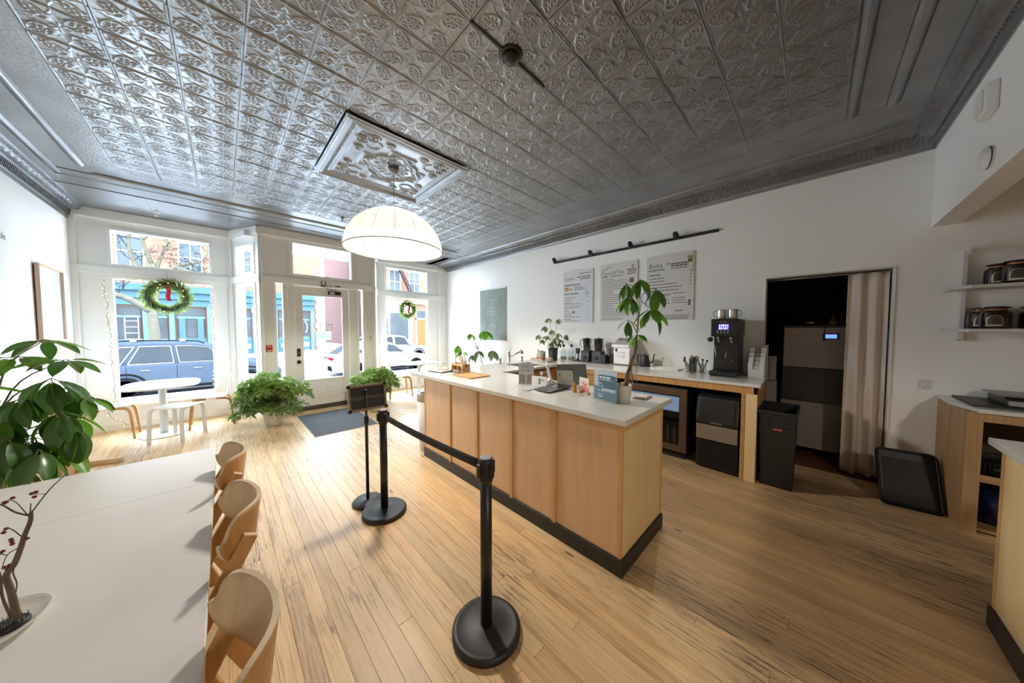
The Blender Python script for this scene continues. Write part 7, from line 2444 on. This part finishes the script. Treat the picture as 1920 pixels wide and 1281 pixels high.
# utensil jars
for k, (x, y, lab) in enumerate(((4.13, 1.06, 'glass jar of spoons beside the coffee machine, street side'), (4.22, 0.945, 'glass jar of black utensils close to the coffee machine'))):
    t = thing('utensil_jar', lab, 'jar', (x, y, ZT), 0, 'utensil jars')
    MB().lathe([(0.045, 0), (0.048, 0.004), (0.048, 0.12), (0.046, 0.12), (0.045, 0.006)], 20, cap=True).build('jar_glass', M_cglas, t)
    rg = random.Random(30 + k)
    for q_ in range(7):
        a = rg.uniform(0, 6.28)
        e = Vector((0.065 * math.cos(a), 0.065 * math.sin(a), rg.uniform(0.14, 0.2)))
        m_ = MB().tube([(0.02 * math.cos(a + 2), 0.02 * math.sin(a + 2), 0.01), e], 0.0045, 6)
        d = e.normalized()
        m_.ball(e + d * 0.008, 0.013 if q_ % 2 else 0.009, 8, 5, 1.2)
        m_.build('utensil', (M_black, M_steel, M_tan)[(q_ + k) % 3 if q_ % 3 else 0], t)
bg = thing('black_pouch', 'dark folded bag stuffed upright between the utensil jars', 'bag', (4.30, 1.06, ZT))
MB().prism([(-0.05, 0), (0.05, 0), (0.065, 0.17), (0.03, 0.19), (0.0, 0.165), (-0.03, 0.185), (-0.065, 0.16)], -0.03, 0.03, 'y').build('bag_body', M_black, bg, 0.01)
MB().box(-0.055, 0.055, -0.034, -0.03, 0.10, 0.115, Matrix.Rotation(0.3, 4, 'Y')).build('pale_stripe', M_paper, bg)
# coffee machine
cm = thing('coffee_machine', 'tall black twin tap tea machine with blue display', 'coffee machine', (4.13, 0.585, ZT))
M_cmb = mat('machine_black', (0.010, 0.010, 0.011), 0.38)
MB().box(0.02, 0.42, 0.0, 0.25, 0.0, 0.06).build('drip_base', M_cmb, cm, 0.01)
MB().box(-0.09, 0.08, -0.005, 0.255, 0.006, 0.055).build('drip_tray', M_cmb, cm, 0.01)
MB().box(0.09, 0.42, 0.005, 0.245, 0.06, 0.48).build('tower', M_cmb, cm, 0.006)
MB().box(-0.035, 0.42, -0.005, 0.255, 0.455, 0.66).build('head', M_cmb, cm, 0.008)
MB().box(0.10, 0.32, -0.0065, -0.005, 0.47, 0.645).build('side_cover', mat('machine_grey_side', (0.05, 0.042, 0.038), 0.4), cm)
MB().box(0.2, 0.26, -0.009, -0.0065, 0.58, 0.61).box(0.13, 0.22, -0.009, -0.0065, 0.5, 0.56).build('side_switch', M_black, cm)
MB().box(0.17, 0.2, -0.009, -0.0065, 0.465, 0.49).build('side_label', M_paper, cm)
CMM = frameM((-0.0352, 0.255, 0), (0, -1, 0), (0, 0, 1), (-1, 0, 0))
MB().box(0.075, 0.175, 0.535, 0.60, 0, 0.001, CMM).build('display', mat('violet_lcd', (0.02, 0.02, 0.1), 0.2, emit=(0.05, 0.04, 0.5), estr=0.6), cm)
dg = MB()
rg = random.Random(77)
for r in range(3):
    x = 0.082
    while x < 0.165:
        w_ = rg.uniform(0.006, 0.014)
        dg.box(x, x + w_, 0.541 + r * 0.02, 0.553 + r * 0.02, 0.001, 0.0016, CMM)
        x += w_ + rg.uniform(0.003, 0.012)
dg.build('display_digits', mat('lcd_white', (0.6, 0.6, 0.9), 0.3, emit=(0.6, 0.65, 1.0), estr=1.2), cm)
for r in range(2):
    for c_i in range(4):
        MB().box(0.06 + c_i * 0.033, 0.075 + c_i * 0.033, 0.495 + r * 0.022, 0.508 + r * 0.022, 0, 0.003, CMM).build('button', mat('button_grey', (0.4, 0.37, 0.34), 0.4), cm)
lines(cm, CMM, [(0.085, 0.165, 0.62, 0.009)], mat('badge_grey', (0.3, 0.24, 0.23), 0.5))
for yy in (0.185, 0.065):
    MB().lathe([(0.012, 0), (0.014, -0.02), (0.009, -0.03)], 12, (0.0, yy, 0.455)).build('tap_outlet', M_steel, cm)
    MB().tube([(0.0, yy, 0.43), (-0.01, yy - 0.012, 0.385)], 0.007, 8).build('tap_lever', M_steel, cm)
MB().tube([(0.05, 0.225, 0.345), (0.02, 0.205, 0.22)], 0.006, 8).build('steam_wand', M_steel, cm)
MB().tube([(0.05, 0.11, 0.28), (0.03, 0.115, 0.2)], 0.007, 8).build('steam_wand', mat('brass_wand', (0.4, 0.32, 0.2), 0.3, 0.8), cm)
for yy in (0.06, 0.17):
    MB().ball((0.088, yy, 0.17), 0.007, 8, 6).build('rivet', M_dsteel, cm)
MB().ball((0.02, 0.268, 0.42), 0.03, 12, 8).build('side_knob', M_black, cm)
for k, (y, s, lab) in enumerate(((0.76, 1, 'steel milk pitcher on the coffee machine, towards the menus'), (0.655, -1, 'steel milk pitcher on the coffee machine, towards the doorway'))):
    t = thing('milk_pitcher', lab, 'pitcher', (4.22, y, ZT + 0.6605), 0, 'steel pitchers on the coffee machine')
    MB().lathe([(0.046, 0), (0.048, 0.006), (0.046, 0.1), (0.048, 0.112), (0.046, 0.112), (0.044, 0.008), (0.002, 0.008)], 24).build('pitcher_body', M_steel, t)
    MB().tube(spline([(0.0, s * 0.045, 0.1), (-0.01, s * 0.08, 0.085), (-0.01, s * 0.075, 0.04), (0.0, s * 0.046, 0.025)], 5), 0.004, 6).build('handle', M_dsteel, t)
# white sleeve holder
sl = thing('sleeve_holder', 'stepped white holder of cup sleeves beside the coffee machine', 'holder', (4.30, 0.43, ZT))
M_slv = mat('matt_white_card', (0.62, 0.61, 0.60), 0.5)
for k in range(4):
    x = -0.06 + 0.06 * k
    hgt = 0.17 + 0.055 * k
    SMx = Matrix.Translation((x, 0, 0)) @ Matrix.Rotation(math.radians(-12), 4, 'Y') @ Matrix.Rotation(math.radians(3 * k), 4, 'Z')
    sv = MB()
    sv.box(0.0, 0.006, -0.07, 0.07, 0.0, hgt * 0.55, SMx).box(0.0, 0.006, -0.07, -0.03, hgt * 0.55, hgt, SMx).box(0.0, 0.006, 0.03, 0.07, hgt * 0.55, hgt, SMx)
    sv.build('step', M_slv, sl, 0.001)
    MB().box(0.012, 0.03, -0.05, 0.05, 0.01, hgt * 0.8, SMx).build('sleeves', mat('sleeve_grey', (0.5, 0.49, 0.49), 0.6), sl, 0.002)
MB().box(-0.07, 0.2, -0.075, 0.075, 0.0, 0.004).build('base', M_slv, sl)
MB().box(0.17, 0.18, -0.08, 0.0, 0.004, 0.36).build('back_card', mat('clear_grey_back', (0.5, 0.48, 0.47), 0.4), sl)
# bin at the far end of the bar
tb2 = thing('trash_can', 'pale grey bin with a steel band at the street end of the bar', 'bin', (1.84, 3.40, 0))
MB().lathe([(0.105, 0), (0.11, 0.006), (0.135, 0.64)], 28, cap=True).build('bin_body', mat('bin_beige', (0.60, 0.57, 0.53), 0.4), tb2)
MB().lathe([(0.137, 0.64), (0.139, 0.72), (0.135, 0.75), (0.128, 0.76)], 28).build('bin_collar', mat('satin_steel', (0.5, 0.48, 0.46), 0.4, 0.7), tb2)

# ================================================================== PLANTS
def leaf_mesh(name, L_, W_, m, fold=0.18, droop=0.35, tip=1.0, nl=7, shape=1.0):
    """leaf blade from the origin along +x, face up"""
    mb = MB()
    def P(i, j):
        s = i / nl
        w = W_ / 2 * (math.sin(PI * min(1, s ** shape)) ** 0.8) * (1 if s < 1 else 0) + 0.0004
        v = (j - 2) / 2
        ang = -droop * s
        x = L_ * (s - 0.12 * droop * s * s)
        z = -L_ * droop * 0.55 * s * s + abs(v) * w * fold * 2
        return (x, v * w, z)
    mb.grid(P, nl, 4)
    return mb.mesh(name, m)


def whorl(root, c, n, meshes, L0, rg, tilt=(0.0, 0.7), up=Vector((0, 0, 1)), stalk=0.03, spread=2 * PI, a0=None, m_stalk=None):
    """leaflets radiating from one point like an umbrella"""
    c = Vector(c)
    a0 = rg.uniform(0, 6.28) if a0 is None else a0
    q = Vector((0, 0, 1)).rotation_difference(Vector(up).normalized())
    sm = MB()
    for k in range(n):
        a = a0 + spread * (k + rg.uniform(-0.2, 0.2)) / n
        tl = rg.uniform(*tilt)
        d = q @ Vector((math.cos(a) * math.cos(tl), math.sin(a) * math.cos(tl), -math.sin(tl)))
        side = q @ Vector((-math.sin(a), math.cos(a), 0))
        nrm = d.cross(side)
        if nrm.z < 0:
            nrm = -nrm
        side = nrm.cross(d).normalized()
        s = L0 * rg.uniform(0.82, 1.12)
        roll = rg.uniform(-0.35, 0.35)
        M = frameM(c + d * stalk, d, side, nrm) @ Matrix.Rotation(roll, 4, 'X') @ Matrix.Scale(s, 4)
        inst(rg.choice(meshes), 'leaf', root, M)
        sm.tube([c, c + d * (stalk + 0.1 * s)], 0.0016, 5)
    sm.build('leaf_stalks', m_stalk or M_stem, root)


M_stem = mat('green_brown_stem', (0.16, 0.15, 0.07), 0.6)
M_trunkb = mat('brown_trunk', (0.17, 0.11, 0.06), 0.8, var=0.3, scale=40, bump=0.3, bscale=60)
M_lfA = leafmat('glossy_green_leaf', (0.055, 0.15, 0.026), 0.22, 0.26)
M_lfB = leafmat('bright_green_leaf', (0.11, 0.25, 0.035), 0.38, 0.36)
M_lfC = leafmat('sage_green_leaf', (0.10, 0.15, 0.07), 0.3, 0.45)
M_lfD = leafmat('fresh_lime_leaf', (0.15, 0.28, 0.05), 0.4, 0.5)
M_soil = mat('dark_soil', (0.03, 0.022, 0.016), 0.95)


def stems(root, paths, m, name='stem', n=6):
    for pts, r0, r1 in paths:
        sp = spline([Vector(p) for p in pts], 5)
        MB().tube(sp, [r0 + (r1 - r0) * k / (len(sp) - 1) for k in range(len(sp))], n).build(name, m, root)


# --- large umbrella plant beyond the table
up_ = thing('umbrella_plant', 'large glossy umbrella plant in a tall cream planter beyond the table', 'plant', (-0.98, 3.22, 0))
uo = Vector(up_.location)
MB().lathe([(0.16, 0), (0.165, 0.01), (0.20, 0.70), (0.205, 0.72), (0.19, 0.72), (0.185, 0.66)], 36).build('planter', mat('cream_planter', (0.64, 0.58, 0.50), 0.5), up_)
MB().lathe([(0.186, 0.655), (0.186, 0.66)], 30).build('soil', M_soil, up_)
lm = [leaf_mesh('leaf', 1, 0.37, M_lfA, 0.10, 0.5, shape=0.95), leaf_mesh('leaf', 1, 0.35, M_lfB, 0.14, 0.3, shape=0.9), leaf_mesh('leaf', 1, 0.36, M_lfA, 0.2, 0.7, shape=1.0)]
rg = random.Random(101)
BIG = [[-0.795, 3.35, 1.468, 1], [-0.695, 3.2, 1.345, 1], [-0.88, 3.3, 1.369, 1], [-0.699, 3.0, 1.256, 0], [-0.690, 3.2, 1.174, 0], [-0.798, 3.05, 1.162, 0], [-0.669, 2.98, 1.067, 0], [-0.871, 3.1, 1.043, 0], [-0.676, 3.15, 1.0, 0], [-0.761, 3.0, 0.932, 0], [-0.70, 3.05, 0.86, 0], [-0.895, 3.15, 0.868, 0], [-0.93, 2.98, 1.24, 1], [-0.86, 3.0, 0.80, 0], [-0.64, 3.0, 0.97, 0], [-0.73, 2.92, 0.88, 0], [-0.83, 2.96, 0.96, 0], [-0.62, 3.1, 1.12, 1]]
pth = []
for x, y, z, br in BIG:
    c = Vector((x, y, z)) - uo
    b = Vector((0.03 * rg.uniform(-1, 1), 0.03 * rg.uniform(-1, 1), 0.66))
    mid = Vector((c.x * 0.35, c.y * 0.35, 0.66 + (c.z - 0.66) * 0.75))
    pth.append(([b, mid, c], 0.006, 0.0025))
    whorl(up_, c, 6 if br else 7, [lm[1], lm[0]] if br else [lm[0], lm[2], lm[0], lm[1]], 0.205 if not br else 0.17, rg, (0.05, 0.6) if br else (0.6, 1.35), stalk=0.025)
stems(up_, pth, mat('dark_stem', (0.09, 0.075, 0.045), 0.6))

# --- potted tree on the bar
mp_ = thing('potted_tree', 'young leaning money tree in a white pot at the bar end', 'plant', (2.135, 0.985, ZT))
mo = Vector(mp_.location)
MB().lathe([(0.05, 0), (0.053, 0.003), (0.062, 0.115), (0.063, 0.125), (0.058, 0.125), (0.056, 0.105)], 28).build('pot', mat('ribbed_white_pot', (0.66, 0.62, 0.55), 0.6, bump=0.25, bscale=30), mp_)
MB().lathe([(0.056, 0.10), (0.056, 0.105)], 24).build('soil', M_soil, mp_)
trp = [(2.139, 0.972, 1.09), (2.166, 0.953, 1.242), (2.204, 0.924, 1.381), (2.213, 0.922, 1.48)]
for k in range(3):
    pts = []
    for q_ in range(25):
        t_ = q_ / 24
        f_ = t_ * 3
        i0 = min(2, int(f_))
        p = Vector(trp[i0]).lerp(Vector(trp[i0 + 1]), f_ - i0) - mo
        a = t_ * 9 + k * 2.094
        r = 0.012 * (1 - 0.75 * t_)
        pts.append(p + Vector((r * math.cos(a), r * math.sin(a), 0)))
    MB().tube(pts, [0.009 - 0.006 * q_ / 24 for q_ in range(25)], 7).build('braided_trunk', M_trunkb, mp_)
MB().tube([Vector((2.19, 0.93, 1.08)) - mo, Vector((2.175, 0.945, 1.26)) - mo], 0.004, 6).build('support_stick', mat('tan_stick', (0.3, 0.18, 0.09), 0.7), mp_)
# wire cage of the aerial roots
wv = MB()
for k in range(9):
    z = 1.15 + 0.014 * k
    c = Vector((2.185, 0.93, z)) - mo
    wv.tube([c + Vector((0.028 * math.cos(a), 0.028 * math.sin(a), 0.012 * math.sin(a * 2 + k))) for a in [2 * PI * q_ / 12 for q_ in range(13)]], 0.0014, 4, False)
wv.build('root_coils', mat('pale_root', (0.36, 0.26, 0.19), 0.7), mp_)
stems(mp_, [([Vector(p) - mo for p in pts], 0.0035, 0.002) for pts in (
    ((2.213, 0.922, 1.47), (2.218, 0.918, 1.60), (2.235, 0.910, 1.76), (2.242, 0.914, 1.90)), ((2.213, 0.922, 1.47), (2.225, 0.912, 1.62), (2.252, 0.9, 1.79)),
    ((2.235, 0.910, 1.76), (2.2, 0.94, 1.84), (2.161, 0.985, 1.873)), ((2.252, 0.9, 1.79), (2.28, 0.87, 1.83), (2.325, 0.832, 1.835)), ((2.24, 0.905, 1.74), (2.27, 0.875, 1.71), (2.298, 0.849, 1.683)), ((2.225, 0.915, 1.66), (2.2, 0.95, 1.76), (2.181, 0.97, 1.777)), ((2.213, 0.922, 1.5), (2.19, 0.945, 1.57), (2.17, 0.969, 1.6)))], M_stem)
lmm = [leaf_mesh('leaf', 1, 0.34, M_lfB, 0.12, 0.35, shape=1.15), leaf_mesh('leaf', 1, 0.30, M_lfA, 0.16, 0.6, shape=1.15)]
rg = random.Random(7)
for c, n, L0, tl in (((2.242, 0.916, 1.905), 6, 0.17, (0.5, 1.2)), ((2.161, 0.985, 1.873), 5, 0.15, (0.7, 1.3)), ((2.175, 0.97, 1.777), 6, 0.15, (0.5, 1.25)), ((2.325, 0.832, 1.835), 5, 0.18, (0.6, 1.3)), ((2.298, 0.849, 1.683), 7, 0.185, (0.3, 1.1)), ((2.214, 0.920, 1.49), 6, 0.12, (0.0, 1.1)), ((2.17, 0.969, 1.6), 4, 0.12, (0.5, 1.1))):
    whorl(mp_, Vector(c) - mo, n, lmm, L0, rg, tl, stalk=0.012)

# --- plant by the service wall beyond the sink counter
wp = thing('rubber_tree', 'tall sparse umbrella tree against the service wall beyond the sink', 'plant', (4.17, 5.21, 0))
wo_ = Vector(wp.location)
MB().lathe([(0.15, 0), (0.155, 0.01), (0.19, 0.36), (0.195, 0.38), (0.18, 0.38), (0.175, 0.33)], 32).build('pot', mat('grey_pot', (0.45, 0.45, 0.46), 0.6), wp)
MB().lathe([(0.176, 0.325), (0.176, 0.33)], 28).build('soil', M_soil, wp)
WC = [((3.985, 5.44, 1.44), 6, 0.19, 1), ((4.224, 5.206, 1.50), 7, 0.26, 0), ((3.79, 5.61, 1.18), 5, 0.22, 0), ((3.85, 5.55, 1.03), 5, 0.22, 0), ((4.357, 5.048, 1.06), 6, 0.26, 2), ((4.10, 5.30, 1.05), 5, 0.22, 2), ((4.01, 5.38, 0.96), 5, 0.22, 2)]
pth = [([(0, 0, 0.33), Vector((4.174, 5.206, 0.7)) - wo_, Vector((4.108, 5.294, 1.08)) - wo_, Vector((4.038, 5.378, 1.31)) - wo_], 0.013, 0.007)]
for c, n, L0, kd in WC:
    c = Vector(c) - wo_
    b = Vector((4.108, 5.294, 1.08)) - wo_ if c.z > 1.0 else Vector((4.15, 5.24, 0.8)) - wo_
    pth.append(([b, (b + c) / 2 + Vector((0, 0, 0.1)), c], 0.006, 0.003))
stems(wp, pth, mat('grey_stem', (0.18, 0.17, 0.14), 0.7))
rg = random.Random(31)
lw_ = {0: [leaf_mesh('leaf', 1, 0.42, M_lfB, 0.1, 0.5, shape=0.95)], 1: [leaf_mesh('leaf', 1, 0.42, M_lfD, 0.1, 0.4, shape=0.95)], 2: [leaf_mesh('leaf', 1, 0.42, M_lfC, 0.1, 0.5, shape=0.95)]}
for c, n, L0, kd in WC:
    whorl(wp, Vector(c) - wo_, n, lw_[kd], L0, rg, (0.4, 1.2), stalk=0.03)

# --- variegated plant in black planter on the back counter
bp2 = thing('counter_plant', 'small leaved umbrella plant in a black planter on the wall counter', 'plant', (4.075, 3.14, ZT))
bo2 = Vector(bp2.location)
MB().lathe([(0.07, 0), (0.073, 0.004), (0.084, 0.22), (0.079, 0.22), (0.076, 0.19)], 30).build('planter', mat('slate_black_pot', (0.016, 0.017, 0.021), 0.5), bp2)
MB().lathe([(0.076, 0.185), (0.076, 0.19)], 24).build('soil', M_soil, bp2)
BC = [(4.031, 3.214, 1.72), (4.162, 3.084, 1.71), (3.987, 3.248, 1.583), (3.903, 3.322, 1.435), (4.008, 3.217, 1.42), (4.141, 3.089, 1.46), (4.099, 3.125, 1.35), (4.246, 2.985, 1.44), (4.178, 3.047, 1.35), (3.94, 3.28, 1.35), (4.064, 3.169, 1.52), (4.06, 3.05, 1.40), (4.1, 3.2, 1.30), (4.2, 3.1, 1.30)]
rg = random.Random(41)
pth = []
for c in BC:
    c = Vector(c) - bo2
    pth.append(([(rg.uniform(-.02, .02), rg.uniform(-.02, .02), 0.18), Vector((c.x * 0.4, c.y * 0.4, 0.19 + (c.z - 0.19) * 0.6)), c], 0.004, 0.002))
stems(bp2, pth, M_stem, n=5)
lb = [leaf_mesh('leaf', 1, 0.34, leafmat('pale_green_leaf', (0.16, 0.22, 0.08), 0.3, 0.45), 0.12, 0.5, nl=5), leaf_mesh('leaf', 1, 0.34, M_lfC, 0.12, 0.5, nl=5)]
for c in BC:
    whorl(bp2, Vector(c) - bo2, 7, lb, 0.105, rg, (0.3, 1.15), stalk=0.012)


# --- feathery floor plants by the door
def floor_plant(loc, label, R, H, seed, n, potm, pot=True, cz=0.52):
    t = thing('floor_plant', label, 'plant', loc, 0, 'bushy plants either side of the door')
    rg = random.Random(seed)
    p = MB()
    p.lathe([(0.105, 0), (0.11, 0.006), (0.155, 0.225), (0.16, 0.24), (0.145, 0.24), (0.14, 0.2)], 40)
    p.build('pot', potm, t)
    if pot:
        fc = MB()
        for r in range(4):
            for k in range(14):
                a = 2 * PI * (k + 0.5 * (r % 2)) / 14
                z = 0.03 + 0.05 * r
                rr_ = 0.112 + 0.2 * z
                c = Vector((rr_ * math.cos(a), rr_ * math.sin(a), z + 0.025))
                u = Vector((-math.sin(a), math.cos(a), 0))
                fc.add([c - u * 0.026, c + Vector((0.0052, 0.0052, 0.028)), c + u * 0.026, c - Vector((0, 0, 0.026)), c + Vector((math.cos(a), math.sin(a), 0)) * 0.009], [(0, 4, 1), (1, 4, 2), (2, 4, 3), (3, 4, 0)])
        fo = fc.build('pot_facets', potm, t, recalc=False)
        fo['kind'] = 'stuff'
    MB().lathe([(0.141, 0.19), (0.141, 0.2)], 28).build('soil', M_soil, t)
    lf, st2 = [MB(), MB()], MB()
    for k in range(n):
        # canes arch up and out, each with pairs of narrow leaves
        a = rg.uniform(0, 2 * PI)
        ro = R * math.sqrt(rg.random())
        zt = H * (0.58 + 0.42 * math.sqrt(max(0, 1 - (ro / R) ** 2))) * rg.uniform(0.72, 1.0)
        if rg.random() < 0.3:
            zt *= 0.55
        b = Vector((0.08 * rg.uniform(-1, 1), 0.08 * rg.uniform(-1, 1), 0.2))
        e = Vector((ro * math.cos(a), ro * math.sin(a), zt))
        m_ = Vector((e.x * 0.55, e.y * 0.55, b.z + (e.z - b.z) * 0.8))
        dr = e + Vector((math.cos(a), math.sin(a), -0.6)) * 0.07
        sp = spline([b, m_, e, dr], 5)
        st2.tube(sp, [0.003 * (1 - 0.6 * q_ / len(sp)) for q_ in range(len(sp))], 4, False)
        for i in range(5, len(sp)):
            for s in (-1, 1):
                for _ in range(2):
                    d = (sp[i] - sp[i - 1]).normalized()
                    sd_ = d.cross(Vector((rg.uniform(-.4, .4), rg.uniform(-.4, .4), 1))).normalized() * s
                    dv = (d * rg.uniform(0.2, 0.9) + sd_ + Vector((rg.uniform(-.3, .3), rg.uniform(-.3, .3), rg.uniform(-0.6, 0.4)))).normalized()
                    L_ = rg.uniform(0.07, 0.12)
                    w_ = dv.cross(Vector((rg.uniform(-.5, .5), rg.uniform(-.5, .5), 1))).normalized() * L_ * 0.13
                    p0 = sp[i]
                    p1 = p0 + dv * L_ * 0.5
                    p2 = p0 + dv * L_ + Vector((0, 0, -0.012))
                    lf[0 if (zt > H * 0.62 and rg.random() < 0.6) else 1].add([p0, p1 + w_, p2, p1 - w_], [(0, 1, 2, 3)], False)
    for q_, mm in ((0, leafmat('lime_frond', (0.30, 0.42, 0.10), 0.4, 0.5)), (1, leafmat('mid_frond', (0.17, 0.27, 0.08), 0.35, 0.5))) if 'lime_frond' not in MATS else ((0, MATS['lime_frond']), (1, MATS['mid_frond'])):
        fo = lf[q_].build('foliage', mm, t, recalc=False)
        fo['kind'] = 'stuff'
    so_ = st2.build('canes', M_stem, t, recalc=False)
    so_['kind'] = 'stuff'
    return t


floor_plant((0.55, 6.02, 0), 'bushy feathery plant in a faceted white pot on the lock side of the door', 0.44, 0.86, 3, 120, mat('white_faceted_pot', (0.66, 0.65, 0.62), 0.45))
floor_plant((2.12, 6.08, 0), 'bushy feathery plant on the hinge side of the door, behind the sign', 0.40, 0.80, 4, 100, mat('brown_pot', (0.28, 0.2, 0.15), 0.6), False)
